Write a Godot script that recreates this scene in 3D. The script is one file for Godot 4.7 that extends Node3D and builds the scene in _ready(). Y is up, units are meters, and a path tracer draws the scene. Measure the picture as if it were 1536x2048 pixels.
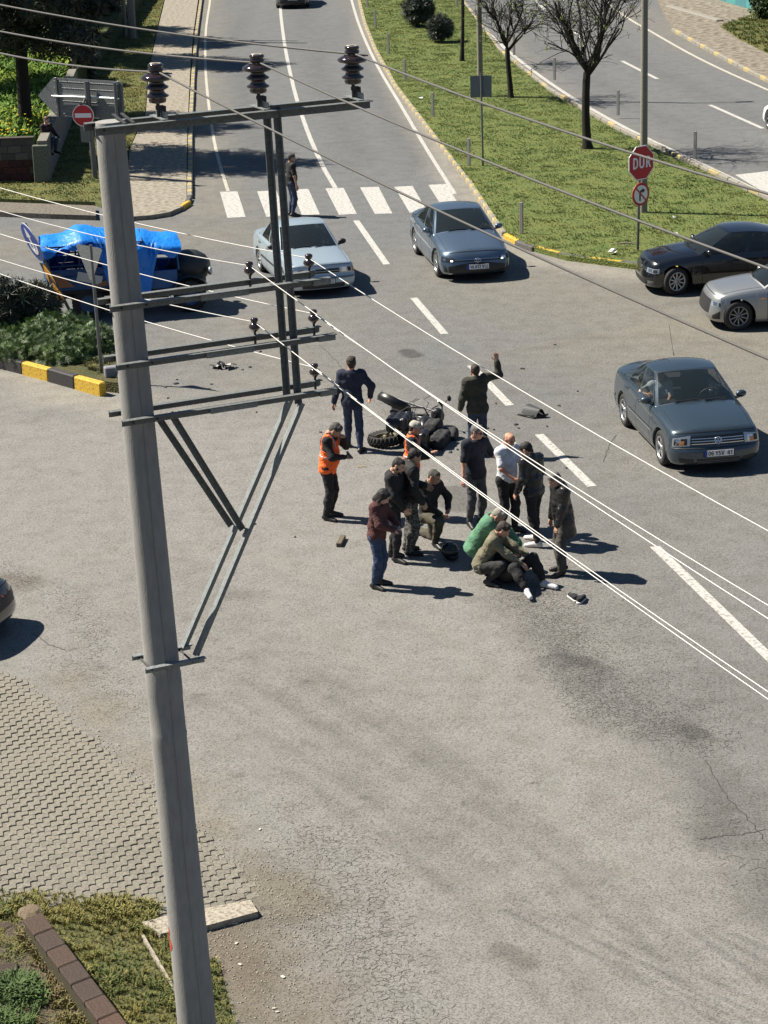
extends Node3D

func _ready() -> void:
	# camera: on an upper floor, looking down at the junction
	var cam := Camera3D.new()
	cam.name = "camera"
	var turn := Basis(Vector3.RIGHT, -0.321735) * Basis(Vector3.BACK, -0.031476)
	cam.transform = Transform3D(turn, Vector3(0, 12.41, 0))
	cam.fov = 24.891
	cam.near = 0.5
	cam.far = 1200.0
	add_child(cam)
	# sky, sun and exposure
	var sky_mat := ProceduralSkyMaterial.new()
	sky_mat.sky_top_color = lin(0.10, 0.20, 0.40)
	sky_mat.sky_horizon_color = lin(0.42, 0.52, 0.62)
	sky_mat.sky_curve = 0.12
	sky_mat.ground_bottom_color = lin(0.10, 0.10, 0.095)
	sky_mat.ground_horizon_color = lin(0.25, 0.27, 0.28)
	sky_mat.sky_energy_multiplier = 0.62
	sky_mat.ground_energy_multiplier = 0.62
	var env := Environment.new()
	env.background_mode = Environment.BG_SKY
	env.sky = Sky.new()
	env.sky.sky_material = sky_mat
	env.tonemap_mode = Environment.TONE_MAPPER_LINEAR
	env.tonemap_exposure = 2.05
	env.sdfgi_enabled = true
	env.ssao_enabled = true
	env.ssil_enabled = true
	var we := WorldEnvironment.new()
	we.name = "environment"
	we.environment = env
	add_child(we)
	var sun := DirectionalLight3D.new()
	sun.name = "sun"
	var el := deg_to_rad(50.0)
	var az := deg_to_rad(18.0)
	var to := Vector3(cos(az) * cos(el), -sin(el), sin(az) * cos(el))
	sun.basis = Basis.looking_at(to, Vector3.UP)
	sun.light_energy = 1.6
	sun.light_color = Color(1.0, 0.965, 0.91)
	sun.light_angular_distance = 0.53
	sun.shadow_enabled = true
	add_child(sun)
	rng.seed = 7
	var t0 := Time.get_ticks_msec()
	for step in [build_ground, build_markings, build_kerbs_and_verges, build_paving, build_pole, build_cars, build_people, build_wreck, build_signs, build_plants, build_small_things]:
		step.call()
		print(step.get_method(), " ", Time.get_ticks_msec() - t0, " ms")

# ---------------------------------------------------------------- materials
var rng := RandomNumberGenerator.new()
var mat_cache := {}
var tex_cache := {}

func lin(r: float, g: float, b: float, a := 1.0) -> Color:   # a real-world (linear) base colour
	var c := Color(r, g, b).linear_to_srgb()
	c.a = a
	return c

func mat(called: String, c: Color, rough := 0.8, metal := 0.0) -> StandardMaterial3D:
	if mat_cache.has(called):
		return mat_cache[called]
	var m := StandardMaterial3D.new()
	m.resource_name = called
	m.albedo_color = c
	m.roughness = rough
	m.metallic = metal
	mat_cache[called] = m
	return m

func noise_tex(called: String, freq: float, size := 512, stops := [[0.0, Color.BLACK], [1.0, Color.WHITE]], type := FastNoiseLite.TYPE_SIMPLEX_SMOOTH, octaves := 4, normal := 0.0) -> NoiseTexture2D:
	if tex_cache.has(called):
		return tex_cache[called]
	var n := FastNoiseLite.new()
	n.seed = called.hash() % 1000
	n.noise_type = type
	n.frequency = freq
	n.fractal_octaves = octaves
	var t := NoiseTexture2D.new()
	t.width = size
	t.height = size
	t.seamless = true
	t.noise = n
	if normal > 0.0:
		t.as_normal_map = true
		t.bump_strength = normal
	else:
		var g := Gradient.new()
		g.offsets = PackedFloat32Array(stops.map(func(s): return s[0]))
		g.colors = PackedColorArray(stops.map(func(s): return s[1]))
		t.color_ramp = g
	tex_cache[called] = t
	return t

func grained(m: StandardMaterial3D, tex: Texture2D, metres: float, bump: Texture2D = null, depth := 0.0) -> StandardMaterial3D:
	m.albedo_texture = tex
	m.uv1_triplanar = true
	m.uv1_world_triplanar = false
	m.uv1_scale = Vector3.ONE / metres
	if bump:
		m.heightmap_enabled = true
		m.heightmap_texture = bump
		m.heightmap_scale = depth
	return m

func cloth(called: String, c: Color, rough := 0.9) -> StandardMaterial3D:
	if mat_cache.has(called):
		return mat_cache[called]
	var m := mat(called, c, rough)
	grained(m, noise_tex("cloth_tone", 0.012, 256, [[0.0, Color(0.72, 0.72, 0.72)], [1.0, Color(1, 1, 1)]]), 0.5, noise_tex("cloth_fold", 0.012, 256, [[0.0, Color.BLACK], [1.0, Color.WHITE]], FastNoiseLite.TYPE_SIMPLEX_SMOOTH, 3), 0.8)
	return m

# ---------------------------------------------------------------- nodes
var taken := {}

func thing(called: String, label: String, category: String, at := Vector3.ZERO, turn := 0.0, group := "") -> Node3D:
	var o := Node3D.new()
	o.position = at
	o.rotation.y = turn
	place(o, called, label, category, group)
	return o

func place(o: Node3D, called: String, label: String, category: String, group := "") -> void:
	var k: int = taken.get(called, 0)
	taken[called] = k + 1
	o.name = called if k == 0 else "%s_%03d" % [called, k]
	o.set_meta("label", label)
	o.set_meta("category", category)
	if group:
		o.set_meta("group", group)
	add_child(o)

func tool() -> SurfaceTool:
	var st := SurfaceTool.new()
	st.begin(Mesh.PRIMITIVE_TRIANGLES)
	return st

func done(st: SurfaceTool, m: Material) -> ArrayMesh:
	st.generate_normals()
	var mesh := st.commit()
	mesh.surface_set_material(0, m)
	return mesh

func part(parent: Node3D, called: String, st: SurfaceTool, m: Material) -> MeshInstance3D:
	return mesh_part(parent, called, done(st, m))

func mesh_part(parent: Node3D, called: String, mesh: Mesh, at := Transform3D()) -> MeshInstance3D:
	var o := MeshInstance3D.new()
	var k := 0
	var n := called
	while parent.has_node(NodePath(n)):
		k += 1
		n = "%s_%03d" % [called, k]
	o.name = n
	o.mesh = mesh
	o.transform = at
	parent.add_child(o)
	return o

func single(called: String, label: String, category: String, st: SurfaceTool, m: Material, group := "") -> MeshInstance3D:
	var o := MeshInstance3D.new()
	o.mesh = done(st, m)
	place(o, called, label, category, group)
	return o

func structure(called: String, st: SurfaceTool, m: Material) -> MeshInstance3D:
	var o := MeshInstance3D.new()
	o.mesh = done(st, m)
	o.name = called
	o.set_meta("kind", "structure")
	add_child(o, true)
	return o

# ---------------------------------------------------------------- shapes (corners run counter-clockwise seen from outside)
func q(st: SurfaceTool, a: Vector3, b: Vector3, c: Vector3, d: Vector3) -> void:
	st.add_vertex(a); st.add_vertex(c); st.add_vertex(b)
	st.add_vertex(a); st.add_vertex(d); st.add_vertex(c)

func tri(st: SurfaceTool, a: Vector3, b: Vector3, c: Vector3) -> void:
	st.add_vertex(a); st.add_vertex(c); st.add_vertex(b)

func flat(st: SurfaceTool) -> void:
	st.set_smooth_group(-1)

func smooth(st: SurfaceTool, k := 0) -> void:
	st.set_smooth_group(k)

func box(st: SurfaceTool, at: Vector3, size: Vector3, basis := Basis(), bevel := 0.0) -> void:
	flat(st)
	var h := size / 2
	var e: float = minf(bevel, minf(h.x, minf(h.y, h.z)) * 0.9)
	for axis in 3:
		for s in [-1.0, 1.0]:
			var u := (axis + 1) % 3
			var v := (axis + 2) % 3
			var c := []
			for k in [[-1, -1], [1, -1], [1, 1], [-1, 1]]:
				var p := Vector3()
				p[axis] = s * h[axis]
				p[u] = k[0] * (h[u] - e)
				p[v] = k[1] * (h[v] - e)
				c.append(at + basis * p)
			if s > 0: q(st, c[0], c[1], c[2], c[3])
			else: q(st, c[3], c[2], c[1], c[0])
	if e <= 0.0: return
	for axis in 3:                       # twelve edges
		var u := (axis + 1) % 3
		var v := (axis + 2) % 3
		for su in [-1.0, 1.0]:
			for sv in [-1.0, 1.0]:
				var c := []
				for k in [[-1, 0], [1, 0], [1, 1], [-1, 1]]:
					var p := Vector3()
					p[axis] = k[0] * (h[axis] - e)
					p[u] = su * (h[u] - (e if k[1] == 1 else 0.0))
					p[v] = sv * (h[v] - (e if k[1] == 0 else 0.0))
					c.append(at + basis * p)
				if su * sv < 0: q(st, c[0], c[1], c[2], c[3])
				else: q(st, c[3], c[2], c[1], c[0])
	for sx in [-1.0, 1.0]:
		for sy in [-1.0, 1.0]:
			for sz in [-1.0, 1.0]:
				var a := at + basis * Vector3(sx * h.x, sy * (h.y - e), sz * (h.z - e))
				var b := at + basis * Vector3(sx * (h.x - e), sy * h.y, sz * (h.z - e))
				var c := at + basis * Vector3(sx * (h.x - e), sy * (h.y - e), sz * h.z)
				if sx * sy * sz > 0: tri(st, a, b, c)
				else: tri(st, a, c, b)

func frame_of(dir: Vector3, hint := Vector3.UP) -> Basis:      # y runs along dir
	var y := dir.normalized()
	if absf(y.dot(hint)) > 0.98:
		hint = Vector3.RIGHT if absf(y.x) < 0.9 else Vector3.BACK
	var x := hint.cross(y).normalized()
	return Basis(x, y, x.cross(y))

func beam(st: SurfaceTool, a: Vector3, b: Vector3, w: float, d: float, hint := Vector3.UP, bevel := 0.0) -> void:
	box(st, (a + b) / 2, Vector3(w, a.distance_to(b), d), frame_of(b - a, hint), bevel)

func tube(st: SurfaceTool, pts: Array, radii: Array, sides := 8, group := 0, caps := true) -> void:
	smooth(st, group)
	var rings := []
	var f := frame_of(pts[1] - pts[0])
	for i in pts.size():
		var d: Vector3 = pts[mini(i + 1, pts.size() - 1)] - pts[maxi(i - 1, 0)]
		var y := d.normalized()
		var x := (f.x - y * f.x.dot(y)).normalized()
		f = Basis(x, y, x.cross(y))
		var r: float = radii[i] if radii.size() > 1 else radii[0]
		var ring := PackedVector3Array()
		for k in sides:
			var t := TAU * k / sides
			ring.append(pts[i] + f.x * cos(t) * r - f.z * sin(t) * r)
		rings.append(ring)
	for i in pts.size() - 1:
		for k in sides:
			var n := (k + 1) % sides
			q(st, rings[i][k], rings[i][n], rings[i + 1][n], rings[i + 1][k])
	if caps:
		flat(st)
		for k in range(1, sides - 1):
			tri(st, rings[0][0], rings[0][k + 1], rings[0][k])
			tri(st, rings[-1][0], rings[-1][k], rings[-1][k + 1])

func lathe(st: SurfaceTool, profile: Array, sides := 20, xf := Transform3D(), group := 0) -> void:   # Vector2(radius, height), going up
	smooth(st, group)
	for i in profile.size() - 1:
		var a: Vector2 = profile[i]
		var b: Vector2 = profile[i + 1]
		for k in sides:
			var t0 := TAU * k / sides
			var t1 := TAU * (k + 1) / sides
			var p := [Vector3(a.x * cos(t0), a.y, -a.x * sin(t0)), Vector3(a.x * cos(t1), a.y, -a.x * sin(t1)), Vector3(b.x * cos(t1), b.y, -b.x * sin(t1)), Vector3(b.x * cos(t0), b.y, -b.x * sin(t0))]
			if a.x < 0.0005: tri(st, xf * p[0], xf * p[2], xf * p[3])
			elif b.x < 0.0005: tri(st, xf * p[0], xf * p[1], xf * p[2])
			else: q(st, xf * p[0], xf * p[1], xf * p[2], xf * p[3])

func prism(st: SurfaceTool, outline: PackedVector2Array, depth: float, xf := Transform3D()) -> void:  # outline in xy, pushed out along z from -depth/2 to +depth/2
	flat(st)
	if Geometry2D.is_polygon_clockwise(outline):
		outline.reverse()
	var n := outline.size()
	var z := depth / 2
	for i in n:
		var a := outline[i]
		var b := outline[(i + 1) % n]
		q(st, xf * Vector3(a.x, a.y, z), xf * Vector3(a.x, a.y, -z), xf * Vector3(b.x, b.y, -z), xf * Vector3(b.x, b.y, z))
	var t := Geometry2D.triangulate_polygon(outline)
	for i in range(0, t.size(), 3):
		var a := outline[t[i]]
		var b := outline[t[i + 1]]
		var c := outline[t[i + 2]]
		if (b - a).cross(c - a) < 0:
			var s := b
			b = c
			c = s
		tri(st, xf * Vector3(a.x, a.y, z), xf * Vector3(b.x, b.y, z), xf * Vector3(c.x, c.y, z))
		tri(st, xf * Vector3(a.x, a.y, -z), xf * Vector3(c.x, c.y, -z), xf * Vector3(b.x, b.y, -z))

func ring_of(n: int, r := 1.0, turn := 0.0) -> PackedVector2Array:
	var o := PackedVector2Array()
	for k in n:
		o.append(Vector2(cos(TAU * k / n + turn), sin(TAU * k / n + turn)) * r)
	return o

func slab(st: SurfaceTool, plan: Array, low: float, high: float) -> void:   # plan of Vector2(x, z)
	var o := PackedVector2Array()
	for v in plan:
		o.append(Vector2(v.x, -v.y))
	prism(st, o, high - low, Transform3D(Basis(Vector3.RIGHT, -PI / 2), Vector3(0, (low + high) / 2, 0)))

func angle_iron(st: SurfaceTool, a: Vector3, b: Vector3, w: float, t: float, up: Vector3, out: Vector3) -> void:   # an L section: one leg along out, one against up
	var y := (b - a).normalized()
	var n := (out - y * out.dot(y)).normalized()
	var u := (up - y * up.dot(y) - n * up.dot(n)).normalized()
	flat(st)
	var shape := [Vector2(0, 0), Vector2(w, 0), Vector2(w, -t), Vector2(t, -t), Vector2(t, -w), Vector2(0, -w)]
	var corners := shape.duplicate()
	if n.cross(u).dot(y) > 0:
		shape.reverse()
	for i in 6:
		var p: Vector2 = shape[i]
		var r: Vector2 = shape[(i + 1) % 6]
		q(st, b + n * p.x + u * p.y, a + n * p.x + u * p.y, a + n * r.x + u * r.y, b + n * r.x + u * r.y)
	for k in [[0, 1, 2, 3], [0, 3, 4, 5]]:
		var c: Array = k.map(func(i): return n * corners[i].x + u * corners[i].y)
		if n.cross(u).dot(y) > 0: c.reverse()
		q(st, b + c[0], b + c[1], b + c[2], b + c[3])
		q(st, a + c[3], a + c[2], a + c[1], a + c[0])

func ribbon(st: SurfaceTool, pts: Array, width: float, y: float) -> void:    # a flat painted strip along Vector2(x, z) points
	flat(st)
	for i in pts.size() - 1:
		var dirs := []
		for k in [i, i + 1]:
			var d: Vector2 = pts[mini(k + 1, pts.size() - 1)] - pts[maxi(k - 1, 0)]
			dirs.append(d.normalized().orthogonal() * width / 2)
		var a: Vector2 = pts[i]
		var b: Vector2 = pts[i + 1]
		var l0: Vector2 = a + dirs[0]
		var r0: Vector2 = a - dirs[0]
		var l1: Vector2 = b + dirs[1]
		var r1: Vector2 = b - dirs[1]
		q(st, Vector3(r0.x, y, r0.y), Vector3(r1.x, y, r1.y), Vector3(l1.x, y, l1.y), Vector3(l0.x, y, l0.y))

func arc_points(pts: Array, n: int) -> Array:          # a smooth curve through Vector2 points
	var c := Curve2D.new()
	for i in pts.size():
		var t: Vector2 = (pts[mini(i + 1, pts.size() - 1)] - pts[maxi(i - 1, 0)]) / 6.0
		c.add_point(pts[i], -t, t)
	var o := []
	var l := c.get_baked_length()
	for i in n + 1:
		o.append(c.sample_baked(l * i / n, true))
	return o

func lettering(parent: Node3D, called: String, text: String, height: float, xf: Transform3D, m: Material, width := 0.0, font := "Droid Sans") -> MeshInstance3D:
	var t := TextMesh.new()
	var f := SystemFont.new()
	f.font_names = PackedStringArray([font])
	f.font_weight = 700
	t.font = f
	t.text = text
	t.font_size = 64
	t.pixel_size = height / 46.0
	t.depth = 0.004
	t.material = m
	var b := t.get_aabb()
	var s := 1.0 if width <= 0.0 or b.size.x <= 0.0 else width / b.size.x
	return mesh_part(parent, called, t, xf * Transform3D(Basis.from_scale(Vector3(s, 1, 1))))

# ---------------------------------------------------------------- the ground, the road and what is painted on it
var paint_noise := FastNoiseLite.new()

class Sheet:
	var x0: float
	var z0: float
	var step: float
	var nx: int
	var nz: int
	var col := PackedColorArray()
	var bend := PackedFloat32Array()

func sheet_of(x0: float, x1: float, z0: float, z1: float, step: float, base: Color) -> Sheet:
	var s := Sheet.new()
	s.x0 = x0
	s.z0 = z0
	s.step = step
	s.nx = int((x1 - x0) / step) + 1
	s.nz = int((z1 - z0) / step) + 1
	s.col.resize(s.nx * s.nz)
	s.col.fill(base)
	s.bend.resize(s.nx * s.nz)
	for k in s.nz:
		for i in s.nx:
			s.bend[k * s.nx + i] = paint_noise.get_noise_2d(x0 + i * step, z0 + k * step)
	return s

# wear, dust and stains: everything within width/2 of a line takes the colour, with an uneven edge
func wear(s: Sheet, line: Array, width: float, soft: float, c: Color, strength := 1.0, rough := 0.3) -> void:
	var reach := width / 2 + soft + rough
	for n in maxi(1, line.size() - 1):
		var a: Vector2 = line[n]
		var b: Vector2 = line[mini(n + 1, line.size() - 1)]
		var i0 := maxi(0, int((minf(a.x, b.x) - reach - s.x0) / s.step))
		var i1 := mini(s.nx - 1, int((maxf(a.x, b.x) + reach - s.x0) / s.step) + 1)
		var k0 := maxi(0, int((minf(a.y, b.y) - reach - s.z0) / s.step))
		var k1 := mini(s.nz - 1, int((maxf(a.y, b.y) + reach - s.z0) / s.step) + 1)
		var ab := b - a
		var ll := maxf(ab.length_squared(), 1e-6)
		for k in range(k0, k1 + 1):
			for i in range(i0, i1 + 1):
				var p := Vector2(s.x0 + i * s.step, s.z0 + k * s.step)
				var t := (p - a).dot(ab) / ll
				if n > 0 and t < 0.0: continue
				var d := (p - a - ab * clampf(t, 0, 1)).length() + s.bend[k * s.nx + i] * rough * 2.0
				if d < width / 2 + soft:
					var w := strength * (1.0 if soft < 0.001 else clampf((width / 2 + soft - d) / (soft * 2), 0, 1))
					var at := k * s.nx + i
					s.col[at] = s.col[at].lerp(c, w)

func wear_all(sheets: Array, line: Array, width: float, soft: float, c: Color, strength := 1.0, rough := 0.3) -> void:
	for s in sheets:
		wear(s, line, width, soft, c, strength, rough)

func road_tint(sheets: Array) -> void:
	var pale := Color(0.256, 0.249, 0.236)
	var sand := Color(0.315, 0.298, 0.26)
	var grey := Color(0.175, 0.173, 0.168)
	var dark := Color(0.098, 0.097, 0.094)
	# the junction itself is older and dustier than the carriageways
	wear_all(sheets, [Vector2(-9.37,-38.83),Vector2(-3.61,-38.25),Vector2(-1.00,-32.25)], 13.0, 2.5, pale)
	wear_all(sheets, [Vector2(-1.02,-33.09),Vector2(1.00,-24.58),Vector2(1.41,-19.28)], 8.5, 1.6, pale)
	wear_all(sheets, [Vector2(-3.80,-27.78),Vector2(-1.47,-19.44)], 7.0, 2.0, pale)
	wear_all(sheets, [Vector2(-3.53,-32.26),Vector2(-1.19,-27.58),Vector2(0.60,-23.37),Vector2(1.41,-19.28)], 4.5, 1.6, Color(0.246,0.239,0.226))
	wear_all(sheets, [Vector2(-0.09,-34.59),Vector2(-0.70,-44.32)], 2.6, 1.2, pale, 0.8)
	wear_all(sheets, [Vector2(-2.67,-51.26),Vector2(-2.05,-46.00)], 3.0, 2.0, Color(0.23,0.218,0.19), 0.8)
	wear_all(sheets, [Vector2(-13.63,-59.26),Vector2(-4.40,-61.02)], 4.0, 2.0, Color(0.215,0.205,0.18), 0.8)
	wear_all(sheets, [Vector2(3.91,-54.42),Vector2(6.58,-50.03),Vector2(9.37,-44.63)], 6.0, 3.5, Color(0.225,0.212,0.18), 0.85)
	wear_all(sheets, [Vector2(6.75,-40.74),Vector2(7.86,-37.09)], 4.0, 3.0, Color(0.24,0.226,0.196), 0.7)
	wear_all(sheets, [Vector2(1.43,-45.58),Vector2(3.26,-37.55),Vector2(4.35,-30.03),Vector2(5.59,-23.03)], 2.4, 1.6, grey, 0.8)
	# pale gutters beside the kerbs
	wear_all(sheets, [Vector2(-1.28,-141.06),Vector2(-0.35,-114.00),Vector2(0.59,-96.94),Vector2(1.54,-80.61),Vector2(2.36,-68.80),Vector2(3.00,-61.19),Vector2(3.83,-56.68),Vector2(6.21,-54.64)], 1.0, 0.5, sand, 0.85, 0.15)
	wear_all(sheets, [Vector2(-8.77,-131.40),Vector2(-7.63,-107.80),Vector2(-6.68,-91.17),Vector2(-5.86,-78.82),Vector2(-5.08,-70.11),Vector2(-4.47,-64.50)], 1.3, 0.8, Color(0.235,0.222,0.19), 0.85, 0.3)
	wear_all(sheets, [Vector2(15.86,-82.28),Vector2(13.55,-96.16),Vector2(12.26,-110.41)], 1.6, 0.9, Color(0.22,0.21,0.185), 0.85, 0.2)
	wear_all(sheets, [Vector2(-7.98,-47.31),Vector2(-6.48,-45.37),Vector2(-5.22,-44.48)], 1.2, 0.8, sand, 0.9)
	wear_all(sheets, [Vector2(5.48,-104.33),Vector2(7.01,-84.19),Vector2(8.34,-75.01),Vector2(9.85,-67.48),Vector2(10.96,-61.97)], 0.8, 0.5, Color(0.22,0.21,0.19), 0.7, 0.2)
	# the crazed wheel path on the right and its dark repairs
	wear_all(sheets, [Vector2(2.03,-33.04),Vector2(2.63,-30.36),Vector2(3.34,-28.03),Vector2(3.91,-26.00),Vector2(4.61,-22.53)], 0.75, 0.45, dark, 0.3, 0.4)
	wear_all(sheets, [Vector2(3.76,-26.75),Vector2(4.03,-25.16),Vector2(4.39,-22.54)], 0.6, 0.4, dark, 0.35, 0.3)
	wear_all(sheets, [Vector2(2.50,-30.56),Vector2(3.02,-30.05)], 0.42, 0.12, Color(0.105,0.105,0.103), 0.9, 0.2)
	wear_all(sheets, [Vector2(3.94,-27.79),Vector2(4.03,-27.69)], 0.28, 0.06, Color(0.11,0.11,0.108), 0.85, 0.12)
	wear_all(sheets, [Vector2(1.20,-38.18),Vector2(1.34,-37.48)], 0.75, 0.03, Color(0.155,0.152,0.145), 0.9, 0.05)
	wear_all(sheets, [Vector2(0.61,-48.00),Vector2(0.78,-47.64)], 0.36, 0.03, Color(0.085,0.085,0.086), 0.85, 0.08)
	wear_all(sheets, [Vector2(-2.33,-33.39),Vector2(-1.87,-33.43)], 0.22, 0.25, Color(0.15,0.147,0.138), 0.7, 0.2)
	wear_all(sheets, [Vector2(1.21,-22.19),Vector2(1.36,-22.05)], 0.22, 0.05, Color(0.155,0.148,0.135), 0.8, 0.12)
	wear_all(sheets, [Vector2(1.33,-21.95),Vector2(1.39,-21.88)], 0.18, 0.05, Color(0.165,0.155,0.14), 0.7, 0.1)
	wear_all(sheets, [Vector2(-1.85,-28.60),Vector2(-1.68,-28.54)], 0.07, 0.03, Color(0.07,0.068,0.064), 0.9, 0.05)
	# gravel and soil at the lower left
	wear_all(sheets, [Vector2(-1.94,-22.61),Vector2(-1.18,-19.42)], 1.5, 0.6, Color(0.165,0.143,0.112), 0.95, 0.35)
	wear_all(sheets, [Vector2(-1.51,-24.24),Vector2(-1.30,-23.14)], 0.7, 0.4, Color(0.135,0.122,0.1), 0.8, 0.3)
	wear_all(sheets, [Vector2(-4.53,-30.03),Vector2(-2.23,-25.60),Vector2(-1.31,-23.49)], 0.45, 0.4, Color(0.225,0.205,0.165), 0.7, 0.3)
	wear_all(sheets, [Vector2(-5.96,-34.66),Vector2(-5.73,-34.41)], 0.3, 0.3, Color(0.12,0.1,0.075), 0.8, 0.25)
	# tyres have swept the turn: long arcs of polished, darker asphalt
	var r := RandomNumberGenerator.new()
	r.seed = 4
	var arcs := [[Vector2(-5.08,-33.90),Vector2(-2.62,-31.98),Vector2(-0.14,-28.31),Vector2(1.82,-24.52),Vector2(3.71,-19.85)], [Vector2(-4.48,-30.77),Vector2(-2.36,-28.81),Vector2(-0.53,-26.04),Vector2(0.94,-23.23),Vector2(1.96,-19.96)]]
	for k in 64:
		var t := -0.25 + 1.5 * k / 63.0 + r.randf_range(-0.05, 0.05)
		var line := []
		for i in 5:
			line.append(arcs[0][i].lerp(arcs[1][i], t) + Vector2(r.randf_range(-0.06, 0.06), 0))
		line = arc_points(line, 16)
		var from := r.randi_range(0, 8)
		wear_all(sheets, line.slice(from, from + r.randi_range(5, 13)), r.randf_range(0.02, 0.09), r.randf_range(0.03, 0.09), Color(0.125,0.122,0.114), r.randf_range(0.06, 0.2), 0.03)
	wear_all(sheets, [Vector2(-3.54,-35.14),Vector2(-2.28,-32.57),Vector2(-0.55,-29.53),Vector2(0.74,-27.13)], 0.3, 0.4, Color(0.18,0.177,0.166), 0.3, 0.2)
	for k in 90:                                            # drips and small stains
		var t := r.randf()
		var a: Vector2 = arcs[0][r.randi_range(0, 3)].lerp(arcs[1][r.randi_range(0, 3)], t) + Vector2(r.randfn() * 1.6, r.randfn() * 2.2)
		wear_all(sheets.slice(0, 1), [a, a + Vector2(r.randf_range(0, 0.12), r.randf_range(-0.05, 0.05))], r.randf_range(0.01, 0.06), 0.025, Color(0.10,0.098,0.092), r.randf_range(0.3, 0.7), 0.03)
	for k in 60:
		var a: Vector2 = [Vector2(0.00,-45.75)][0] + Vector2(r.randf_range(-4, 6), r.randf_range(-9, 8))
		wear_all(sheets.slice(0, 2), [a, a + Vector2(r.randf_range(0, 0.15), r.randf_range(-0.05, 0.05))], r.randf_range(0.01, 0.05), 0.03, Color(0.09,0.09,0.088), r.randf_range(0.3, 0.6), 0.03)
	# wheel paths along the far carriageways
	for line in [[Vector2(-3.82,-135.62),Vector2(-1.96,-91.51),Vector2(-0.40,-71.01)], [Vector2(-1.53,-134.86),Vector2(-0.01,-91.06),Vector2(1.43,-70.68)], [Vector2(-7.60,-136.88),Vector2(-5.13,-92.23),Vector2(-3.50,-71.57)]]:
		wear_all(sheets, line, 0.5, 0.6, Color(0.115,0.117,0.12), 0.5, 0.2)
	for line in [[Vector2(6.03,-108.04),Vector2(8.49,-86.41),Vector2(11.25,-68.91)], [Vector2(8.72,-107.31),Vector2(11.16,-88.50),Vector2(13.49,-73.03)]]:
		wear_all(sheets, line, 0.7, 0.6, Color(0.125,0.126,0.127), 0.4, 0.2)
	for k in 9:
		var a: Vector2 = [Vector2(3.17,-50.49)][0] + Vector2(r.randf_range(-1.5, 4.5), r.randf_range(-3.5, 3))
		wear_all(sheets, [a, a + Vector2(r.randf_range(1, 3), r.randf_range(-0.5, 0.4))], 0.1, 0.2, Color(0.12,0.118,0.112), 0.4, 0.2)

func sheet_mesh(called: String, s: Sheet, y: float, m: Material) -> void:
	var v := PackedVector3Array()
	var n := PackedVector3Array()
	var ix := PackedInt32Array()
	for k in s.nz:
		for i in s.nx:
			v.append(Vector3(s.x0 + i * s.step, y, s.z0 + k * s.step))
			n.append(Vector3.UP)
	for k in s.nz - 1:
		for i in s.nx - 1:
			var a := k * s.nx + i
			ix.append_array([a, a + 1, a + s.nx, a + 1, a + s.nx + 1, a + s.nx])
	var arr := []
	arr.resize(Mesh.ARRAY_MAX)
	arr[Mesh.ARRAY_VERTEX] = v
	arr[Mesh.ARRAY_NORMAL] = n
	arr[Mesh.ARRAY_COLOR] = s.col
	arr[Mesh.ARRAY_INDEX] = ix
	var mesh := ArrayMesh.new()
	mesh.add_surface_from_arrays(Mesh.PRIMITIVE_TRIANGLES, arr)
	mesh.surface_set_material(0, m)
	var o := MeshInstance3D.new()
	o.mesh = mesh
	o.name = called
	o.set_meta("kind", "structure")
	add_child(o)

func asphalt() -> StandardMaterial3D:
	if mat_cache.has("asphalt"):
		return mat_cache["asphalt"]
	var m := mat("asphalt", Color.WHITE, 0.93)
	m.metallic_specular = 0.3
	m.vertex_color_use_as_albedo = true
	m.albedo_texture = noise_tex("asphalt_grain", 0.27, 1024, [[0.0, Color(0.48, 0.48, 0.48)], [0.3, Color(0.76, 0.76, 0.755)], [0.48, Color(0.89, 0.89, 0.883)], [0.66, Color(0.96, 0.957, 0.948)], [0.82, Color(1, 1, 1)]], FastNoiseLite.TYPE_VALUE, 3)
	m.uv1_triplanar = true
	m.uv1_world_triplanar = true
	m.uv1_scale = Vector3.ONE / 3.7
	m.heightmap_enabled = true
	m.heightmap_texture = noise_tex("asphalt_relief", 0.2, 1024, [[0.0, Color.BLACK], [1.0, Color.WHITE]], FastNoiseLite.TYPE_SIMPLEX_SMOOTH, 3)
	m.heightmap_scale = 0.14
	m.detail_enabled = true
	m.detail_blend_mode = BaseMaterial3D.BLEND_MODE_MUL
	m.detail_uv_layer = BaseMaterial3D.DETAIL_UV_2
	m.uv2_triplanar = true
	m.uv2_world_triplanar = true
	m.uv2_scale = Vector3.ONE / 13.3
	m.detail_albedo = noise_tex("asphalt_mottle", 0.02, 1024, [[0.0, Color(0.9, 0.895, 0.885)], [0.5, Color(0.965, 0.965, 0.965)], [1.0, Color(1, 1, 1)]], FastNoiseLite.TYPE_SIMPLEX_SMOOTH, 6)
	return m

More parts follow.
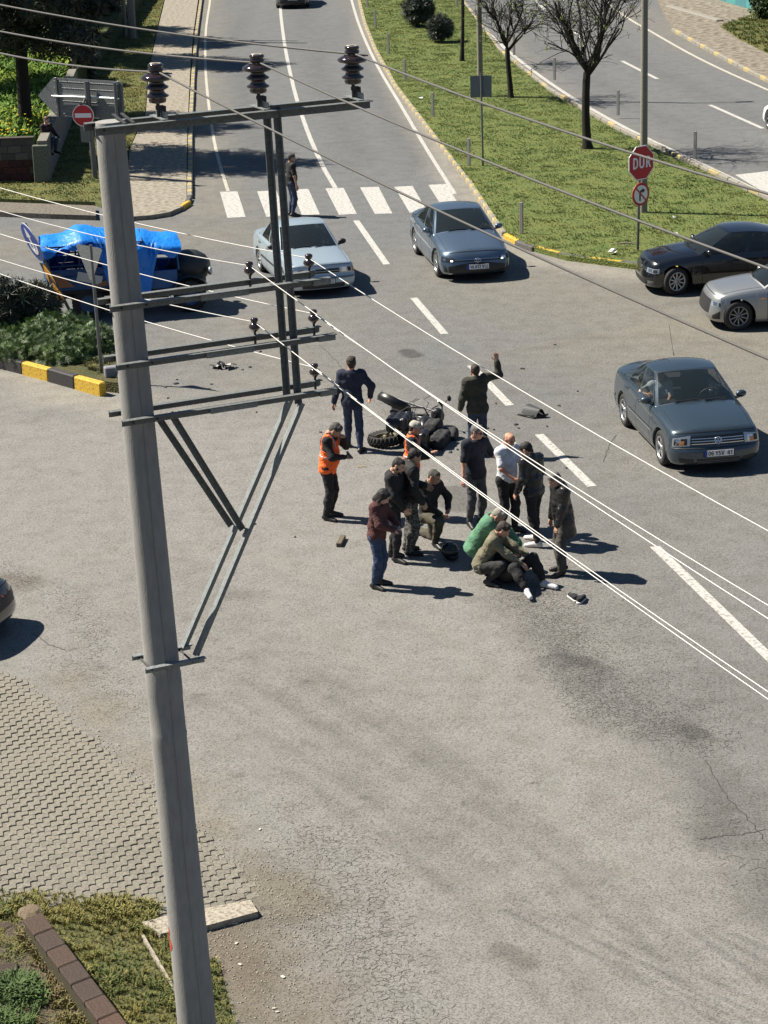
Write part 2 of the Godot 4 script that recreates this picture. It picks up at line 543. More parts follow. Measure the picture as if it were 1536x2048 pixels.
func build_ground() -> void:
	paint_noise.seed = 11
	paint_noise.frequency = 0.55
	paint_noise.fractal_octaves = 4
	var st := tool()
	flat(st)
	q(st, Vector3(-600, -0.12, 200), Vector3(600, -0.12, 200), Vector3(600, -0.12, -900), Vector3(-600, -0.12, -900))
	structure("ground", st, grained(mat("soil", lin(0.13, 0.115, 0.08), 1.0), noise_tex("soil_tone", 0.02, 512, [[0.0, Color(0.6, 0.6, 0.6)], [1.0, Color(1, 1, 1)]]), 3.0))
	var base := Color(0.176, 0.181, 0.187)
	var near := sheet_of(-10.0, 14.0, -50.0, -15.0, 0.06, base)
	var mid := sheet_of(-26.0, 30.0, -98.0, -50.0, 0.2, base)
	var far := sheet_of(-40.0, 60.0, -260.0, -98.0, 1.0, base)
	var west := sheet_of(-26.0, -10.0, -50.0, -14.8, 0.4, base)
	var east := sheet_of(14.0, 30.0, -50.0, -14.8, 0.4, base)
	road_tint([near, mid, far, west, east])
	for s in [[near, "road"], [mid, "road_far_side"], [far, "road_beyond"], [west, "side_road"], [east, "cross_road"]]:
		sheet_mesh(s[1], s[0], 0.0, asphalt())
	# crazed asphalt: open cracks round plates that have settled unevenly
	st = tool()
	flat(st)
	crazing(st, [Vector2(2.04,-33.26),Vector2(2.51,-31.54),Vector2(2.77,-28.92),Vector2(3.41,-28.03),Vector2(3.99,-27.50)], 0.55, 0.062, 0.9)
	crazing(st, [Vector2(2.24,-33.91),Vector2(3.67,-28.50)], 1.0, 0.07, 0.45)
	crazing(st, [Vector2(-0.76,-24.83),Vector2(-0.52,-23.92),Vector2(-0.30,-22.84),Vector2(-0.20,-21.64),Vector2(0.00,-20.83)], 0.55, 0.075, 0.75)
	crazing(st, [Vector2(-1.38,-25.54),Vector2(-0.75,-23.69),Vector2(-0.21,-20.64)], 0.9, 0.1, 0.22)
	crazing(st, [Vector2(-5.15,-33.91),Vector2(-4.54,-32.56),Vector2(-4.25,-31.32)], 0.35, 0.09, 0.6)
	crazing(st, [Vector2(-4.50,-30.96),Vector2(-3.46,-29.07)], 0.4, 0.1, 0.45)
	crazing(st, [Vector2(-6.18,-35.03),Vector2(-5.67,-34.29)], 0.3, 0.08, 0.9)
	crazing(st, [Vector2(-1.15,-47.92),Vector2(-0.60,-43.24),Vector2(-1.17,-42.27)], 0.8, 0.16, 0.35)
	crazing(st, [Vector2(3.79,-25.17),Vector2(4.22,-23.60)], 0.5, 0.14, 0.35)
	for line in [[Vector2(3.60,-24.65),Vector2(3.90,-24.74),Vector2(4.15,-24.77),Vector2(4.43,-24.86)], [Vector2(3.97,-26.88),Vector2(4.07,-25.85),Vector2(4.26,-25.14),Vector2(4.37,-24.47)], [Vector2(4.34,-41.33),Vector2(4.10,-40.40),Vector2(3.96,-39.64)], [Vector2(-1.27,-48.80),Vector2(-0.99,-47.69),Vector2(-0.72,-46.63),Vector2(-0.41,-45.80)], [Vector2(-5.30,-32.11),Vector2(-4.94,-31.58),Vector2(-4.69,-31.36)]]:
		crack(st, line, 0.012)
	structure("road_cracks", st, mat("crack", lin(0.045, 0.042, 0.037), 1.0))
	# loose grit where the paving ends and at the lower left
	var grit := []
	for line in [[[Vector2(-4.98,-29.71),Vector2(-3.78,-27.54),Vector2(-2.72,-25.64),Vector2(-1.91,-24.02)], 0.35, 700, 0.012], [[Vector2(-2.03,-23.19),Vector2(-1.59,-22.04),Vector2(-1.21,-20.32)], 0.75, 900, 0.010], [[Vector2(-1.58,-24.50),Vector2(-0.95,-22.33)], 0.5, 500, 0.01]]:
		for k in line[2]:
			var n := rng.randi_range(0, line[0].size() - 2)
			var a: Vector2 = line[0][n].lerp(line[0][n + 1], rng.randf())
			a += Vector2(rng.randfn(), rng.randfn()) * line[1] * 0.5
			grit.append(Transform3D(Basis.from_euler(Vector3(rng.randf() * TAU, rng.randf() * TAU, 0)) * Basis.from_scale(Vector3.ONE * line[3] * rng.randf_range(0.4, 1.5)), Vector3(a.x, 0.003, a.y)))
	var pebble := tool()
	smooth(pebble)
	lathe(pebble, [Vector2(0, -0.7), Vector2(0.8, -0.3), Vector2(0.9, 0.3), Vector2(0, 0.6)], 5)
	scatter("loose_gravel", done(pebble, tinted(mat("grit", lin(0.34, 0.31, 0.25), 1.0))), grit, 0.35)

func tinted(m: StandardMaterial3D) -> StandardMaterial3D:
	m.vertex_color_use_as_albedo = true
	return m

func scatter(called: String, mesh: Mesh, where: Array, vary: float, parent: Node3D = null, dry := Color(0, 0, 0, 0), patchy: FastNoiseLite = null) -> MultiMeshInstance3D:
	var mm := MultiMesh.new()
	mm.transform_format = MultiMesh.TRANSFORM_3D
	mm.use_colors = true
	mm.mesh = mesh
	mm.instance_count = where.size()
	for i in where.size():
		mm.set_instance_transform(i, where[i])
		var f := rng.randf_range(1.0 - vary, 1.0)
		var c := Color(f, f, f)
		var odds := dry.a
		if patchy:
			var w: float = patchy.get_noise_2d(where[i].origin.x, where[i].origin.z)
			odds = clampf(dry.a + w * 1.6, 0.03, 0.97)
			c *= 1.0 + 0.25 * w
		if dry.a > 0 and rng.randf() < odds:
			c = Color(dry.r, dry.g, dry.b) * f
		mm.set_instance_color(i, c)
	var o := MultiMeshInstance3D.new()
	o.multimesh = mm
	o.set_meta("kind", "stuff")
	if parent:
		o.name = called
		parent.add_child(o, true)
	else:
		var k: int = taken.get(called, 0)
		taken[called] = k + 1
		o.name = called if k == 0 else "%s_%03d" % [called, k]
		add_child(o)
	return o

func crack(st: SurfaceTool, line: Array, width: float) -> void:
	var pts := []
	for i in line.size() - 1:
		for k in 5:
			pts.append(line[i].lerp(line[i + 1], k / 5.0) + Vector2(rng.randf_range(-0.03, 0.03), rng.randf_range(-0.03, 0.03)))
	pts.append(line[-1])
	ribbon(st, pts, width, 0.004)

func crazing(st: SurfaceTool, line: Array, reach: float, cell: float, share: float) -> void:
	var lo := Vector2(1e9, 1e9)
	var hi := -lo
	for v in line:
		lo = lo.min(v)
		hi = hi.max(v)
	lo -= Vector2.ONE * reach
	hi += Vector2.ONE * reach
	var pts := PackedVector2Array()
	var near := PackedFloat32Array()
	for k in int((hi.x - lo.x) * (hi.y - lo.y) / (cell * cell)):
		var p := Vector2(rng.randf_range(lo.x, hi.x), rng.randf_range(lo.y, hi.y))
		var d := 1e9
		for n in line.size() - 1:
			d = minf(d, p.distance_to(Geometry2D.get_closest_point_to_segment(p, line[n], line[n + 1])))
		if d < reach * 1.3:
			pts.append(p)
			near.append(d)
	var t := Geometry2D.triangulate_delaunay(pts)
	var across := {}
	for i in range(0, t.size(), 3):                      # plates are the cells round the points; cracks run between them
		var mid := (pts[t[i]] + pts[t[i + 1]] + pts[t[i + 2]]) / 3.0
		for e in [[t[i], t[i + 1]], [t[i + 1], t[i + 2]], [t[i + 2], t[i]]]:
			var key := Vector2i(mini(e[0], e[1]), maxi(e[0], e[1]))
			if not across.has(key): across[key] = mid
			elif across[key].distance_to(mid) < cell * 2.5 and rng.randf() < share * clampf(1.25 - near[e[0]] / reach, 0, 1):
				var m: Vector2 = (across[key] + mid) / 2 + Vector2(rng.randfn(), rng.randfn()) * cell * 0.06
				ribbon(st, [across[key], m, mid], rng.randf_range(0.002, 0.006), 0.003)

# ---------------------------------------------------------------- painted markings
func road_paint(called := "worn_white_paint", c := lin(0.43, 0.425, 0.405)) -> StandardMaterial3D:
	return grained(mat(called, c, 0.85), noise_tex("paint_wear", 0.03, 512, [[0.0, Color(0.6, 0.59, 0.57)], [0.3, Color(0.8, 0.79, 0.77)], [0.42, Color(0.93, 0.93, 0.92)], [1.0, Color(1, 1, 1)]], FastNoiseLite.TYPE_SIMPLEX_SMOOTH, 5), 1.7)

func build_markings() -> void:
	var st := tool()
	ribbon(st, arc_points([Vector2(-5.80,-157.25),Vector2(-4.45,-119.73),Vector2(-3.91,-106.82),Vector2(-3.38,-96.32),Vector2(-2.70,-85.04),Vector2(-2.01,-76.01),Vector2(-1.43,-69.89),Vector2(-1.12,-67.28)], 30), 0.14, 0.004)
	structure("road_centre_line", st, road_paint())
	st = tool()
	ribbon(st, arc_points([Vector2(-1.25,-134.76),Vector2(-0.82,-118.66),Vector2(-0.35,-105.87),Vector2(0.30,-93.61),Vector2(1.03,-83.27),Vector2(1.70,-73.74),Vector2(2.31,-65.76)], 30), 0.12, 0.004)
	structure("road_edge_line", st, road_paint())
	st = tool()
	ribbon(st, arc_points([Vector2(-8.96,-137.33),Vector2(-8.06,-120.80),Vector2(-7.45,-107.75),Vector2(-6.60,-94.03),Vector2(-5.69,-82.09),Vector2(-5.04,-74.62),Vector2(-4.61,-70.46),Vector2(-4.26,-67.34)], 30), 0.1, 0.004)
	structure("road_edge_line", st, road_paint("dusty_paint", lin(0.44, 0.42, 0.36)))
	st = tool()
	ribbon(st, arc_points([Vector2(4.01,-139.22),Vector2(4.69,-117.04),Vector2(5.41,-101.09),Vector2(6.71,-87.34),Vector2(8.24,-77.08),Vector2(9.84,-69.51),Vector2(11.17,-63.23),Vector2(12.57,-57.46)], 30), 0.16, 0.004)
	structure("road_edge_line", st, road_paint())
	st = tool()
	ribbon(st, arc_points([Vector2(11.21,-127.75),Vector2(11.62,-110.60),Vector2(12.22,-102.18),Vector2(13.07,-92.67),Vector2(14.29,-83.85),Vector2(16.06,-74.00)], 30), 0.14, 0.004)
	structure("road_edge_line", st, road_paint("dusty_paint", lin(0.44, 0.42, 0.36)))
	# dashes and the crossing stripes: each one a marking of its own
	for d in [[Vector2(-0.51,-62.36),Vector2(0.26,-56.68)], [Vector2(0.85,-52.96),Vector2(1.45,-49.42)], [Vector2(1.90,-46.67),Vector2(2.52,-43.55)], [Vector2(2.94,-41.52),Vector2(3.62,-38.27)], [Vector2(4.32,-35.05),Vector2(4.85,-32.57),Vector2(5.43,-29.85),Vector2(6.09,-26.72)]]:
		st = tool()
		ribbon(st, d, 0.17, 0.004)
		structure("road_dash", st, road_paint())
	for d in [[Vector2(8.13,-118.37),Vector2(8.36,-111.52)], [Vector2(8.88,-103.80),Vector2(9.12,-100.14)], [Vector2(9.99,-92.81),Vector2(10.75,-87.50)], [Vector2(11.76,-80.78),Vector2(12.72,-75.46)], [Vector2(13.89,-70.17),Vector2(14.96,-65.38)]]:
		st = tool()
		ribbon(st, d, 0.16, 0.004)
		structure("road_dash", st, road_paint())
	for s in [[Vector2(-4.49,-67.23),Vector2(-3.98,-67.22),Vector2(-3.56,-63.34),Vector2(-4.06,-63.28)], [Vector2(-3.40,-67.12),Vector2(-2.84,-67.18),Vector2(-2.45,-63.38),Vector2(-2.98,-63.25)], [Vector2(-2.40,-67.27),Vector2(-1.91,-67.26),Vector2(-1.51,-63.37),Vector2(-2.00,-63.30)], [Vector2(-1.41,-67.25),Vector2(-0.88,-67.24),Vector2(-0.49,-63.27),Vector2(-0.98,-63.21)], [Vector2(-0.40,-67.24),Vector2(0.14,-67.23),Vector2(0.49,-63.18),Vector2(0.01,-63.19)], [Vector2(0.60,-67.15),Vector2(1.13,-67.22),Vector2(1.46,-63.24),Vector2(0.97,-63.18)], [Vector2(1.60,-67.29),Vector2(2.13,-67.36),Vector2(2.41,-63.37),Vector2(1.94,-63.30)]]:
		st = tool()
		slab(st, s, 0.001, 0.005)
		structure("crossing_stripe", st, road_paint())
	st = tool()
	slab(st, [Vector2(10.57,-67.35),Vector2(11.98,-67.93),Vector2(12.54,-64.64),Vector2(11.06,-63.76)], 0.001, 0.006)
	structure("crossing_stripe", st, road_paint())

# ---------------------------------------------------------------- kerbs, verges, the median
func grass_mat(called: String, c: Color) -> StandardMaterial3D:
	var m := grained(mat(called, c, 1.0), noise_tex("turf_tone", 0.05, 512, [[0.0, Color(0.62, 0.6, 0.5)], [0.45, Color(0.8, 0.82, 0.68)], [0.7, Color(0.92, 0.92, 0.8)], [1.0, Color(1, 0.97, 0.86)]], FastNoiseLite.TYPE_SIMPLEX_SMOOTH, 5), 2.3, noise_tex("turf_relief", 0.09, 512), 4.0)
	m.uv1_world_triplanar = true
	m.detail_enabled = true
	m.detail_blend_mode = BaseMaterial3D.BLEND_MODE_MUL
	m.detail_uv_layer = BaseMaterial3D.DETAIL_UV_2
	m.uv2_triplanar = true
	m.uv2_world_triplanar = true
	m.uv2_scale = Vector3.ONE / 9.7
	m.detail_albedo = noise_tex("turf_patches", 0.02, 512, [[0.0, Color(0.72, 0.82, 0.66)], [0.5, Color(0.92, 0.93, 0.86)], [1.0, Color(1, 0.95, 0.86)]], FastNoiseLite.TYPE_SIMPLEX_SMOOTH, 5)
	return m

func kerb(called: String, line: Array, length: float, width: float, height: float, paints: Array) -> void:
	var root := Node3D.new()
	root.name = called
	root.set_meta("kind", "structure")
	add_child(root, true)
	var c := Curve2D.new()
	for v in line:
		c.add_point(v)
	var shapes := []
	for p in paints:
		var st := tool()
		box(st, Vector3(0, height / 2 - 0.03, 0), Vector3(length - 0.015, height + 0.06, width), Basis(), 0.025)
		shapes.append(done(st, p))
	var at := length / 2
	var k := 0
	while at < c.get_baked_length() - length * 0.4:
		var p := c.sample_baked(at)
		var d := (c.sample_baked(at + length / 2) - c.sample_baked(at - length / 2)).normalized()
		var b := Basis(Vector3.UP, atan2(-d.y, d.x) + rng.randf_range(-0.02, 0.02)) * Basis(Vector3.BACK, rng.randf_range(-0.015, 0.015))
		mesh_part(root, "kerbstone", shapes[k % shapes.size()], Transform3D(b, Vector3(p.x, rng.randf_range(-0.012, 0.006), p.y)))
		at += length
		k += 1

func turf(called: String, plan: Array, y: float, per_m2: float, tall: float, green: Color, dry: Color, zmin := -200.0) -> void:
	var lo := Vector2(1e9, 1e9)
	var hi := -lo
	for v in plan:
		lo = lo.min(v)
		hi = hi.max(v)
	lo.y = maxf(lo.y, zmin)
	var poly := PackedVector2Array(plan)
	var where := []
	var clump := FastNoiseLite.new()
	clump.seed = 5
	clump.frequency = 0.9
	clump.fractal_octaves = 3
	for k in int((hi.x - lo.x) * (hi.y - lo.y) * per_m2):
		var p := Vector2(rng.randf_range(lo.x, hi.x), rng.randf_range(lo.y, hi.y))
		var c := clump.get_noise_2dv(p)
		if rng.randf() > 0.75 + c * 0.7 or not Geometry2D.is_point_in_polygon(p, poly): continue
		var s := tall * rng.randf_range(0.5, 1.2) * (1.0 + c * 0.7)
		where.append(Transform3D(Basis(Vector3.UP, rng.randf() * TAU) * Basis.from_scale(Vector3(s, s, s)), Vector3(p.x, y, p.y)))
	var patches := FastNoiseLite.new()
	patches.seed = 31
	patches.frequency = 0.28
	patches.fractal_octaves = 3
	scatter(called, blades(green), where, 0.3, null, dry, patches)

func blades(green: Color) -> ArrayMesh:
	var r := RandomNumberGenerator.new()
	r.seed = 3
	var st := tool()
	flat(st)
	for k in 7:
		var a := TAU * k / 7.0 + r.randf_range(-0.4, 0.4)
		var d := Vector3(cos(a), 0, sin(a))
		var s := Vector3(-d.z, 0, d.x) * 0.09
		var b := d * r.randf_range(0.0, 0.35)
		var m := b + d * 0.22 + Vector3.UP * r.randf_range(0.5, 0.8)
		var t := b + d * r.randf_range(0.45, 0.95) + Vector3.UP * r.randf_range(0.6, 1.0)
		q(st, b - s, b + s, m + s * 0.7, m - s * 0.7)
		tri(st, m - s * 0.7, m + s * 0.7, t)
	var m := mat("blade_%s" % green.to_html(), green, 0.9)
	tinted(m)
	m.backlight_enabled = true
	m.backlight = Color(0.12, 0.14, 0.04)
	return done(st, m)

func build_kerbs_and_verges() -> void:
	var yellow := grained(mat("yellow_kerb_paint", lin(0.58, 0.38, 0.04), 0.8), noise_tex("chipped", 0.03, 256, [[0.0, Color(0.55, 0.5, 0.45)], [0.35, Color(0.93, 0.92, 0.9)], [1.0, Color(1, 1, 1)]]), 0.6)
	var pale_yellow := grained(mat("faded_yellow_paint", lin(0.40, 0.335, 0.17), 0.9), noise_tex("chipped", 0.03), 0.6)
	var black := grained(mat("black_kerb_paint", lin(0.035, 0.035, 0.037), 0.75), noise_tex("chipped", 0.03), 0.6)
	var grey := grained(mat("grey_kerb_concrete", lin(0.26, 0.25, 0.22), 0.95), noise_tex("chipped", 0.03), 0.6)
	var dark_grey := grained(mat("dark_kerb_paint", lin(0.10, 0.10, 0.10), 0.9), noise_tex("chipped", 0.03), 0.6)
	# the grass median between the two carriageways
	var median := [Vector2(-1.41,-162.22),Vector2(-0.34,-117.28),Vector2(-0.05,-106.59),Vector2(0.36,-97.59),Vector2(1.00,-87.15),Vector2(1.71,-79.51),Vector2(2.34,-72.47),Vector2(2.86,-66.77),Vector2(3.24,-61.73),Vector2(3.45,-59.17),Vector2(3.85,-57.86),Vector2(4.71,-56.47),Vector2(6.39,-55.13),Vector2(7.92,-54.03),Vector2(11.53,-51.98),Vector2(12.38,-55.97),Vector2(10.74,-62.62),Vector2(9.51,-68.22),Vector2(8.00,-74.87),Vector2(6.46,-84.15),Vector2(5.32,-95.72),Vector2(4.63,-114.45),Vector2(4.05,-131.59),Vector2(2.72,-185.38)]
	var st := tool()
	slab(st, median, -0.1, 0.125)
	structure("median", st, grass_mat("turf", lin(0.20, 0.24, 0.09)))
	turf("median_grass", median, 0.12, 150.0, 0.05, lin(0.165, 0.225, 0.062), Color(1.35, 1.1, 1.2, 0.4), -150.0)
	kerb("median_kerb", [Vector2(-1.37,-155.55),Vector2(-0.45,-118.55),Vector2(-0.15,-107.35),Vector2(0.25,-98.32),Vector2(0.90,-87.84),Vector2(1.62,-80.15),Vector2(2.27,-73.07),Vector2(2.80,-67.25),Vector2(3.18,-62.12),Vector2(3.39,-59.43)], 0.5, 0.15, 0.12, [pale_yellow, grey])
	kerb("median_nose_kerb", [Vector2(3.39,-59.43),Vector2(3.82,-58.05),Vector2(4.70,-56.67),Vector2(6.41,-55.33),Vector2(8.08,-54.26),Vector2(11.54,-51.99)], 0.95, 0.15, 0.14, [yellow, dark_grey])
	kerb("median_far_kerb", [Vector2(12.63,-57.14),Vector2(10.90,-63.56),Vector2(9.66,-69.28),Vector2(8.13,-76.06),Vector2(6.56,-85.42),Vector2(5.41,-97.21),Vector2(4.68,-116.81)], 0.8, 0.14, 0.10, [grey, pale_yellow, grey, grey])
	# the pavement on the left of the far carriageway, with its verge
	var walk := [Vector2(-11.25,-166.19),Vector2(-8.60,-119.72),Vector2(-7.84,-104.87),Vector2(-7.06,-91.72),Vector2(-6.27,-79.15),Vector2(-5.74,-71.23),Vector2(-5.36,-65.83),Vector2(-5.37,-64.56),Vector2(-5.70,-63.74),Vector2(-6.20,-63.39),Vector2(-6.77,-63.27),Vector2(-7.03,-65.73),Vector2(-7.80,-74.37),Vector2(-7.96,-82.28),Vector2(-8.83,-93.58),Vector2(-9.61,-107.22),Vector2(-10.45,-122.70),Vector2(-13.34,-167.03)]
	st = tool()
	slab(st, walk, -0.1, 0.125)
	structure("left_pavement", st, grained(mat("pavement_concrete", lin(0.30, 0.275, 0.23), 0.95), noise_tex("pavement_tone", 0.03, 512, [[0.0, Color(0.6, 0.58, 0.54)], [0.5, Color(0.88, 0.87, 0.85)], [1.0, Color(1, 1, 1)]], FastNoiseLite.TYPE_SIMPLEX_SMOOTH, 5), 3.0))
	kerb("left_pavement_kerb", [Vector2(-10.45,-155.07),Vector2(-8.51,-120.93),Vector2(-7.76,-105.94),Vector2(-6.99,-92.66),Vector2(-6.22,-79.96),Vector2(-5.69,-71.97),Vector2(-5.30,-66.27)], 0.5, 0.15, 0.13, [pale_yellow, grey])
	kerb("left_corner_kerb", [Vector2(-5.30,-66.12),Vector2(-5.32,-65.07),Vector2(-5.68,-64.11),Vector2(-6.20,-63.63),Vector2(-6.74,-63.50)], 0.75, 0.15, 0.13, [dark_grey, yellow, grey])
	var verge := [Vector2(-13.36,-167.31),Vector2(-10.52,-122.91),Vector2(-9.68,-107.40),Vector2(-8.88,-93.74),Vector2(-8.01,-82.42),Vector2(-7.84,-74.49),Vector2(-7.05,-65.84),Vector2(-6.85,-63.74),Vector2(-7.96,-65.69),Vector2(-10.81,-66.62),Vector2(-17.17,-69.12),Vector2(-42.33,-178.99)]
	st = tool()
	slab(st, verge, -0.1, 0.115)
	structure("left_verge", st, grass_mat("verge_turf", lin(0.205, 0.205, 0.09)))
	turf("verge_grass", [Vector2(-11.03,-130.98),Vector2(-9.68,-107.40),Vector2(-8.88,-93.74),Vector2(-8.01,-82.42),Vector2(-7.84,-74.49),Vector2(-7.05,-65.84),Vector2(-6.85,-63.74),Vector2(-7.96,-65.69),Vector2(-10.81,-66.62),Vector2(-13.31,-68.46),Vector2(-25.24,-135.52)], 0.11, 130.0, 0.06, lin(0.165, 0.19, 0.06), Color(1.5, 1.15, 1.1, 0.4), -130.0)
	st = tool()
	slab(st, [Vector2(-16.98,-68.28),Vector2(-10.72,-65.99),Vector2(-7.89,-64.99),Vector2(-7.70,-63.51),Vector2(-9.03,-63.94),Vector2(-10.50,-64.47),Vector2(-16.66,-66.90)], -0.1, 0.14)
	structure("verge_concrete_edge", st, grained(mat("rough_concrete", lin(0.20, 0.185, 0.16), 1.0), noise_tex("pavement_tone", 0.03), 1.5, noise_tex("turf_relief", 0.09), 2.0))
	# the right-hand pavement and dirt apron at the far side
	st = tool()
	slab(st, [Vector2(14.67,-122.87),Vector2(13.48,-107.10),Vector2(13.20,-101.07),Vector2(13.60,-96.49),Vector2(14.14,-90.61),Vector2(14.79,-84.30),Vector2(16.59,-72.79),Vector2(27.90,-123.96)], -0.1, 0.10)
	structure("right_pavement", st, grained(mat("dirt_apron", lin(0.27, 0.24, 0.19), 1.0), noise_tex("apron_tone", 0.025, 512, [[0.0, Color(0.5, 0.48, 0.45)], [0.5, Color(0.82, 0.81, 0.8)], [1.0, Color(1, 1, 1)]], FastNoiseLite.TYPE_SIMPLEX_SMOOTH, 5), 5.0))
	kerb("right_pavement_kerb", [Vector2(13.19,-101.93),Vector2(13.58,-96.97),Vector2(14.11,-90.94),Vector2(14.76,-84.51),Vector2(16.60,-72.82)], 0.8, 0.15, 0.13, [grey, pale_yellow, grey])
	st = tool()
	slab(st, [Vector2(15.25,-102.10),Vector2(15.39,-97.46),Vector2(15.94,-90.98),Vector2(18.00,-79.16),Vector2(27.84,-123.66),Vector2(19.57,-121.00),Vector2(17.14,-105.81)], -0.1, 0.13)
	structure("right_verge", st, grass_mat("verge_turf", lin(0.205, 0.205, 0.09)))
	turf("right_verge_grass", [Vector2(15.25,-102.10),Vector2(15.39,-97.46),Vector2(15.94,-90.98),Vector2(16.55,-84.98),Vector2(21.48,-110.85),Vector2(17.14,-105.81)], 0.13, 60.0, 0.12, lin(0.12, 0.155, 0.04), Color(1.5, 1.15, 1.1, 0.4), -130.0)
	st = tool()
	beam(st, Vector3(14.067,0.12,-110.277), Vector3(15.528,0.12,-103.995), 0.35, 0.12, Vector3.UP, 0.03)
	structure("apron_kerb", st, grey)
	# the planted island at the left, with tall black and yellow kerbstones
	var island := [Vector2(-11.16,-50.05),Vector2(-8.09,-48.07),Vector2(-6.75,-46.68),Vector2(-5.62,-45.54),Vector2(-5.20,-45.30),Vector2(-5.01,-45.89),Vector2(-5.25,-46.86),Vector2(-6.08,-48.75),Vector2(-7.32,-50.37),Vector2(-12.04,-54.52)]
	st = tool()
	slab(st, island, -0.1, 0.22)
	structure("island", st, grass_mat("island_soil", lin(0.13, 0.12, 0.07)))
	kerb("island_kerb", [Vector2(-11.09,-49.73),Vector2(-8.05,-47.77),Vector2(-6.71,-46.40),Vector2(-5.61,-45.23),Vector2(-5.19,-44.96)], 0.9, 0.17, 0.28, [black, yellow])
	st = tool()
	box(st, Vector3(0, 0.11, 0), Vector3(0.4, 0.34, 0.2), Basis(), 0.03)
	turf("island_grass", [Vector2(-6.38,-47.12),Vector2(-5.65,-45.85),Vector2(-5.22,-45.53),Vector2(-5.12,-46.17),Vector2(-5.94,-47.89)], 0.22, 120.0, 0.10, lin(0.12, 0.14, 0.05), Color(1.5, 1.15, 1.1, 0.4))
	# rough grass at the lower left corner
	var lawn := [Vector2(-5.76,-24.28),Vector2(-4.53,-23.86),Vector2(-3.96,-23.87),Vector2(-3.48,-23.66),Vector2(-3.01,-23.66),Vector2(-2.60,-23.32),Vector2(-2.74,-22.98),Vector2(-2.52,-22.74),Vector2(-1.91,-22.06),Vector2(-1.68,-20.73),Vector2(-1.34,-18.60),Vector2(-4.72,-18.78)]
	st = tool()
	slab(st, lawn, -0.1, 0.012)
	structure("corner_lawn", st, grass_mat("dry_turf", lin(0.15, 0.14, 0.07)))
	turf("corner_grass", lawn, 0.01, 420.0, 0.075, lin(0.13, 0.16, 0.045), Color(1.7, 1.25, 1.2, 0.45))

# ---------------------------------------------------------------- interlocking concrete pavers
func paver_shape(k: int, m: Material) -> ArrayMesh:
	var l := 0.159
	var w := 0.127
	var s := 0.018
	var o := PackedVector2Array([Vector2(-l / 2, w / 2 - s), Vector2(-0.028, w / 2 - s), Vector2(0.028, w / 2 + s), Vector2(l / 2, w / 2 + s), Vector2(l / 2, -w / 2 + s), Vector2(0.028, -w / 2 + s), Vector2(-0.028, -w / 2 - s), Vector2(-l / 2, -w / 2 - s)])
	var inner := Geometry2D.offset_polygon(o, -0.003)[0]
	var top := Geometry2D.offset_polygon(o, -0.0065)[0]
	var st := tool()
	prism(st, top, 0.03, Transform3D(Basis(Vector3.RIGHT, -PI / 2), Vector3(0, 0.0, 0)))
	prism(st, inner, 0.026, Transform3D(Basis(Vector3.RIGHT, -PI / 2), Vector3(0, -0.002, 0)))
	return done(st, m)

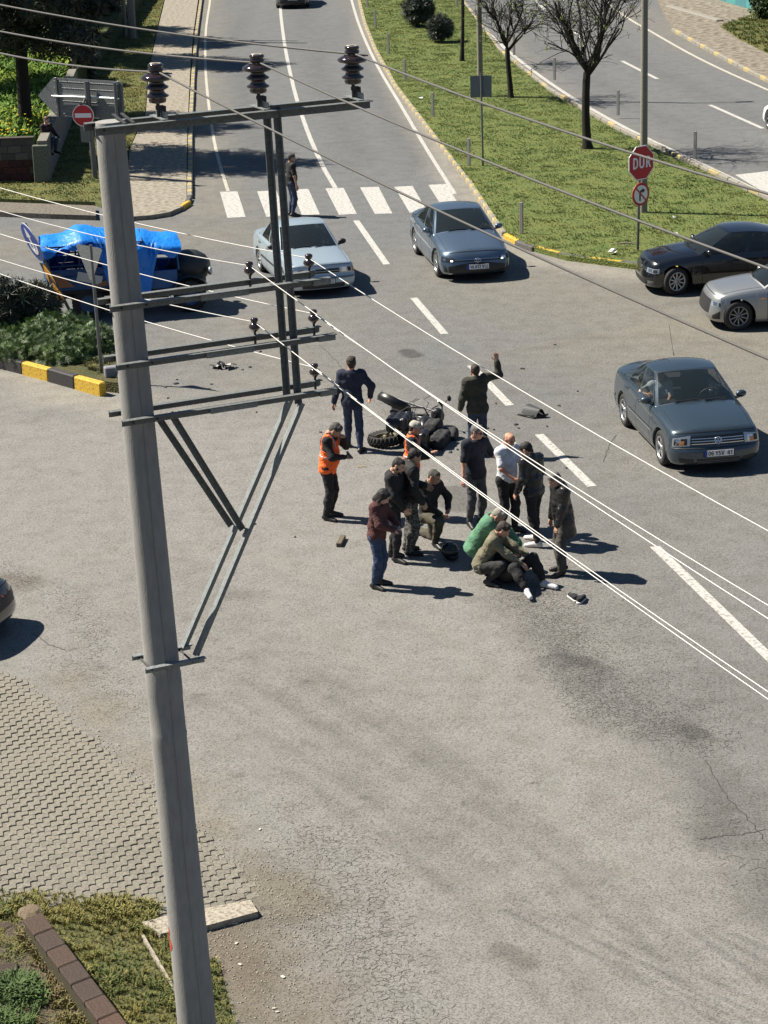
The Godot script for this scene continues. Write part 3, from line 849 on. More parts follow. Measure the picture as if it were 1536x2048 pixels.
func build_paving() -> void:
	var plan := PackedVector2Array([Vector2(-7.01,-32.56),Vector2(-5.54,-30.71),Vector2(-5.01,-29.97),Vector2(-4.41,-29.01),Vector2(-3.82,-27.91),Vector2(-3.31,-27.02),Vector2(-2.75,-26.03),Vector2(-2.34,-25.31),Vector2(-1.99,-24.56),Vector2(-1.54,-23.68),Vector2(-1.65,-23.50),Vector2(-2.59,-23.15),Vector2(-3.12,-23.43),Vector2(-4.48,-23.52),Vector2(-5.37,-23.41)])
	var root := Node3D.new()
	root.name = "paving"
	root.set_meta("kind", "structure")
	add_child(root)
	var st := tool()
	slab(st, Array(Geometry2D.offset_polygon(plan, -0.12)[0]), -0.1, 0.005)
	part(root, "sand_bed", st, mat("joint_sand", lin(0.20, 0.187, 0.155), 1.0))
	var shapes := []
	for k in 4:
		var t: float = [1.0, 0.93, 0.87, 0.96][k]
		var m := grained(mat("paver_%d" % k, lin(0.245 * t, 0.228 * t, 0.185 * t), 0.95), noise_tex("paver_tone", 0.04, 512, [[0.0, Color(0.72, 0.72, 0.72)], [1.0, Color(1, 1, 1)]]), 1.1)
		m.uv1_world_triplanar = true
		shapes.append(paver_shape(k, m))
	var yaw := deg_to_rad(11.0)
	var ax := Vector2(cos(yaw), -sin(yaw))
	var az := Vector2(sin(yaw), cos(yaw))
	var mid: Vector2 = [Vector2(-3.20,-24.87)][0]
	var spots := []
	var thick := FastNoiseLite.new()
	thick.frequency = 0.8
	for r in range(-60, 60):
		for c in range(-60, 60):
			var p := mid + ax * ((c + (0.5 if r % 2 else 0.0)) * 0.163) + az * (r * 0.128)
			if Geometry2D.is_point_in_polygon(p, plan):
				spots.append(p)
	spots.sort_custom(func(a, b): return a.y > b.y)
	var seen: Array = spots.filter(func(v): return v.x > -5.2 + (v.y + 21.0) * 0.05)
	var rest := []
	var n := 0
	for p in seen:
		var y: float = 0.004 + thick.get_noise_2dv(p) * 0.006 + rng.randf_range(-0.002, 0.002)
		var edge := 9.0
		for k in plan.size(): edge = minf(edge, p.distance_to(Geometry2D.get_closest_point_to_segment(p, plan[k], plan[(k + 1) % plan.size()])))
		if edge < 0.3: y -= rng.randf_range(0.0, 0.022) * (1.0 - edge / 0.3)
		var xf := Transform3D(Basis(Vector3.UP, yaw + rng.randf_range(-0.02, 0.02)) * Basis(Vector3.RIGHT, rng.randf_range(-0.015, 0.015)), Vector3(p.x, y, p.y))
		if n < 300:
			mesh_part(root, "paver", shapes[rng.randi() % 4], xf)
			n += 1
		else:
			rest.append(xf)
	print("pavers ", seen.size())
	scatter("far_pavers", shapes[0], rest, 0.0, root)
	st = tool()
	slab(st, [Vector2(-2.82,-22.94),Vector2(-2.57,-23.07),Vector2(-1.64,-23.38),Vector2(-1.54,-23.10),Vector2(-2.06,-22.83),Vector2(-2.59,-22.66)], -0.1, 0.075)
	structure("concrete_kerb_slab", st, grained(mat("pale_concrete", lin(0.40, 0.37, 0.31), 0.95), noise_tex("pavement_tone", 0.03), 1.0, noise_tex("turf_relief", 0.09), 0.5))
	st = tool()
	beam(st, Vector3(-2.788,0,-22.667) + Vector3(0, 0.03, 0), Vector3(-2.336,0,-21.465) + Vector3(0, 0.02, 0), 0.03, 0.07)
	structure("lawn_edging", st, mat_cache["pale_concrete"])
	# the low brick wall at the lower left corner
	var wall := thing("brick_wall", "low wall of red brown bricks, mossy on its shaded side, in the corner grass", "wall")
	var a: Vector3 = Vector3(-3.971,0.3,-22.666)
	var b: Vector3 = Vector3(-2.417,0.3,-19.458)
	var d := (b - a).normalized()
	var side := d.cross(Vector3.UP).normalized()
	st = tool()
	beam(st, a + Vector3(0, -0.2, 0), b + Vector3(0, -0.2, 0), 0.19, 0.36, Vector3.UP)
	part(wall, "core", st, grained(mat("mossy_mortar", lin(0.09, 0.08, 0.055), 1.0), noise_tex("turf_tone", 0.05), 0.5, noise_tex("turf_relief", 0.09), 2.0))
	var brick_mats := []
	for k in 3:
		brick_mats.append(grained(mat("old_brick_%d" % k, [lin(0.13, 0.088, 0.068), lin(0.105, 0.078, 0.064), lin(0.15, 0.092, 0.068)][k], 0.95), noise_tex("brick_wear", 0.03, 512, [[0.0, Color(0.45, 0.42, 0.4)], [0.5, Color(0.85, 0.84, 0.83)], [0.86, Color(0.95, 0.93, 0.9)], [1.0, Color(1, 1, 1)]], FastNoiseLite.TYPE_SIMPLEX_SMOOTH, 5), 0.35, noise_tex("turf_relief", 0.09), 1.0))
	var long := 0.40
	for k in int(a.distance_to(b) / long):
		st = tool()
		box(st, Vector3.ZERO, Vector3(0.225, 0.085, long - 0.012), Basis(), 0.012)
		mesh_part(wall, "brick", done(st, brick_mats[0 if k == 0 else rng.randi() % 3]), Transform3D(Basis(side, Vector3.UP, -d) * Basis(Vector3.BACK, -0.16 + rng.randf_range(-0.02, 0.02)), a + d * (k + 0.5) * long + Vector3(0, rng.randf_range(-0.008, 0.008), 0)))
	for k in 9:                                   # broken stone and brick heaped behind it
		st = tool()
		var s: float = [0.16, 0.1, 0.07, 0.06, 0.09, 0.05, 0.05, 0.04, 0.06][k]
		lathe(st, [Vector2(0, -0.5), Vector2(0.8, -0.35), Vector2(1.0, 0.05), Vector2(0.6, 0.4), Vector2(0, 0.5)], 7, Transform3D(Basis(Vector3.UP, k * 1.3) * Basis.from_scale(Vector3(s, s * 0.7, s * 1.2)), Vector3.ZERO), -1)
		var o := single("broken_stone", ["rough broken stone at the head of the brick wall", "angular red stone left of the brick wall head"][mini(k, 1)] if k < 2 else "small broken stone in the soil left of the brick wall", "stone", st, brick_mats[k % 3] if k % 2 else grained(mat("rubble", lin(0.2, 0.16, 0.11), 1.0), noise_tex("brick_wear", 0.03), 0.4), "" if k < 2 else "broken stones by the brick wall")
		o.position = [Vector3(-4.101,0,-23.299), Vector3(-4.341,0,-23.015), Vector3(-4.17,0,-22.207), Vector3(-4.286,0,-22.486), Vector3(-3.64,0,-21.342), Vector3(-3.948,0,-21.615), Vector3(-3.84,0,-21.868), Vector3(-4.133,0,-22.641), Vector3(-3.656,0,-21.064)][k] + Vector3(0, s * 0.3, 0)
	var soil := [Vector2(-5.53,-23.09),Vector2(-4.37,-22.79),Vector2(-4.15,-23.17),Vector2(-3.96,-22.99),Vector2(-2.70,-20.24),Vector2(-2.54,-18.59),Vector2(-4.70,-18.71)]
	st = tool()
	slab(st, soil, -0.05, 0.05)
	structure("bare_soil", st, grained(mat("bare_soil", lin(0.21, 0.175, 0.12), 1.0), noise_tex("apron_tone", 0.025), 0.9, noise_tex("turf_relief", 0.09), 5.0))
	turf("corner_weeds", [Vector2(-4.23,-21.80),Vector2(-3.86,-21.89),Vector2(-3.65,-21.26),Vector2(-3.78,-20.89),Vector2(-3.54,-20.19),Vector2(-3.95,-19.95)], 0.05, 500.0, 0.12, lin(0.085, 0.14, 0.04), Color(1.0, 1.0, 0.9, 0.2))
	turf("dry_weeds", [Vector2(-4.24,-23.01),Vector2(-4.00,-22.99),Vector2(-3.49,-21.86),Vector2(-3.05,-20.73),Vector2(-3.47,-20.85),Vector2(-3.93,-22.00)], 0.05, 260.0, 0.10, lin(0.22, 0.17, 0.08), Color(0.8, 0.9, 0.7, 0.3))
	st = tool()
	box(st, Vector3.ZERO, Vector3(0.19, 0.03, 0.15), Basis(), 0.008)
	var tile := single("broken_tile", "broken dark tile with a pale strip lying on the soil", "tile", st, brick_mats[1])
	tile.transform = Transform3D(Basis(Vector3.UP, 0.25) * Basis(Vector3.RIGHT, 0.1), Vector3(-4.164,0,-22.014) + Vector3(0, 0.075, 0))

# ---------------------------------------------------------------- the concrete utility pole, its steel frame and the wires
const ACROSS := Vector3(0.9063, 0, -0.4226)     # the crossarms run this way
const FRONT := Vector3(0.4226, 0, 0.9063)

func wire(called: String, label: String, group: String, pts: Array, r: float, m: Material) -> void:
	var st := tool()
	var line := []
	for i in pts.size() - 1:
		for k in 12:
			var t := k / 12.0
			line.append(pts[i].lerp(pts[i + 1], t) + Vector3.DOWN * 4.0 * t * (1 - t) * 0.06)
	line.append(pts[-1])
	tube(st, line, [r], 7)
	single(called, label, "wire", st, m, group)

func insulator_disc(parent: Node3D, at: Vector3, big: bool, m: Material, steel: Material) -> void:
	var root := Node3D.new()
	root.name = "insulator"
	root.position = at
	parent.add_child(root, true)
	var st := tool()
	if big:
		tube(st, [Vector3(0, -0.02, 0), Vector3(0, 0.14, 0)], [0.016], 8)
		part(root, "pin", st, steel)
		st = tool()
		lathe(st, [Vector2(0.0, 0.11), Vector2(0.05, 0.11), Vector2(0.072, 0.115), Vector2(0.078, 0.14), Vector2(0.072, 0.155), Vector2(0.098, 0.163), Vector2(0.102, 0.175), Vector2(0.07, 0.195), Vector2(0.062, 0.215), Vector2(0.07, 0.225), Vector2(0.100, 0.237), Vector2(0.103, 0.25), Vector2(0.075, 0.268), Vector2(0.06, 0.285), Vector2(0.07, 0.298), Vector2(0.118, 0.305), Vector2(0.134, 0.318), Vector2(0.130, 0.338), Vector2(0.10, 0.356), Vector2(0.062, 0.366), Vector2(0.056, 0.378), Vector2(0.066, 0.388), Vector2(0.068, 0.402), Vector2(0.06, 0.408), Vector2(0.058, 0.418), Vector2(0.066, 0.424), Vector2(0.066, 0.438), Vector2(0.056, 0.446), Vector2(0.03, 0.446), Vector2(0.026, 0.436), Vector2(0.0, 0.434)], 28)
		part(root, "glazed_sheds", st, m)
		st = tool()
		lathe(st, [Vector2(0.03, 0.4465), Vector2(0.05, 0.4475), Vector2(0.05, 0.4505), Vector2(0.03, 0.4495)], 24)
		part(root, "top_ring", st, mat("worn_glaze", lin(0.42, 0.38, 0.33), 0.6))
		st = tool()
		tube(st, [Vector3(-0.07, 0.37, 0.02), Vector3(0.0, 0.372, 0.066), Vector3(0.08, 0.368, 0.05), Vector3(0.14, 0.362, 0.03)], [0.008], 6)
		part(root, "binding_wire", st, mat_cache["conductor"])
	else:
		tube(st, [Vector3(0, -0.1, 0), Vector3(0, 0.05, 0)], [0.012], 7)
		part(root, "pin", st, steel)
		st = tool()
		lathe(st, [Vector2(0.0, 0.02), Vector2(0.02, 0.02), Vector2(0.028, 0.035), Vector2(0.045, 0.045), Vector2(0.054, 0.062), Vector2(0.05, 0.082), Vector2(0.03, 0.096), Vector2(0.022, 0.106), Vector2(0.034, 0.116), Vector2(0.036, 0.135), Vector2(0.024, 0.148), Vector2(0.0, 0.15)], 18)
		part(root, "glazed_sheds", st, m)

func build_pole() -> void:
	var concrete := grained(mat("pole_concrete", lin(0.29, 0.285, 0.27), 0.95), noise_tex("pole_streak", 0.02, 512, [[0.0, Color(0.88, 0.88, 0.87)], [0.5, Color(0.95, 0.95, 0.95)], [1.0, Color(1, 1, 1)]], FastNoiseLite.TYPE_SIMPLEX_SMOOTH, 5), 0.8, noise_tex("turf_relief", 0.09), 0.2)
	concrete.uv1_scale = Vector3(1.6, 0.35, 1.6)
	var steel := grained(mat("galvanised_angle", lin(0.19, 0.207, 0.205), 0.6, 0.15), noise_tex("zinc_tone", 0.03, 256, [[0.0, Color(0.7, 0.7, 0.7)], [1.0, Color(1, 1, 1)]]), 0.3)
	var bright := grained(mat("bright_galvanised", lin(0.30, 0.33, 0.33), 0.5, 0.2), noise_tex("zinc_tone", 0.03), 0.3)
	var dark := mat("dark_steel", lin(0.05, 0.05, 0.052), 0.6, 0.3)
	var glaze := mat("brown_glaze", lin(0.022, 0.012, 0.010), 0.12)
	glaze.clearcoat_enabled = true
	glaze.clearcoat_roughness = 0.05
	mat("conductor", lin(0.085, 0.083, 0.078), 0.7, 0.0)
	var root := thing("utility_pole", "tall round concrete utility pole with steel crossarms and brown insulators", "utility pole")
	var base := Vector3(-1.975, 0, -20)
	var top := Vector3(-2.255, 9.36, -20)
	var st := tool()
	var at := func(h: float) -> Vector3: return base.lerp(top, h / 9.36)
	var pts := []
	var radii := []
	var joint := {4.28: 1.0, 4.22: 1.035, 4.05: 1.035, 3.99: 1.0, 3.66: 1.0, 3.63: 1.03, 3.58: 1.0}
	var hs := [-0.3, 0.5, 1.0, 1.5, 2.0, 2.5, 3.0, 3.58, 3.63, 3.66, 3.99, 4.05, 4.22, 4.28, 5.0, 6.0, 7.0, 8.0, 9.0, 9.33, 9.36]
	for h in hs:
		pts.append(at.call(h))
		radii.append(lerpf(0.193, 0.127, h / 9.36) * joint.get(h, 1.0) * (0.95 if h == 9.36 else 1.0))
	tube(st, pts, radii, 36)
	part(root, "shaft", st, concrete)
	st = tool()
	for h in 90:                                           # the mould seam down the shaft
		var y := 0.3 + h * 0.1
		var r := lerpf(0.193, 0.127, y / 9.36)
		var t := 1.22 - 0.02 * sin(y * 2.1)
		beam(st, at.call(y) + Vector3(cos(t) * r, 0, sin(t) * r), at.call(y + 0.101) + Vector3(cos(t) * r, 0, sin(t) * r) * 0.998, 0.007, 0.006, Vector3(cos(t), 0, sin(t)))
	part(root, "mould_seam", st, grained(mat("seam_concrete", lin(0.24, 0.225, 0.19), 1.0), noise_tex("pole_streak", 0.02), 0.4))
	st = tool()
	smooth(st)
	for k in 7:                                            # a dab of red paint near the foot
		for j in 9:
			var c := []
			for o in [[0, 0], [1, 0], [1, 1], [0, 1]]:
				var y: float = 1.62 - (j + o[1]) * 0.03
				var wid: float = [0.03, 0.06, 0.065, 0.045, 0.05, 0.085, 0.1, 0.095, 0.06, 0.03][j + o[1]]
				var t: float = 2.98 - wid * 1.6 + (k + o[0] - 3.5) / 3.5 * wid * 2.6
				var r := lerpf(0.193, 0.127, y / 9.36) + 0.003
				c.append(at.call(y) + Vector3(cos(t) * r, 0, sin(t) * r))
			q(st, c[0], c[1], c[2], c[3])
	part(root, "paint_mark", st, mat("red_paint_dab", lin(0.42, 0.055, 0.025), 0.8))
	# the top arm carries three high-voltage insulators
	var arms := [[Vector3(-2.35,9.323,-19.727), Vector3(-0.013,9.387,-20.817), 0.075], [Vector3(-2.329,7.798,-19.721), Vector3(-0.43,7.814,-20.606), 0.062], [Vector3(-2.312,7.272,-19.723), Vector3(-0.404,7.29,-20.612), 0.062], [Vector3(-2.293,6.768,-19.726), Vector3(-0.41,6.768,-20.604), 0.062]]
	for k in 4:
		var a: Vector3 = arms[k][0]
		var d: Vector3 = arms[k][1] - a
		d.y = 0
		var b := a + ACROSS * d.length()
		b.y = (a.y + arms[k][1].y) / 2
		a.y = b.y
		var off: float = [0.30, 0.33, 0.34, 0.35][k]
		var w: float = arms[k][2]
		for s in 2:
			var shift := -FRONT * off * s
			st = tool()
			angle_iron(st, a + shift, b + shift, w, 0.008, Vector3.UP, FRONT * (1 if s else 1))
			part(root, "crossarm", st, steel)
			if k > 0:
				for g in [[0.40, 0.62], [0.92, 1.0]] if s == 0 else [[0.86, 0.99]]:
					st = tool()
					beam(st, a.lerp(b, g[0]) + shift + FRONT * 0.008 + Vector3(0, -w * 0.5 - 0.004, 0), a.lerp(b, g[1]) + shift + FRONT * 0.008 + Vector3(0, -w * 0.5 - 0.004, 0), w * 0.95, w * 0.9, Vector3.UP, 0.004)
					part(root, "splice_plate", st, bright if s == 0 else steel)
		st = tool()
		for x in [0.05, 0.16] if k else [0.03]:           # threaded rods clamp the pair round the shaft
			var p := a.lerp(b, x) + Vector3(0, -0.035, 0)
			tube(st, [p + FRONT * 0.03, p - FRONT * (off + 0.04)], [0.009], 6)
		part(root, "clamp_rod", st, dark)
		if k == 0:
			st = tool()
			for x in [0.0, 0.03]:
				beam(st, a.lerp(b, 0.105 + x) + FRONT * 0.012 + Vector3(0, 0.006, 0), a.lerp(b, 0.105 + x) - FRONT * off + Vector3(0, 0.05, 0), 0.03, 0.006)
			part(root, "strap", st, dark)
			for x in [0.245, 0.61, 0.966]:
				var p := a.lerp(b, x) - FRONT * off * 0.5
				st = tool()
				beam(st, p - FRONT * 0.16 + Vector3(0, 0.006, 0), p + FRONT * 0.17 + Vector3(0, 0.006, 0), 0.055, 0.008, Vector3.UP)
				beam(st, p - FRONT * 0.13 + ACROSS * 0.028 + Vector3(0, 0.035, 0), p + FRONT * 0.15 + ACROSS * 0.028 + Vector3(0, 0.035, 0), 0.055, 0.007, ACROSS)
				part(root, "insulator_bracket", st, bright)
				st = tool()
				beam(st, p + ACROSS * 0.045 + Vector3(0, -0.02, 0), p + ACROSS * 0.045 + Vector3(0, 0.10, 0), 0.05, 0.03, FRONT, 0.004)
				beam(st, p + ACROSS * 0.05 + Vector3(0, 0.09, 0), p + ACROSS * -0.02 + Vector3(0, 0.09, 0), 0.035, 0.03, FRONT, 0.004)
				part(root, "insulator_clamp", st, dark)
				insulator_disc(root, p + Vector3(0, 0.02, 0), true, glaze, dark)
		else:
			for x in [[], [0.69, 0.97], [0.69, 0.97], [0.97]][k]:
				insulator_disc(root, a.lerp(b, x) - FRONT * (off - 0.03) + Vector3(0, 0.012, 0), false, glaze, dark)
	# two uprights tie the arms together; the V brace stands on the shaft
	for v in [[Vector3(-0.916,9.339,-20.672), Vector3(-0.849,6.679,-20.703)], [Vector3(-0.818,9.384,-20.475), Vector3(-0.739,6.652,-20.512)]]:
		st = tool()
		angle_iron(st, v[0], v[1], 0.055, 0.008, ACROSS, FRONT)
		part(root, "upright", st, steel)
	for v in [[Vector3(-0.863,6.657,-20.696), Vector3(-1.945,4.406,-20.236)], [Vector3(-0.752,6.668,-20.506), Vector3(-1.81,4.442,-19.935)]]:
		st = tool()
		angle_iron(st, v[0], v[1], 0.07, 0.008, -ACROSS, FRONT)
		part(root, "long_brace", st, bright)
	for v in [[Vector3(-2.002,6.688,-20.165), Vector3(-1.407,5.525,-20.443)], [Vector3(-1.864,6.756,-20.009), Vector3(-1.289,5.55,-20.244)]]:
		st = tool()
		angle_iron(st, v[0], v[1], 0.055, 0.008, ACROSS, FRONT)
		part(root, "short_brace", st, steel)
	for s in 2:
		var p: Vector3 = Vector3(-2.234,4.403,-19.737)
		var e := p + ACROSS * 0.58
		st = tool()
		angle_iron(st, p - FRONT * 0.36 * s, e - FRONT * 0.36 * s, 0.06, 0.008, Vector3.UP, FRONT)
		part(root, "lower_collar", st, bright)
		st = tool()
		var r := p + ACROSS * (0.06 if s else 0.46) + Vector3(0, -0.03, 0)
		tube(st, [r + FRONT * 0.02, r - FRONT * 0.40], [0.01], 6)
		part(root, "clamp_rod", st, dark)
	# wires: grey high-voltage conductors above, pale low-voltage ones below
	var hv: Material = mat_cache["conductor"]
	var lv := mat("pale_conductor", lin(0.5, 0.49, 0.47), 0.5, 0.2)
	var arm: Array = arms[0]
	var pin := func(k: int, x: float, up: float, back: float) -> Vector3:
		var a: Vector3 = arms[k][0]
		var d: Vector3 = arms[k][1] - a
		d.y = 0
		var y: float = (arms[k][0].y + arms[k][1].y) / 2
		return Vector3(a.x, y + up, a.z) + ACROSS * d.length() * x - FRONT * back
	wire("high_voltage_wire", "grey high-voltage wire tied to the insulator nearest the pole top", "high-voltage wires", [Vector3(-4.397,9.488,-25), pin.call(0, 0.245, 0.40, 0.09), Vector3(2.816,8.485,-14)], 0.0095, hv)
	wire("high_voltage_wire", "grey high-voltage wire tied to the middle insulator of the top crossarm", "high-voltage wires", [Vector3(-4.379,9.697,-25), pin.call(0, 0.61, 0.40, 0.09), Vector3(2.797,9.094,-14)], 0.0095, hv)
	wire("high_voltage_wire", "grey high-voltage wire tied to the insulator at the far tip of the top crossarm", "high-voltage wires", [Vector3(-4.355,9.971,-25), pin.call(0, 0.966, 0.40, 0.09), Vector3(2.781,9.591,-14)], 0.0095, hv)
	wire("low_voltage_wire", "pale wire on the inner insulator of the upper low crossarm", "low-voltage wires", [Vector3(-4.544,7.831,-25), pin.call(1, 0.69, 0.12, 0.30), Vector3(2.872,6.646,-14)], 0.0045, lv)
	wire("low_voltage_wire", "pale wire on the end insulator of the upper low crossarm", "low-voltage wires", [Vector3(-4.522,8.076,-25), pin.call(1, 0.97, 0.12, 0.30), Vector3(2.852,7.293,-14)], 0.0045, lv)
	wire("low_voltage_wire", "pale wire on the inner insulator of the middle low crossarm", "low-voltage wires", [Vector3(-4.59,7.304,-25), pin.call(2, 0.69, 0.12, 0.31), Vector3(2.891,6.049,-14)], 0.0045, lv)
	wire("low_voltage_wire", "pale wire on the end insulator of the middle low crossarm", "low-voltage wires", [Vector3(-4.565,7.585,-25), pin.call(2, 0.97, 0.12, 0.31), Vector3(2.869,6.758,-14)], 0.0045, lv)
	wire("low_voltage_wire", "pale wire on the single insulator of the lowest crossarm", "low-voltage wires", [Vector3(-4.603,7.166,-25), pin.call(3, 0.97, 0.12, 0.32), Vector3(2.889,6.113,-14)], 0.0046, lv)

# ---------------------------------------------------------------- cars: front towards +z, the middle of the wheelbase at the origin
func ip(t: Array, x: float) -> float:             # a smooth curve through Vector2 points
	var n := t.size()
	if x <= t[0].x: return t[0].y
	if x >= t[n - 1].x: return t[n - 1].y
	var i := 0
	while t[i + 1].x < x: i += 1
	var a: Vector2 = t[i]
	var b: Vector2 = t[i + 1]
	var h := b.x - a.x
	var s := (x - a.x) / h
	var ma: float = (b.y - a.y) / h if i == 0 else (b.y - t[i - 1].y) / (b.x - t[i - 1].x)
	var mb: float = (b.y - a.y) / h if i + 2 >= n else (t[i + 2].y - a.y) / (t[i + 2].x - a.x)
	var s2 := s * s
	var s3 := s2 * s
	return a.y * (2 * s3 - 3 * s2 + 1) + ma * h * (s3 - 2 * s2 + s) + b.y * (3 * s2 - 2 * s3) + mb * h * (s3 - s2)

class Shell:
	var host
	var w := 0.88
	var wb := 2.65
	var fo := 0.9
	var ro := 1.0
	var r := 0.32
	var nose := 0.46
	var tail := 0.42
	var sill := 0.19
	var belt := []          # shoulder height along z
	var spine := []         # height of the middle of bonnet and boot along z
	var inset := []         # how far the nose lies back, by height share
	var cowl := 0.75        # z of the windscreen foot at the sides
	var st := 0.02          # z of the windscreen top
	var ct := -0.95         # z of the roof's rear end
	var cs := -1.55         # z of the rear window foot
	var roof := 1.36
	var crown := 0.06
	var rw := 0.58
	var section := [Vector2(0, 0.93), Vector2(0.12, 0.975), Vector2(0.35, 1.0), Vector2(0.6, 0.995), Vector2(0.8, 0.975), Vector2(0.93, 0.945), Vector2(1, 0.905)]
	func zf() -> float: return wb / 2 + fo
	func zr() -> float: return -wb / 2 - ro
	func za() -> float: return zf() - nose
	func zb() -> float: return zr() + tail
	func plan(z: float) -> float:
		return w * host.ip([Vector2(zb(), 0.955), Vector2(zb() + 0.7, 0.99), Vector2(0, 1.0), Vector2(za() - 0.7, 0.99), Vector2(za(), 0.955)], z)
	func ysh(z: float) -> float: return host.ip(belt, z)
	func ytop(u: float, z: float) -> float:
		return lerpf(host.ip(spine, z), ysh(z), pow(absf(u), 3.2))
	func side(z: float, y: float, s: float) -> Vector3:
		var h := clampf((y - sill) / (ysh(z) - sill), 0, 1)
		return Vector3(s * plan(z) * host.ip(section, h), y, z)
	func end(th: float, k: float, front: bool) -> Vector3:      # th from -90 to 90 degrees across, k from 0 at the bottom to 1
		var n := 2.0 / 2.7
		var u := signf(th) * pow(absf(sin(th)), n)
		var c := pow(absf(cos(th)), n)
		var edge := za() if front else zb()
		var reach: float = (zf() if front else zr()) - edge
		var back: float = host.ip(inset, k) * (1.0 if front else 0.8)
		var z: float = edge + c * (reach - signf(reach) * back)
		var top := ytop(u, z)
		var y := lerpf(sill, top, k)
		var h := clampf(k, 0, 1)
		return Vector3(u * plan(edge) * host.ip(section, h), y, z)
	func end_out(th: float, k: float, front: bool, off: float) -> Vector3:
		var p := end(th, k, front)
		var a := end(clampf(th + 0.03, -1.57, 1.57), k, front) - end(clampf(th - 0.03, -1.57, 1.57), k, front)
		var b := end(th, k + 0.02, front) - end(th, k - 0.02, front)
		var n := a.cross(b).normalized()
		if n.z * (1 if front else -1) < 0: n = -n
		return p + n * off
	func cowl_z(u: float, front: bool) -> float:
		return cowl + 0.16 * (1 - u * u) if front else cs - 0.10 * (1 - u * u)
	func lid(u: float, th: float, t: float, front: bool) -> Vector3:       # bonnet and boot
		var a := end(th, 1.0, front)
		var z := lerpf(a.z, cowl_z(u, front), t)
		return Vector3(u * plan(clampf(z, zb(), za())) * 0.905 if t > 0.001 else a.x, ytop(u, z), z)
	func base_x(z: float) -> float: return plan(z) * 0.885
	func glass_side(c: float, v: float, s: float) -> Vector3:              # greenhouse side, c from the A to the C pillar, v up
		var zb_ := lerpf(cowl, cs, c)
		var zt := lerpf(st, ct, c)
		var z := lerpf(zb_, zt, v)
		var x := lerpf(base_x(zb_), edge_x(c), pow(v, 1.25))
		return Vector3(s * x, lerpf(ysh(zb_), edge_y(c), v), z)
	func edge_x(c: float) -> float: return rw * (1.0 - 0.10 * pow(absf(c - 0.4) / 0.6, 2.5))
	func edge_y(c: float) -> float: return roof - crown - 0.075 * pow(absf(c - 0.35) / 0.65, 2.2)
	func screen(u: float, v: float, front: bool) -> Vector3:
		var z0 := cowl_z(u, front)
		var side_z := cowl if front else cs
		var a := Vector3(u * base_x(side_z), lerpf(ytop(u, z0), ysh(side_z), pow(absf(u), 6)), z0)
		var c := 0.0 if front else 1.0
		var b := Vector3(u * edge_x(c), edge_y(c) + crown * 0.75 * (1 - pow(absf(u), 2.2)), (st + 0.09 * (1 - u * u)) if front else (ct - 0.06 * (1 - u * u)))
		var p := a.lerp(b, v)
		var bulge := 0.025 * sin(PI * v) * (1 - pow(absf(u), 4))
		return p + Vector3(0, bulge, bulge * (0.7 if front else -0.7))
	func top(u: float, c: float) -> Vector3:
		var z0 := st + 0.09 * (1 - u * u)
		var z1 := ct - 0.06 * (1 - u * u)
		return Vector3(u * edge_x(c), edge_y(c) + crown * (0.75 + 0.25 * sin(PI * c)) * (1 - pow(absf(u), 2.2)), lerpf(z0, z1, c))

func quads(st: SurfaceTool, rows: Array, flip: bool, group := 0) -> void:
	smooth(st, group)
	for i in rows.size() - 1:
		for k in rows[i].size() - 1:
			if flip: q(st, rows[i][k], rows[i + 1][k], rows[i + 1][k + 1], rows[i][k + 1])
			else: q(st, rows[i][k], rows[i][k + 1], rows[i + 1][k + 1], rows[i + 1][k])

func end_patch(st: SurfaceTool, sh: Shell, front: bool, th0: float, th1: float, ka: Vector2, kb: Vector2, off := 0.006, nt := 8, nk := 4) -> void:
	var rows := []
	for i in nk + 1:
		var row := []
		for j in nt + 1:
			var t := float(j) / nt
			var k := lerpf(lerpf(ka.x, kb.x, t), lerpf(ka.y, kb.y, t), float(i) / nk)
			row.append(sh.end_out(deg_to_rad(lerpf(th0, th1, t)), k, front, off))
		rows.append(row)
	quads(st, rows, not front, 0)

func side_strip(st: SurfaceTool, sh: Shell, s: float, pts: Array, wide: float, off := 0.004) -> void:    # a narrow strip along (z, y) points on a flank
	flat(st)
	for i in pts.size() - 1:
		var d: Vector2 = (pts[i + 1] - pts[i]).normalized().orthogonal() * wide / 2
		var c := []
		for p in [pts[i] + d, pts[i] - d, pts[i + 1] - d, pts[i + 1] + d]:
			c.append(sh.side(p.x, p.y, s) + Vector3(s * off, 0, 0))
		q(st, c[0], c[1], c[2], c[3])
		q(st, c[3], c[2], c[1], c[0])

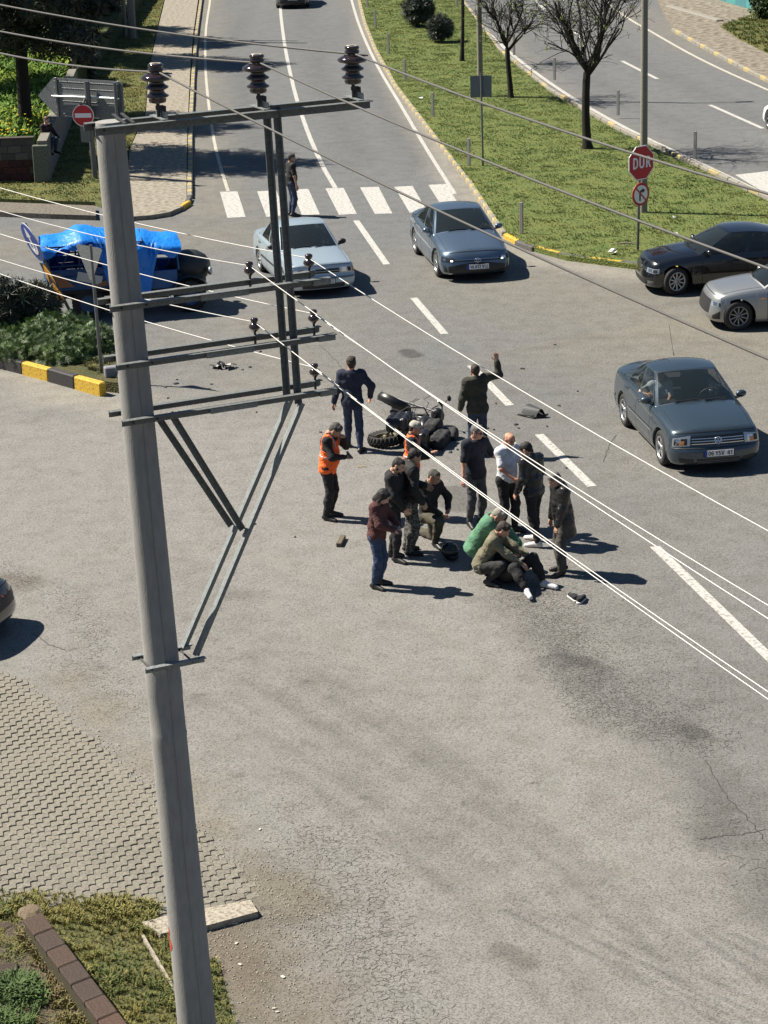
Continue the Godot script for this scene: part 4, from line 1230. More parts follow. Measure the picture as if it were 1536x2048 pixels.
func wheel(parent: Node3D, at: Vector3, r: float, wide: float, s: float, steer: float, rim_mat: Material, spokes: int, called := "wheel") -> void:
	var o := Node3D.new()
	o.name = called
	o.transform = Transform3D(Basis(Vector3.UP, steer), at)
	parent.add_child(o, true)
	var turn := Transform3D(Basis(Vector3.BACK, -PI / 2 * s), Vector3.ZERO)
	var st := tool()
	var h := wide / 2
	lathe(st, [Vector2(r * 0.62, -h * 0.9), Vector2(r * 0.8, -h), Vector2(r * 0.95, -h * 0.85), Vector2(r, -h * 0.6), Vector2(r, h * 0.6), Vector2(r * 0.95, h * 0.85), Vector2(r * 0.82, h), Vector2(r * 0.68, h * 0.92), Vector2(r * 0.66, h * 0.6)], 30, turn)
	part(o, "tyre", st, mat("tyre_rubber", lin(0.022, 0.022, 0.022), 0.85))
	st = tool()
	lathe(st, [Vector2(0, h * 0.1), Vector2(r * 0.6, h * 0.0), Vector2(r * 0.62, h * 0.6)], 24, turn)
	part(o, "wheel_dish", st, mat("wheel_shadow_grey", lin(0.05, 0.05, 0.052), 0.7, 0.3))
	st = tool()
	lathe(st, [Vector2(r * 0.60, h * 0.5), Vector2(r * 0.60, h * 0.88), Vector2(r * 0.67, h * 0.95), Vector2(r * 0.68, h * 0.8)], 28, turn)
	lathe(st, [Vector2(r * 0.17, h * 0.4), Vector2(r * 0.16, h * 0.72), Vector2(0, h * 0.76)], 14, turn)
	for k in spokes:
		var a := TAU * k / spokes
		var d := turn.basis * Vector3(cos(a), 0, sin(a))
		var up := turn.basis * Vector3.UP
		beam(st, d * r * 0.1 + up * h * 0.58, d * r * 0.62 + up * h * 0.7, r * (0.95 / spokes), h * 0.2, up, 0.006)
	part(o, "rim", st, rim_mat)

func paint(called: String, c: Color, rough := 0.32, metal := 0.55) -> StandardMaterial3D:
	var m := mat(called, c, rough, metal)
	m.clearcoat_enabled = true
	m.clearcoat = 1.0
	m.clearcoat_roughness = 0.03
	return m

func ellipsoid(st: SurfaceTool, at: Vector3, radii: Vector3, basis := Basis(), group := 0, seg := 12) -> void:
	var prof := []
	for k in 8:
		var t := -PI / 2 + PI * k / 7
		prof.append(Vector2(cos(t) if k > 0 and k < 7 else 0.0, sin(t)))
	lathe(st, prof, seg, Transform3D(basis * Basis.from_scale(radii), at), group)

func build_car(d: Dictionary) -> Node3D:
	var sh := Shell.new()
	sh.host = self
	for k in ["w", "wb", "fo", "ro", "r", "nose", "tail", "belt", "spine", "inset", "cowl", "st", "ct", "cs", "roof", "crown", "rw", "sill"]:
		if d.has(k): sh.set(k, d[k])
	var root := thing("car", d.label, "car", d.at, d.yaw)
	var body: Material = d.paint
	var trim := mat("black_trim", lin(0.018, 0.018, 0.019), 0.5)
	var seam := mat("panel_gap", lin(0.008, 0.008, 0.009), 0.9)
	var chrome := mat("chrome", lin(0.75, 0.76, 0.77), 0.12, 1.0)
	var glass := mat("tinted_glass" if not d.get("clear", false) else "clear_glass", lin(0.016, 0.021, 0.022, 0.84) if not d.get("clear", false) else lin(0.02, 0.028, 0.028, 0.45), 0.04)
	glass.transparency = BaseMaterial3D.TRANSPARENCY_ALPHA
	var lens := mat("lamp_lens", lin(0.36, 0.38, 0.39), 0.14, 0.5)
	lens.clearcoat_enabled = true
	var ra: float = sh.r + 0.055
	# flanks with the wheel arches cut out
	var st := tool()
	var zs := []
	for k in 41: zs.append(lerpf(sh.zb(), sh.za(), k / 40.0))
	for zc in [-sh.wb / 2, sh.wb / 2]:
		zs = zs.filter(func(z): return absf(z - zc) > ra + 0.02)
		for k in 17: zs.append(zc - ra * cos(PI * k / 16.0))
		zs.append(zc - ra - 0.001)
		zs.append(zc + ra + 0.001)
	zs.sort()
	var shares := [0.0, 0.05, 0.15, 0.3, 0.45, 0.6, 0.72, 0.82, 0.9, 0.96, 1.0]
	var low := func(z: float) -> float:
		var y: float = sh.sill
		for zc in [-sh.wb / 2, sh.wb / 2]:
			if absf(z - zc) <= ra + 0.0001:
				y = maxf(y, sh.r + sqrt(maxf(ra * ra - (z - zc) * (z - zc), 0)))
		return y
	for s in [-1.0, 1.0]:
		var rows := []
		for z in zs:
			var row := []
			for k in shares:
				row.append(sh.side(z, lerpf(low.call(z), sh.ysh(z), k), s))
			rows.append(row)
		quads(st, rows, s > 0)
		for zc in [-sh.wb / 2, sh.wb / 2]:                   # arch lips
			var lip := []
			for k in 17:
				var a := PI * k / 16.0
				var p := sh.side(zc - ra * cos(a), sh.r + ra * sin(a), s)
				lip.append([p, p - Vector3(s * 0.10, 0, 0)])
			quads(st, lip, s < 0, 2)
		var strip := []
		for k in 21:
			var z := lerpf(sh.cowl, sh.cs, k / 20.0)
			strip.append([sh.side(z, sh.ysh(z), s), Vector3(s * sh.base_x(z), sh.ysh(z), z)])
		quads(st, strip, s < 0, 0)
	# nose, tail, bonnet and boot lid
	for front in [true, false]:
		var rows := []
		for k in [0.0, 0.06, 0.14, 0.22, 0.3, 0.38, 0.46, 0.54, 0.62, 0.7, 0.78, 0.86, 0.93, 0.97, 1.0]:
			var row := []
			for j in 33: row.append(sh.end(deg_to_rad(-90 + 180.0 * j / 32), k, front))
			rows.append(row)
		quads(st, rows, not front)
		rows = []
		for k in 13:
			var row := []
			for j in 33:
				var th := deg_to_rad(-90 + 180.0 * j / 32)
				row.append(sh.lid(signf(th) * pow(absf(sin(th)), 2.0 / 2.7), th, k / 12.0, front))
			rows.append(row)
		quads(st, rows, not front)
	# pillars, roof and frames
	var us := [-1.0, -0.97, -0.93, -0.7, -0.45, -0.2, 0.0, 0.2, 0.45, 0.7, 0.93, 0.97, 1.0]
	var vs := [0.0, 0.04, 0.25, 0.5, 0.75, 0.95, 1.0]
	var panes := {}
	for front in [true, false]:
		var gst := tool()
		for i in vs.size() - 1:
			for j in us.size() - 1:
				var c := [sh.screen(us[j], vs[i], front), sh.screen(us[j + 1], vs[i], front), sh.screen(us[j + 1], vs[i + 1], front), sh.screen(us[j], vs[i + 1], front)]
				if not front: c.reverse()
				var inside: bool = i > 0 and i < vs.size() - 2 and j > 1 and j < us.size() - 3
				var into := gst if inside else st
				smooth(into, 0)
				q(into, c[0], c[1], c[2], c[3])
		panes["windscreen" if front else "rear_window"] = gst
	var b0: float = d.get("bpost", 0.46)
	var cols := [0.0, 0.035, 0.1, 0.2, 0.3, b0 - 0.02, b0 + 0.02, 0.56, 0.64, 0.73, d.get("cpost", 0.84), 0.92, 1.0]
	var post := sh.glass_side(b0, 0.5, 1.0)
	for s in [-1.0, 1.0]:
		var g := [tool(), tool()]
		for i in vs.size() - 1:
			for j in cols.size() - 1:
				var c := [sh.glass_side(cols[j], vs[i], s), sh.glass_side(cols[j + 1], vs[i], s), sh.glass_side(cols[j + 1], vs[i + 1], s), sh.glass_side(cols[j], vs[i + 1], s)]
				if s < 0: c.reverse()
				var which := 0 if j >= 1 and j <= 4 else (1 if j >= 6 and j <= 9 else -1)
				var into: SurfaceTool = g[which] if which >= 0 and i > 0 and i < vs.size() - 2 else st
				smooth(into, 0 if into != st else 0)
				q(into, c[0], c[1], c[2], c[3])
		for k in 2:
			part(root, "side_window", g[k], glass)
	var rows := []
	for i in 13:
		var row := []
		for j in 17:
			row.append(sh.top(-1.0 + j / 8.0, i / 12.0))
		rows.append(row)
	quads(st, rows, false)
	part(root, "body", st, body)
	for k in panes: part(root, k, panes[k], glass)
	# rubber round the side windows, door gaps, handles
	st = tool()
	for s in [-1.0, 1.0]:
		var belt_z: float = lerpf(sh.cowl, sh.cs, b0)
		for z in [sh.cowl - 0.06, belt_z, lerpf(sh.cowl, sh.cs, 0.86) if d.get("doors", 4) == 4 else belt_z]:
			var low_y := sh.sill + 0.05
			var line := []
			for k in 8:
				var y: float = lerpf(low_y, sh.ysh(z) - 0.005, k / 7.0)
				var zz: float = z
				if absf(z + sh.wb / 2) < 0.6: zz = maxf(z, -sh.wb / 2 + sqrt(maxf(pow(ra + 0.05, 2) - pow(maxf(y - sh.r, 0), 2), 0)))
				line.append(Vector2(zz, y))
			side_strip(st, sh, s, line, 0.009, 0.003)
		var along := []
		for k in 9: along.append(Vector2(lerpf(sh.cowl - 0.06, lerpf(sh.cowl, sh.cs, 0.84), k / 8.0), sh.sill + 0.055))
		along = along.filter(func(v): return v.x > -sh.wb / 2 + ra)
		side_strip(st, sh, s, along, 0.009, 0.003)
	for s in [-1.0, 1.0]:                                     # bonnet shut lines
		for k in 10:
			var c := []
			for e in [[0, -1], [0, 1], [1, 1], [1, -1]]:
				var t: float = 0.04 + (k + e[0]) * 0.092
				var u: float = s * (0.90 + 0.0045 * e[1])
				c.append(sh.lid(u, asin(pow(absf(u), 1.35)) * s, t, true) + Vector3(0, 0.004, 0))
			q(st, c[0], c[1], c[2], c[3])
	end_patch(st, sh, true, -64, 64, Vector2(0.935, 0.95), Vector2(0.935, 0.95), 0.004, 20, 1)
	part(root, "panel_gaps", st, seam)
	for s in [-1.0, 1.0]:
		for z in [lerpf(sh.cowl, sh.cs, b0) + 0.14, lerpf(sh.cowl, sh.cs, 0.86) + 0.12]:
			st = tool()
			var p := sh.side(z, sh.ysh(z) - 0.12, s)
			box(st, p + Vector3(s * 0.018, 0, 0), Vector3(0.022, 0.026, 0.17), Basis(), 0.008)
			part(root, "door_handle", st, body if d.get("body_handles", true) else trim)
		st = tool()
		var m := sh.glass_side(0.05, 0.08, s) + Vector3(s * 0.13, 0.045, -0.02)
		ellipsoid(st, m, Vector3(0.105, 0.068, 0.06), Basis(Vector3.UP, s * 0.15))
		beam(st, m + Vector3(-s * 0.02, -0.04, 0), m + Vector3(-s * 0.15, -0.075, 0.02), 0.03, 0.05)
		part(root, "door_mirror", st, body if d.get("body_mirrors", true) else trim)
	# wheels
	for s in [-1.0, 1.0]:
		for zc in [sh.wb / 2, -sh.wb / 2]:
			wheel(root, Vector3(s * (sh.w - 0.13), sh.r, zc), sh.r, 0.2, s, d.get("steer", 0.0) if zc > 0 else 0.0, d.rim, d.get("spokes", 5))
	# underside and cabin
	st = tool()
	box(st, Vector3(0, sh.sill + 0.02, (sh.zf() + sh.zr()) / 2), Vector3(sh.w * 1.5, 0.05, sh.zf() - sh.zr() - 0.5))
	box(st, Vector3(0, 0.5, 0), Vector3(sh.w * 1.1, 0.6, sh.wb - 2 * ra - 0.05))
	part(root, "underbody", st, seam)
	st = tool()
	var fabric := mat("car_seat_fabric", lin(0.035, 0.035, 0.038), 0.9)
	for x in [-0.36, 0.36]:
		for z in [sh.st - 0.35, sh.ct + 0.42]:
			box(st, Vector3(x, 0.44, z + 0.05), Vector3(0.5, 0.2, 0.5), Basis(), 0.05)
			box(st, Vector3(x, 0.80, z - 0.24), Vector3(0.46, 0.62, 0.14), Basis(Vector3.RIGHT, -0.25), 0.05)
			box(st, Vector3(x, sh.roof - 0.27, z - 0.33), Vector3(0.24, 0.14, 0.09), Basis(Vector3.RIGHT, -0.2), 0.03)
	part(root, "seats", st, fabric)
	st = tool()
	box(st, Vector3(0, sh.ysh(sh.cowl) - 0.09, sh.cowl - 0.1), Vector3(sh.w * 1.55, 0.14, 0.5), Basis(Vector3.RIGHT, 0.06), 0.05)
	box(st, Vector3(0, sh.ysh(sh.cs) - 0.05, sh.cs + 0.1), Vector3(sh.w * 1.5, 0.04, 0.45))
	part(root, "dashboard", st, mat("dash_plastic", lin(0.03, 0.031, 0.032), 0.7))
	st = tool()
	var ring := []
	for k in 21: ring.append(Vector3(0.37, sh.ysh(sh.cowl) + 0.0, sh.cowl - 0.47) + Basis(Vector3.RIGHT, -1.1) * Vector3(cos(TAU * k / 20), 0, sin(TAU * k / 20)) * 0.185)
	tube(st, ring, [0.017], 7, 0, false)
	beam(st, Vector3(0.2, sh.ysh(sh.cowl), sh.cowl - 0.47), Vector3(0.54, sh.ysh(sh.cowl), sh.cowl - 0.47), 0.04, 0.03)
	part(root, "steering_wheel", st, mat("wheel_rim_grey", lin(0.06, 0.06, 0.062), 0.6))
	st = tool()
	box(st, Vector3(0, sh.edge_y(0.0) - 0.03, sh.st + 0.02), Vector3(0.22, 0.065, 0.03), Basis(), 0.015)
	part(root, "interior_mirror", st, mat("mirror_back", lin(0.12, 0.12, 0.12), 0.4))
	st = tool()                                               # wipers and the dark strip at the screen foot
	for x in [-0.5, 0.12]:
		var p := sh.screen(x / sh.w, 0.035, true) + Vector3(0, 0.018, 0.01)
		var e := sh.screen((x + 0.5) / sh.w, 0.07, true) + Vector3(0, 0.018, 0.01)
		beam(st, p, e, 0.016, 0.014)
	part(root, "wipers", st, trim)
	# lamps, grille, air intakes, badge: patches that stand on the nose
	for f in d.get("face", []):
		if f[0] == "headlamp":
			var mid: float = (f[1] + f[2]) / 2
			var wide: float = (f[2] - f[1]) * 0.16
			for side in [-1.0, 1.0]:
				st = tool()
				var km: float = (f[3].x + f[3].y + f[4].x + f[4].y) / 4
				var kh: float = (f[3].y - f[3].x + f[4].y - f[4].x) * 0.17
				end_patch(st, sh, true, mid + side * wide * 1.3 - wide, mid + side * wide * 1.3 + wide, Vector2(km - kh, km + kh), Vector2(km - kh, km + kh), 0.009, 4, 3)
				part(root, "lamp_bowl", st, chrome if side < 0 else trim)
		st = tool()
		end_patch(st, sh, true, f[1], f[2], f[3], f[4], f[6] if f.size() > 6 else 0.006, 10, 5)
		part(root, f[0], st, f[5])
	for f in d.get("stern", []):
		st = tool()
		end_patch(st, sh, false, f[1], f[2], f[3], f[4], 0.006, 10, 4)
		part(root, f[0], st, f[5])
	for bar in d.get("bars", []):                             # thin bars across the nose: k, half angle, height, material
		st = tool()
		end_patch(st, sh, true, -bar[1], bar[1], Vector2(bar[0], bar[0] + bar[2]), Vector2(bar[0], bar[0] + bar[2]), 0.016, 16, 1)
		part(root, bar[4] if bar.size() > 4 else "grille_bar", st, bar[3])
	if d.has("molding"):
		st = tool()
		for s in [-1.0, 1.0]:
			for seg in [[sh.wb / 2 - ra - 0.08, sh.wb / 2 - ra - 1.1], [sh.wb / 2 - ra - 1.12, -sh.wb / 2 + ra + 0.08]]:
				var line := []
				for k in 9: line.append(Vector2(lerpf(seg[0], seg[1], k / 8.0), 0.52))
				side_strip(st, sh, s, line, d.molding[1], 0.012)
		part(root, "side_molding", st, d.molding[0])
	if d.has("plate"):
		var k: float = d.get("plate_k", 0.42)
		var p := sh.end_out(0.0, k, true, 0.018)
		var up := (sh.end(0, k + 0.05, true) - sh.end(0, k - 0.05, true)).normalized()
		var nrm := Vector3.RIGHT.cross(up).normalized()
		var pb := Basis(Vector3.RIGHT, up, nrm)
		var plate := Node3D.new()
		plate.name = "number_plate"
		plate.transform = Transform3D(pb, p)
		root.add_child(plate)
		st = tool()
		box(st, Vector3(0, 0, -0.006), Vector3(0.56, 0.135, 0.012), Basis(), 0.003)
		part(plate, "plate_holder", st, trim)
		st = tool()
		box(st, Vector3(0.02, 0, 0.003), Vector3(0.48, 0.11, 0.008), Basis(), 0.002)
		part(plate, "plate_face", st, mat("plate_white", lin(0.75, 0.75, 0.74), 0.5))
		st = tool()
		box(st, Vector3(-0.24, 0, 0.003), Vector3(0.045, 0.11, 0.0085))
		part(plate, "blue_band", st, mat("plate_blue", lin(0.01, 0.05, 0.35), 0.5))
		lettering(plate, "plate_text", d.plate, 0.078, Transform3D(Basis(), Vector3(0.02, 0, 0.008)), mat("plate_ink", lin(0.01, 0.01, 0.012), 0.6), 0.43)
	return root

func heading(rear: Vector3, front: Vector3) -> float:
	return atan2(front.x - rear.x, front.z - rear.z)

func spot(rear: Vector3, front: Vector3, half: float) -> Vector3:      # the middle of the wheelbase, from where the right-hand wheels stand
	var d := (front - rear).normalized()
	return (rear + front) / 2 + Vector3(d.z, 0, -d.x) * half

func badge_roundel(root: Node3D, at: Transform3D, r: float) -> void:     # a ring with a V over a W
	var m := mat("chrome", lin(0.75, 0.76, 0.77), 0.12, 1.0)
	var o := Node3D.new()
	o.name = "badge"
	o.transform = at
	root.add_child(o)
	var st := tool()
	var ring := []
	for k in 25: ring.append(Vector3(cos(TAU * k / 24), sin(TAU * k / 24), 0) * r)
	tube(st, ring, [r * 0.12], 6, 0, false)
	part(o, "badge_ring", st, m)
	st = tool()
	for l in [[[-0.38, 0.88], [-0.02, 0.1], [0.02, 0.1], [0.38, 0.88]], [[-0.78, 0.5], [-0.4, -0.75], [-0.02, 0.0], [0.02, 0.0], [0.4, -0.75], [0.78, 0.5]]]:
		for k in l.size() - 1:
			beam(st, Vector3(l[k][0], l[k][1], 0) * r, Vector3(l[k + 1][0], l[k + 1][1], 0) * r, r * 0.17, r * 0.12, Vector3.BACK)
	part(o, "badge_letters", st, m)

func nose_at(d: Dictionary, k: float, off := 0.02) -> Transform3D:
	var sh := Shell.new()
	sh.host = self
	for n in ["w", "wb", "fo", "ro", "r", "nose", "tail", "belt", "spine", "inset", "cowl", "sill"]:
		if d.has(n): sh.set(n, d[n])
	var up := (sh.end(0, k + 0.05, true) - sh.end(0, k - 0.05, true)).normalized()
	return Transform3D(Basis(Vector3.RIGHT, up, Vector3.RIGHT.cross(up).normalized()), sh.end_out(0, k, true, off))

func saloon(d: Dictionary) -> Dictionary:
	var base := {
		"w": 0.885, "wb": 2.68, "fo": 0.92, "ro": 1.0, "r": 0.325,
		"belt": [Vector2(-2.4, 0.86), Vector2(-1.9, 0.955), Vector2(-1.2, 0.955), Vector2(0.0, 0.925), Vector2(0.8, 0.90), Vector2(1.4, 0.82), Vector2(1.9, 0.69), Vector2(2.3, 0.6)],
		"spine": [Vector2(-2.4, 1.0), Vector2(-2.1, 1.04), Vector2(-1.6, 1.07), Vector2(0.8, 1.0), Vector2(1.0, 0.98), Vector2(1.5, 0.905), Vector2(2.0, 0.80), Vector2(2.3, 0.70)],
		"inset": [Vector2(-0.1, 0.12), Vector2(0, 0.09), Vector2(0.12, 0.015), Vector2(0.3, 0.0), Vector2(0.48, 0.02), Vector2(0.65, 0.05), Vector2(0.82, 0.09), Vector2(0.94, 0.15), Vector2(1.0, 0.22), Vector2(1.1, 0.34)],
		"cowl": 0.78, "st": 0.02, "ct": -1.0, "cs": -1.62, "roof": 1.435, "crown": 0.055, "rw": 0.60,
	}
	base.merge(d, true)
	return base

func build_cars() -> void:
	var alloy := mat("alloy", lin(0.50, 0.51, 0.52), 0.3, 0.8)
	var dark_alloy := mat("dark_alloy", lin(0.24, 0.245, 0.25), 0.35, 0.8)
	var trim := mat("black_trim", lin(0.018, 0.018, 0.019), 0.5)
	var grey_trim := mat("grey_trim", lin(0.13, 0.135, 0.14), 0.55)
	var lens := mat("lamp_lens", lin(0.45, 0.47, 0.48), 0.12, 0.6)
	var dark_lens := mat("smoked_lens", lin(0.04, 0.042, 0.045), 0.08, 0.3)
	var chrome := mat("chrome", lin(0.75, 0.76, 0.77), 0.12, 1.0)
	var amber := mat("amber_lens", lin(0.55, 0.25, 0.10), 0.2, 0.2)
	var red := mat("red_lens", lin(0.35, 0.02, 0.02), 0.2, 0.1)
	var lit := mat("lit_headlamp", lin(0.9, 0.9, 0.9), 0.2)
	lit.emission_enabled = true
	lit.emission = Color(1, 0.98, 0.94)
	lit.emission_energy_multiplier = 1.3
	var v := func(a: float, b: float) -> Vector2: return Vector2(a, b)
	# grey-blue saloon behind the crossing
	var d := saloon({"label": "grey blue saloon with lit headlamps, on the carriageway beside the median", "paint": paint("grey_blue_paint", lin(0.10, 0.145, 0.20)), "rim": alloy, "spokes": 10, "wb": 2.70, "plate": "16 ATZ 912", "plate_k": 0.36})
	d.face = [["headlamp", -78, -34, v.call(0.62, 0.86), v.call(0.60, 0.72), dark_lens], ["headlamp", 34, 78, v.call(0.60, 0.72), v.call(0.62, 0.86), dark_lens],
		["lit_headlamp", -44, -38, v.call(0.615, 0.68), v.call(0.61, 0.67), lit, 0.010], ["lit_headlamp", 38, 44, v.call(0.61, 0.67), v.call(0.615, 0.68), lit, 0.010],
		["upper_grille", -34, 34, v.call(0.60, 0.67), v.call(0.60, 0.67), trim],
		["lower_grille", -50, 0, v.call(0.10, 0.40), v.call(0.10, 0.56), trim], ["lower_grille", 0, 50, v.call(0.10, 0.56), v.call(0.10, 0.40), trim],
		["fog_lamp_recess", -66, -55, v.call(0.16, 0.48), v.call(0.13, 0.34), trim], ["fog_lamp_recess", 55, 66, v.call(0.13, 0.34), v.call(0.16, 0.48), trim]]
	d.bars = [[0.06, 52.0, 0.03, chrome, "chin_bar"], [0.66, 33.0, 0.015, chrome, "grille_bar"]]
	d.yaw = heading(Vector3(0.978,0,-57.815), Vector3(1.428,0,-55.157))
	d.at = spot(Vector3(0.978,0,-57.815), Vector3(1.428,0,-55.157), 0.86)
	var car := build_car(d)
	var b := nose_at(d, 0.63)
	var o := Node3D.new()
	o.name = "badge"
	o.transform = b
	car.add_child(o)
	for e in [[0.075, 0.05, 0.0, 0.0], [0.028, 0.048, 0.0, 0.0], [0.052, 0.018, 0.0, 0.026]]:      # three nested ovals
		var st := tool()
		var ring := []
		for k in 25: ring.append(Vector3(cos(TAU * k / 24) * e[0], sin(TAU * k / 24) * e[1] + e[3], 0))
		tube(st, ring, [0.007], 6, 0, false)
		part(o, "badge_oval", st, chrome)
	# old pale silver-blue saloon in front of the crossing
	d = saloon({"label": "old pale silver blue saloon stopped in front of the crossing behind the steel frame", "paint": paint("pale_silver_blue_paint", lin(0.36, 0.44, 0.49), 0.38, 0.35), "rim": mat("steel_wheel_cover", lin(0.33, 0.34, 0.34), 0.45, 0.5), "spokes": 8,
		"w": 0.845, "wb": 2.54, "fo": 0.80, "ro": 0.90, "r": 0.295, "nose": 0.26, "tail": 0.3, "roof": 1.41, "crown": 0.04, "rw": 0.60, "cowl": 0.70, "st": -0.02, "ct": -0.92, "cs": -1.45,
		"belt": [Vector2(-2.3, 0.84), Vector2(-1.8, 0.92), Vector2(-1.2, 0.92), Vector2(0.0, 0.90), Vector2(0.7, 0.88), Vector2(1.4, 0.81), Vector2(1.8, 0.755), Vector2(2.2, 0.70)],
		"spine": [Vector2(-2.3, 0.94), Vector2(-1.9, 0.97), Vector2(-1.5, 0.99), Vector2(0.7, 0.95), Vector2(0.9, 0.93), Vector2(1.5, 0.86), Vector2(1.9, 0.79), Vector2(2.2, 0.72)],
		"inset": [Vector2(-0.1, 0.05), Vector2(0, 0.04), Vector2(0.1, 0.0), Vector2(0.45, 0.0), Vector2(0.5, 0.055), Vector2(0.56, 0.065), Vector2(0.8, 0.08), Vector2(0.93, 0.10), Vector2(1.0, 0.14), Vector2(1.1, 0.24)],
		"plate": "41 ARJ 812", "plate_k": 0.33, "body_mirrors": false, "body_handles": false, "molding": [trim, 0.045]})
	d.face = [["headlamp", -62, -24, v.call(0.60, 0.86), v.call(0.62, 0.86), lens], ["headlamp", 24, 62, v.call(0.62, 0.86), v.call(0.60, 0.86), lens],
		["turn_signal", -74, -62, v.call(0.60, 0.82), v.call(0.60, 0.86), amber], ["turn_signal", 62, 74, v.call(0.60, 0.86), v.call(0.60, 0.82), amber],
		["grille", -24, 24, v.call(0.63, 0.80), v.call(0.63, 0.80), trim],
		["bumper_band", -86, 86, v.call(0.42, 0.50), v.call(0.42, 0.50), grey_trim],
		["lower_intake", -34, 34, v.call(0.06, 0.24), v.call(0.06, 0.24), trim],
		["fog_lamp", -52, -38, v.call(0.10, 0.22), v.call(0.10, 0.22), lens], ["fog_lamp", 38, 52, v.call(0.10, 0.22), v.call(0.10, 0.22), lens]]
	d.bars = [[0.70, 23.0, 0.02, d.paint]]
	d.yaw = heading(Vector3(-2.907,0,-56.454), Vector3(-2.193,0,-53.789))
	d.at = spot(Vector3(-2.907,0,-56.454), Vector3(-2.193,0,-53.789), 0.8)
	build_car(d)
	# dark teal saloon at the right
	d = saloon({"label": "dark teal saloon with a passenger in a pale shirt, on the right of the junction", "paint": paint("teal_paint", lin(0.036, 0.056, 0.074), 0.35, 0.4), "rim": alloy, "spokes": 5, "clear": true,
		"w": 0.868, "wb": 2.513, "fo": 0.85, "ro": 1.0, "r": 0.315, "nose": 0.40, "tail": 0.4, "roof": 1.445, "crown": 0.06, "rw": 0.585, "cowl": 0.72, "st": 0.0, "ct": -0.88, "cs": -1.42,
		"belt": [Vector2(-2.3, 0.86), Vector2(-1.8, 0.95), Vector2(-1.2, 0.955), Vector2(0.0, 0.93), Vector2(0.7, 0.91), Vector2(1.3, 0.85), Vector2(1.75, 0.76), Vector2(2.1, 0.68)],
		"spine": [Vector2(-2.3, 0.99), Vector2(-2.0, 1.03), Vector2(-1.5, 1.06), Vector2(0.7, 1.0), Vector2(0.9, 0.985), Vector2(1.4, 0.925), Vector2(1.85, 0.83), Vector2(2.1, 0.74)],
		"inset": [Vector2(-0.1, 0.1), Vector2(0, 0.07), Vector2(0.1, 0.01), Vector2(0.3, 0.0), Vector2(0.50, 0.005), Vector2(0.56, 0.06), Vector2(0.7, 0.08), Vector2(0.85, 0.11), Vector2(0.94, 0.15), Vector2(1.0, 0.20), Vector2(1.1, 0.32)],
		"plate": "06 YSV  41", "plate_k": 0.40, "molding": [grey_trim, 0.035], "steer": 0.0})
	d.face = [["headlamp", -68, -30, v.call(0.57, 0.82), v.call(0.60, 0.88), lens], ["headlamp", 30, 68, v.call(0.60, 0.88), v.call(0.57, 0.82), lens],
		["turn_signal", -50, -40, v.call(0.61, 0.74), v.call(0.62, 0.75), amber, 0.011], ["turn_signal", 40, 50, v.call(0.62, 0.75), v.call(0.61, 0.74), amber, 0.011],
		["grille", -29, 29, v.call(0.60, 0.86), v.call(0.60, 0.86), trim],
		["bumper_groove", -85, 85, v.call(0.53, 0.55), v.call(0.53, 0.55), trim],
		["lower_intake", -22, 22, v.call(0.06, 0.22), v.call(0.06, 0.22), trim],
		["fog_lamp_recess", -52, -26, v.call(0.10, 0.24), v.call(0.08, 0.22), trim], ["fog_lamp_recess", 26, 52, v.call(0.08, 0.22), v.call(0.10, 0.24), trim]]
	d.bars = [[0.64, 28.0, 0.02, chrome], [0.71, 28.0, 0.02, chrome], [0.78, 28.0, 0.02, chrome], [0.10, 21.0, 0.015, grey_trim], [0.15, 21.0, 0.015, grey_trim]]
	d.yaw = heading(Vector3(4.558,0,-41.901), Vector3(4.94,0,-39.417))
	d.at = spot(Vector3(4.558,0,-41.901), Vector3(4.94,0,-39.417), 0.82)
	car = build_car(d)
	badge_roundel(car, nose_at(d, 0.73, 0.03), 0.062)
	var st := tool()
	tube(st, [Vector3(0, 1.44, -0.75), Vector3(0, 1.50, -0.80)], [0.011, 0.008], 6)
	tube(st, [Vector3(0, 1.50, -0.80), Vector3(0, 1.92, -1.08)], [0.004], 5)
	part(car, "aerial", st, trim)
	cabin_people(car)
	# black saloon behind the median nose
	d = saloon({"label": "black saloon with dark windows, nose against the yellow kerb by the stop sign", "paint": paint("black_paint", lin(0.004, 0.0045, 0.006), 0.2, 0.0), "rim": alloy, "spokes": 10, "wb": 2.65, "fo": 0.74, "steer": 0.35})
	d.face = [["headlamp", -80, -36, v.call(0.60, 0.80), v.call(0.60, 0.76), lens], ["headlamp", 36, 80, v.call(0.60, 0.76), v.call(0.60, 0.80), lens],
		["grille", -35, 35, v.call(0.61, 0.74), v.call(0.61, 0.74), trim], ["lower_intake", -40, 40, v.call(0.08, 0.30), v.call(0.08, 0.30), trim],
		["fog_lamp_recess", -68, -46, v.call(0.12, 0.30), v.call(0.10, 0.28), grey_trim], ["fog_lamp_recess", 46, 68, v.call(0.10, 0.28), v.call(0.12, 0.30), grey_trim]]
	d.bars = [[0.65, 34.0, 0.015, chrome], [0.70, 34.0, 0.015, chrome]]
	d.belt_chrome = true
	d.yaw = heading(Vector3(9.345,0,-52.598), Vector3(6.874,0,-52.429))
	var fwd := Vector3(sin(d.yaw), 0, cos(d.yaw))
	d.at = Vector3(6.902,0,-52.375) - fwd * 1.325 - Vector3(fwd.z, 0, -fwd.x) * 0.84
	build_car(d)
	# silver saloon in front of it
	d = saloon({"label": "silver grey saloon cut by the right edge, beside the black saloon", "paint": paint("silver_paint", lin(0.30, 0.31, 0.31), 0.35, 0.6), "rim": dark_alloy, "spokes": 10, "wb": 2.70, "fo": 0.68, "nose": 0.5, "steer": 0.15})
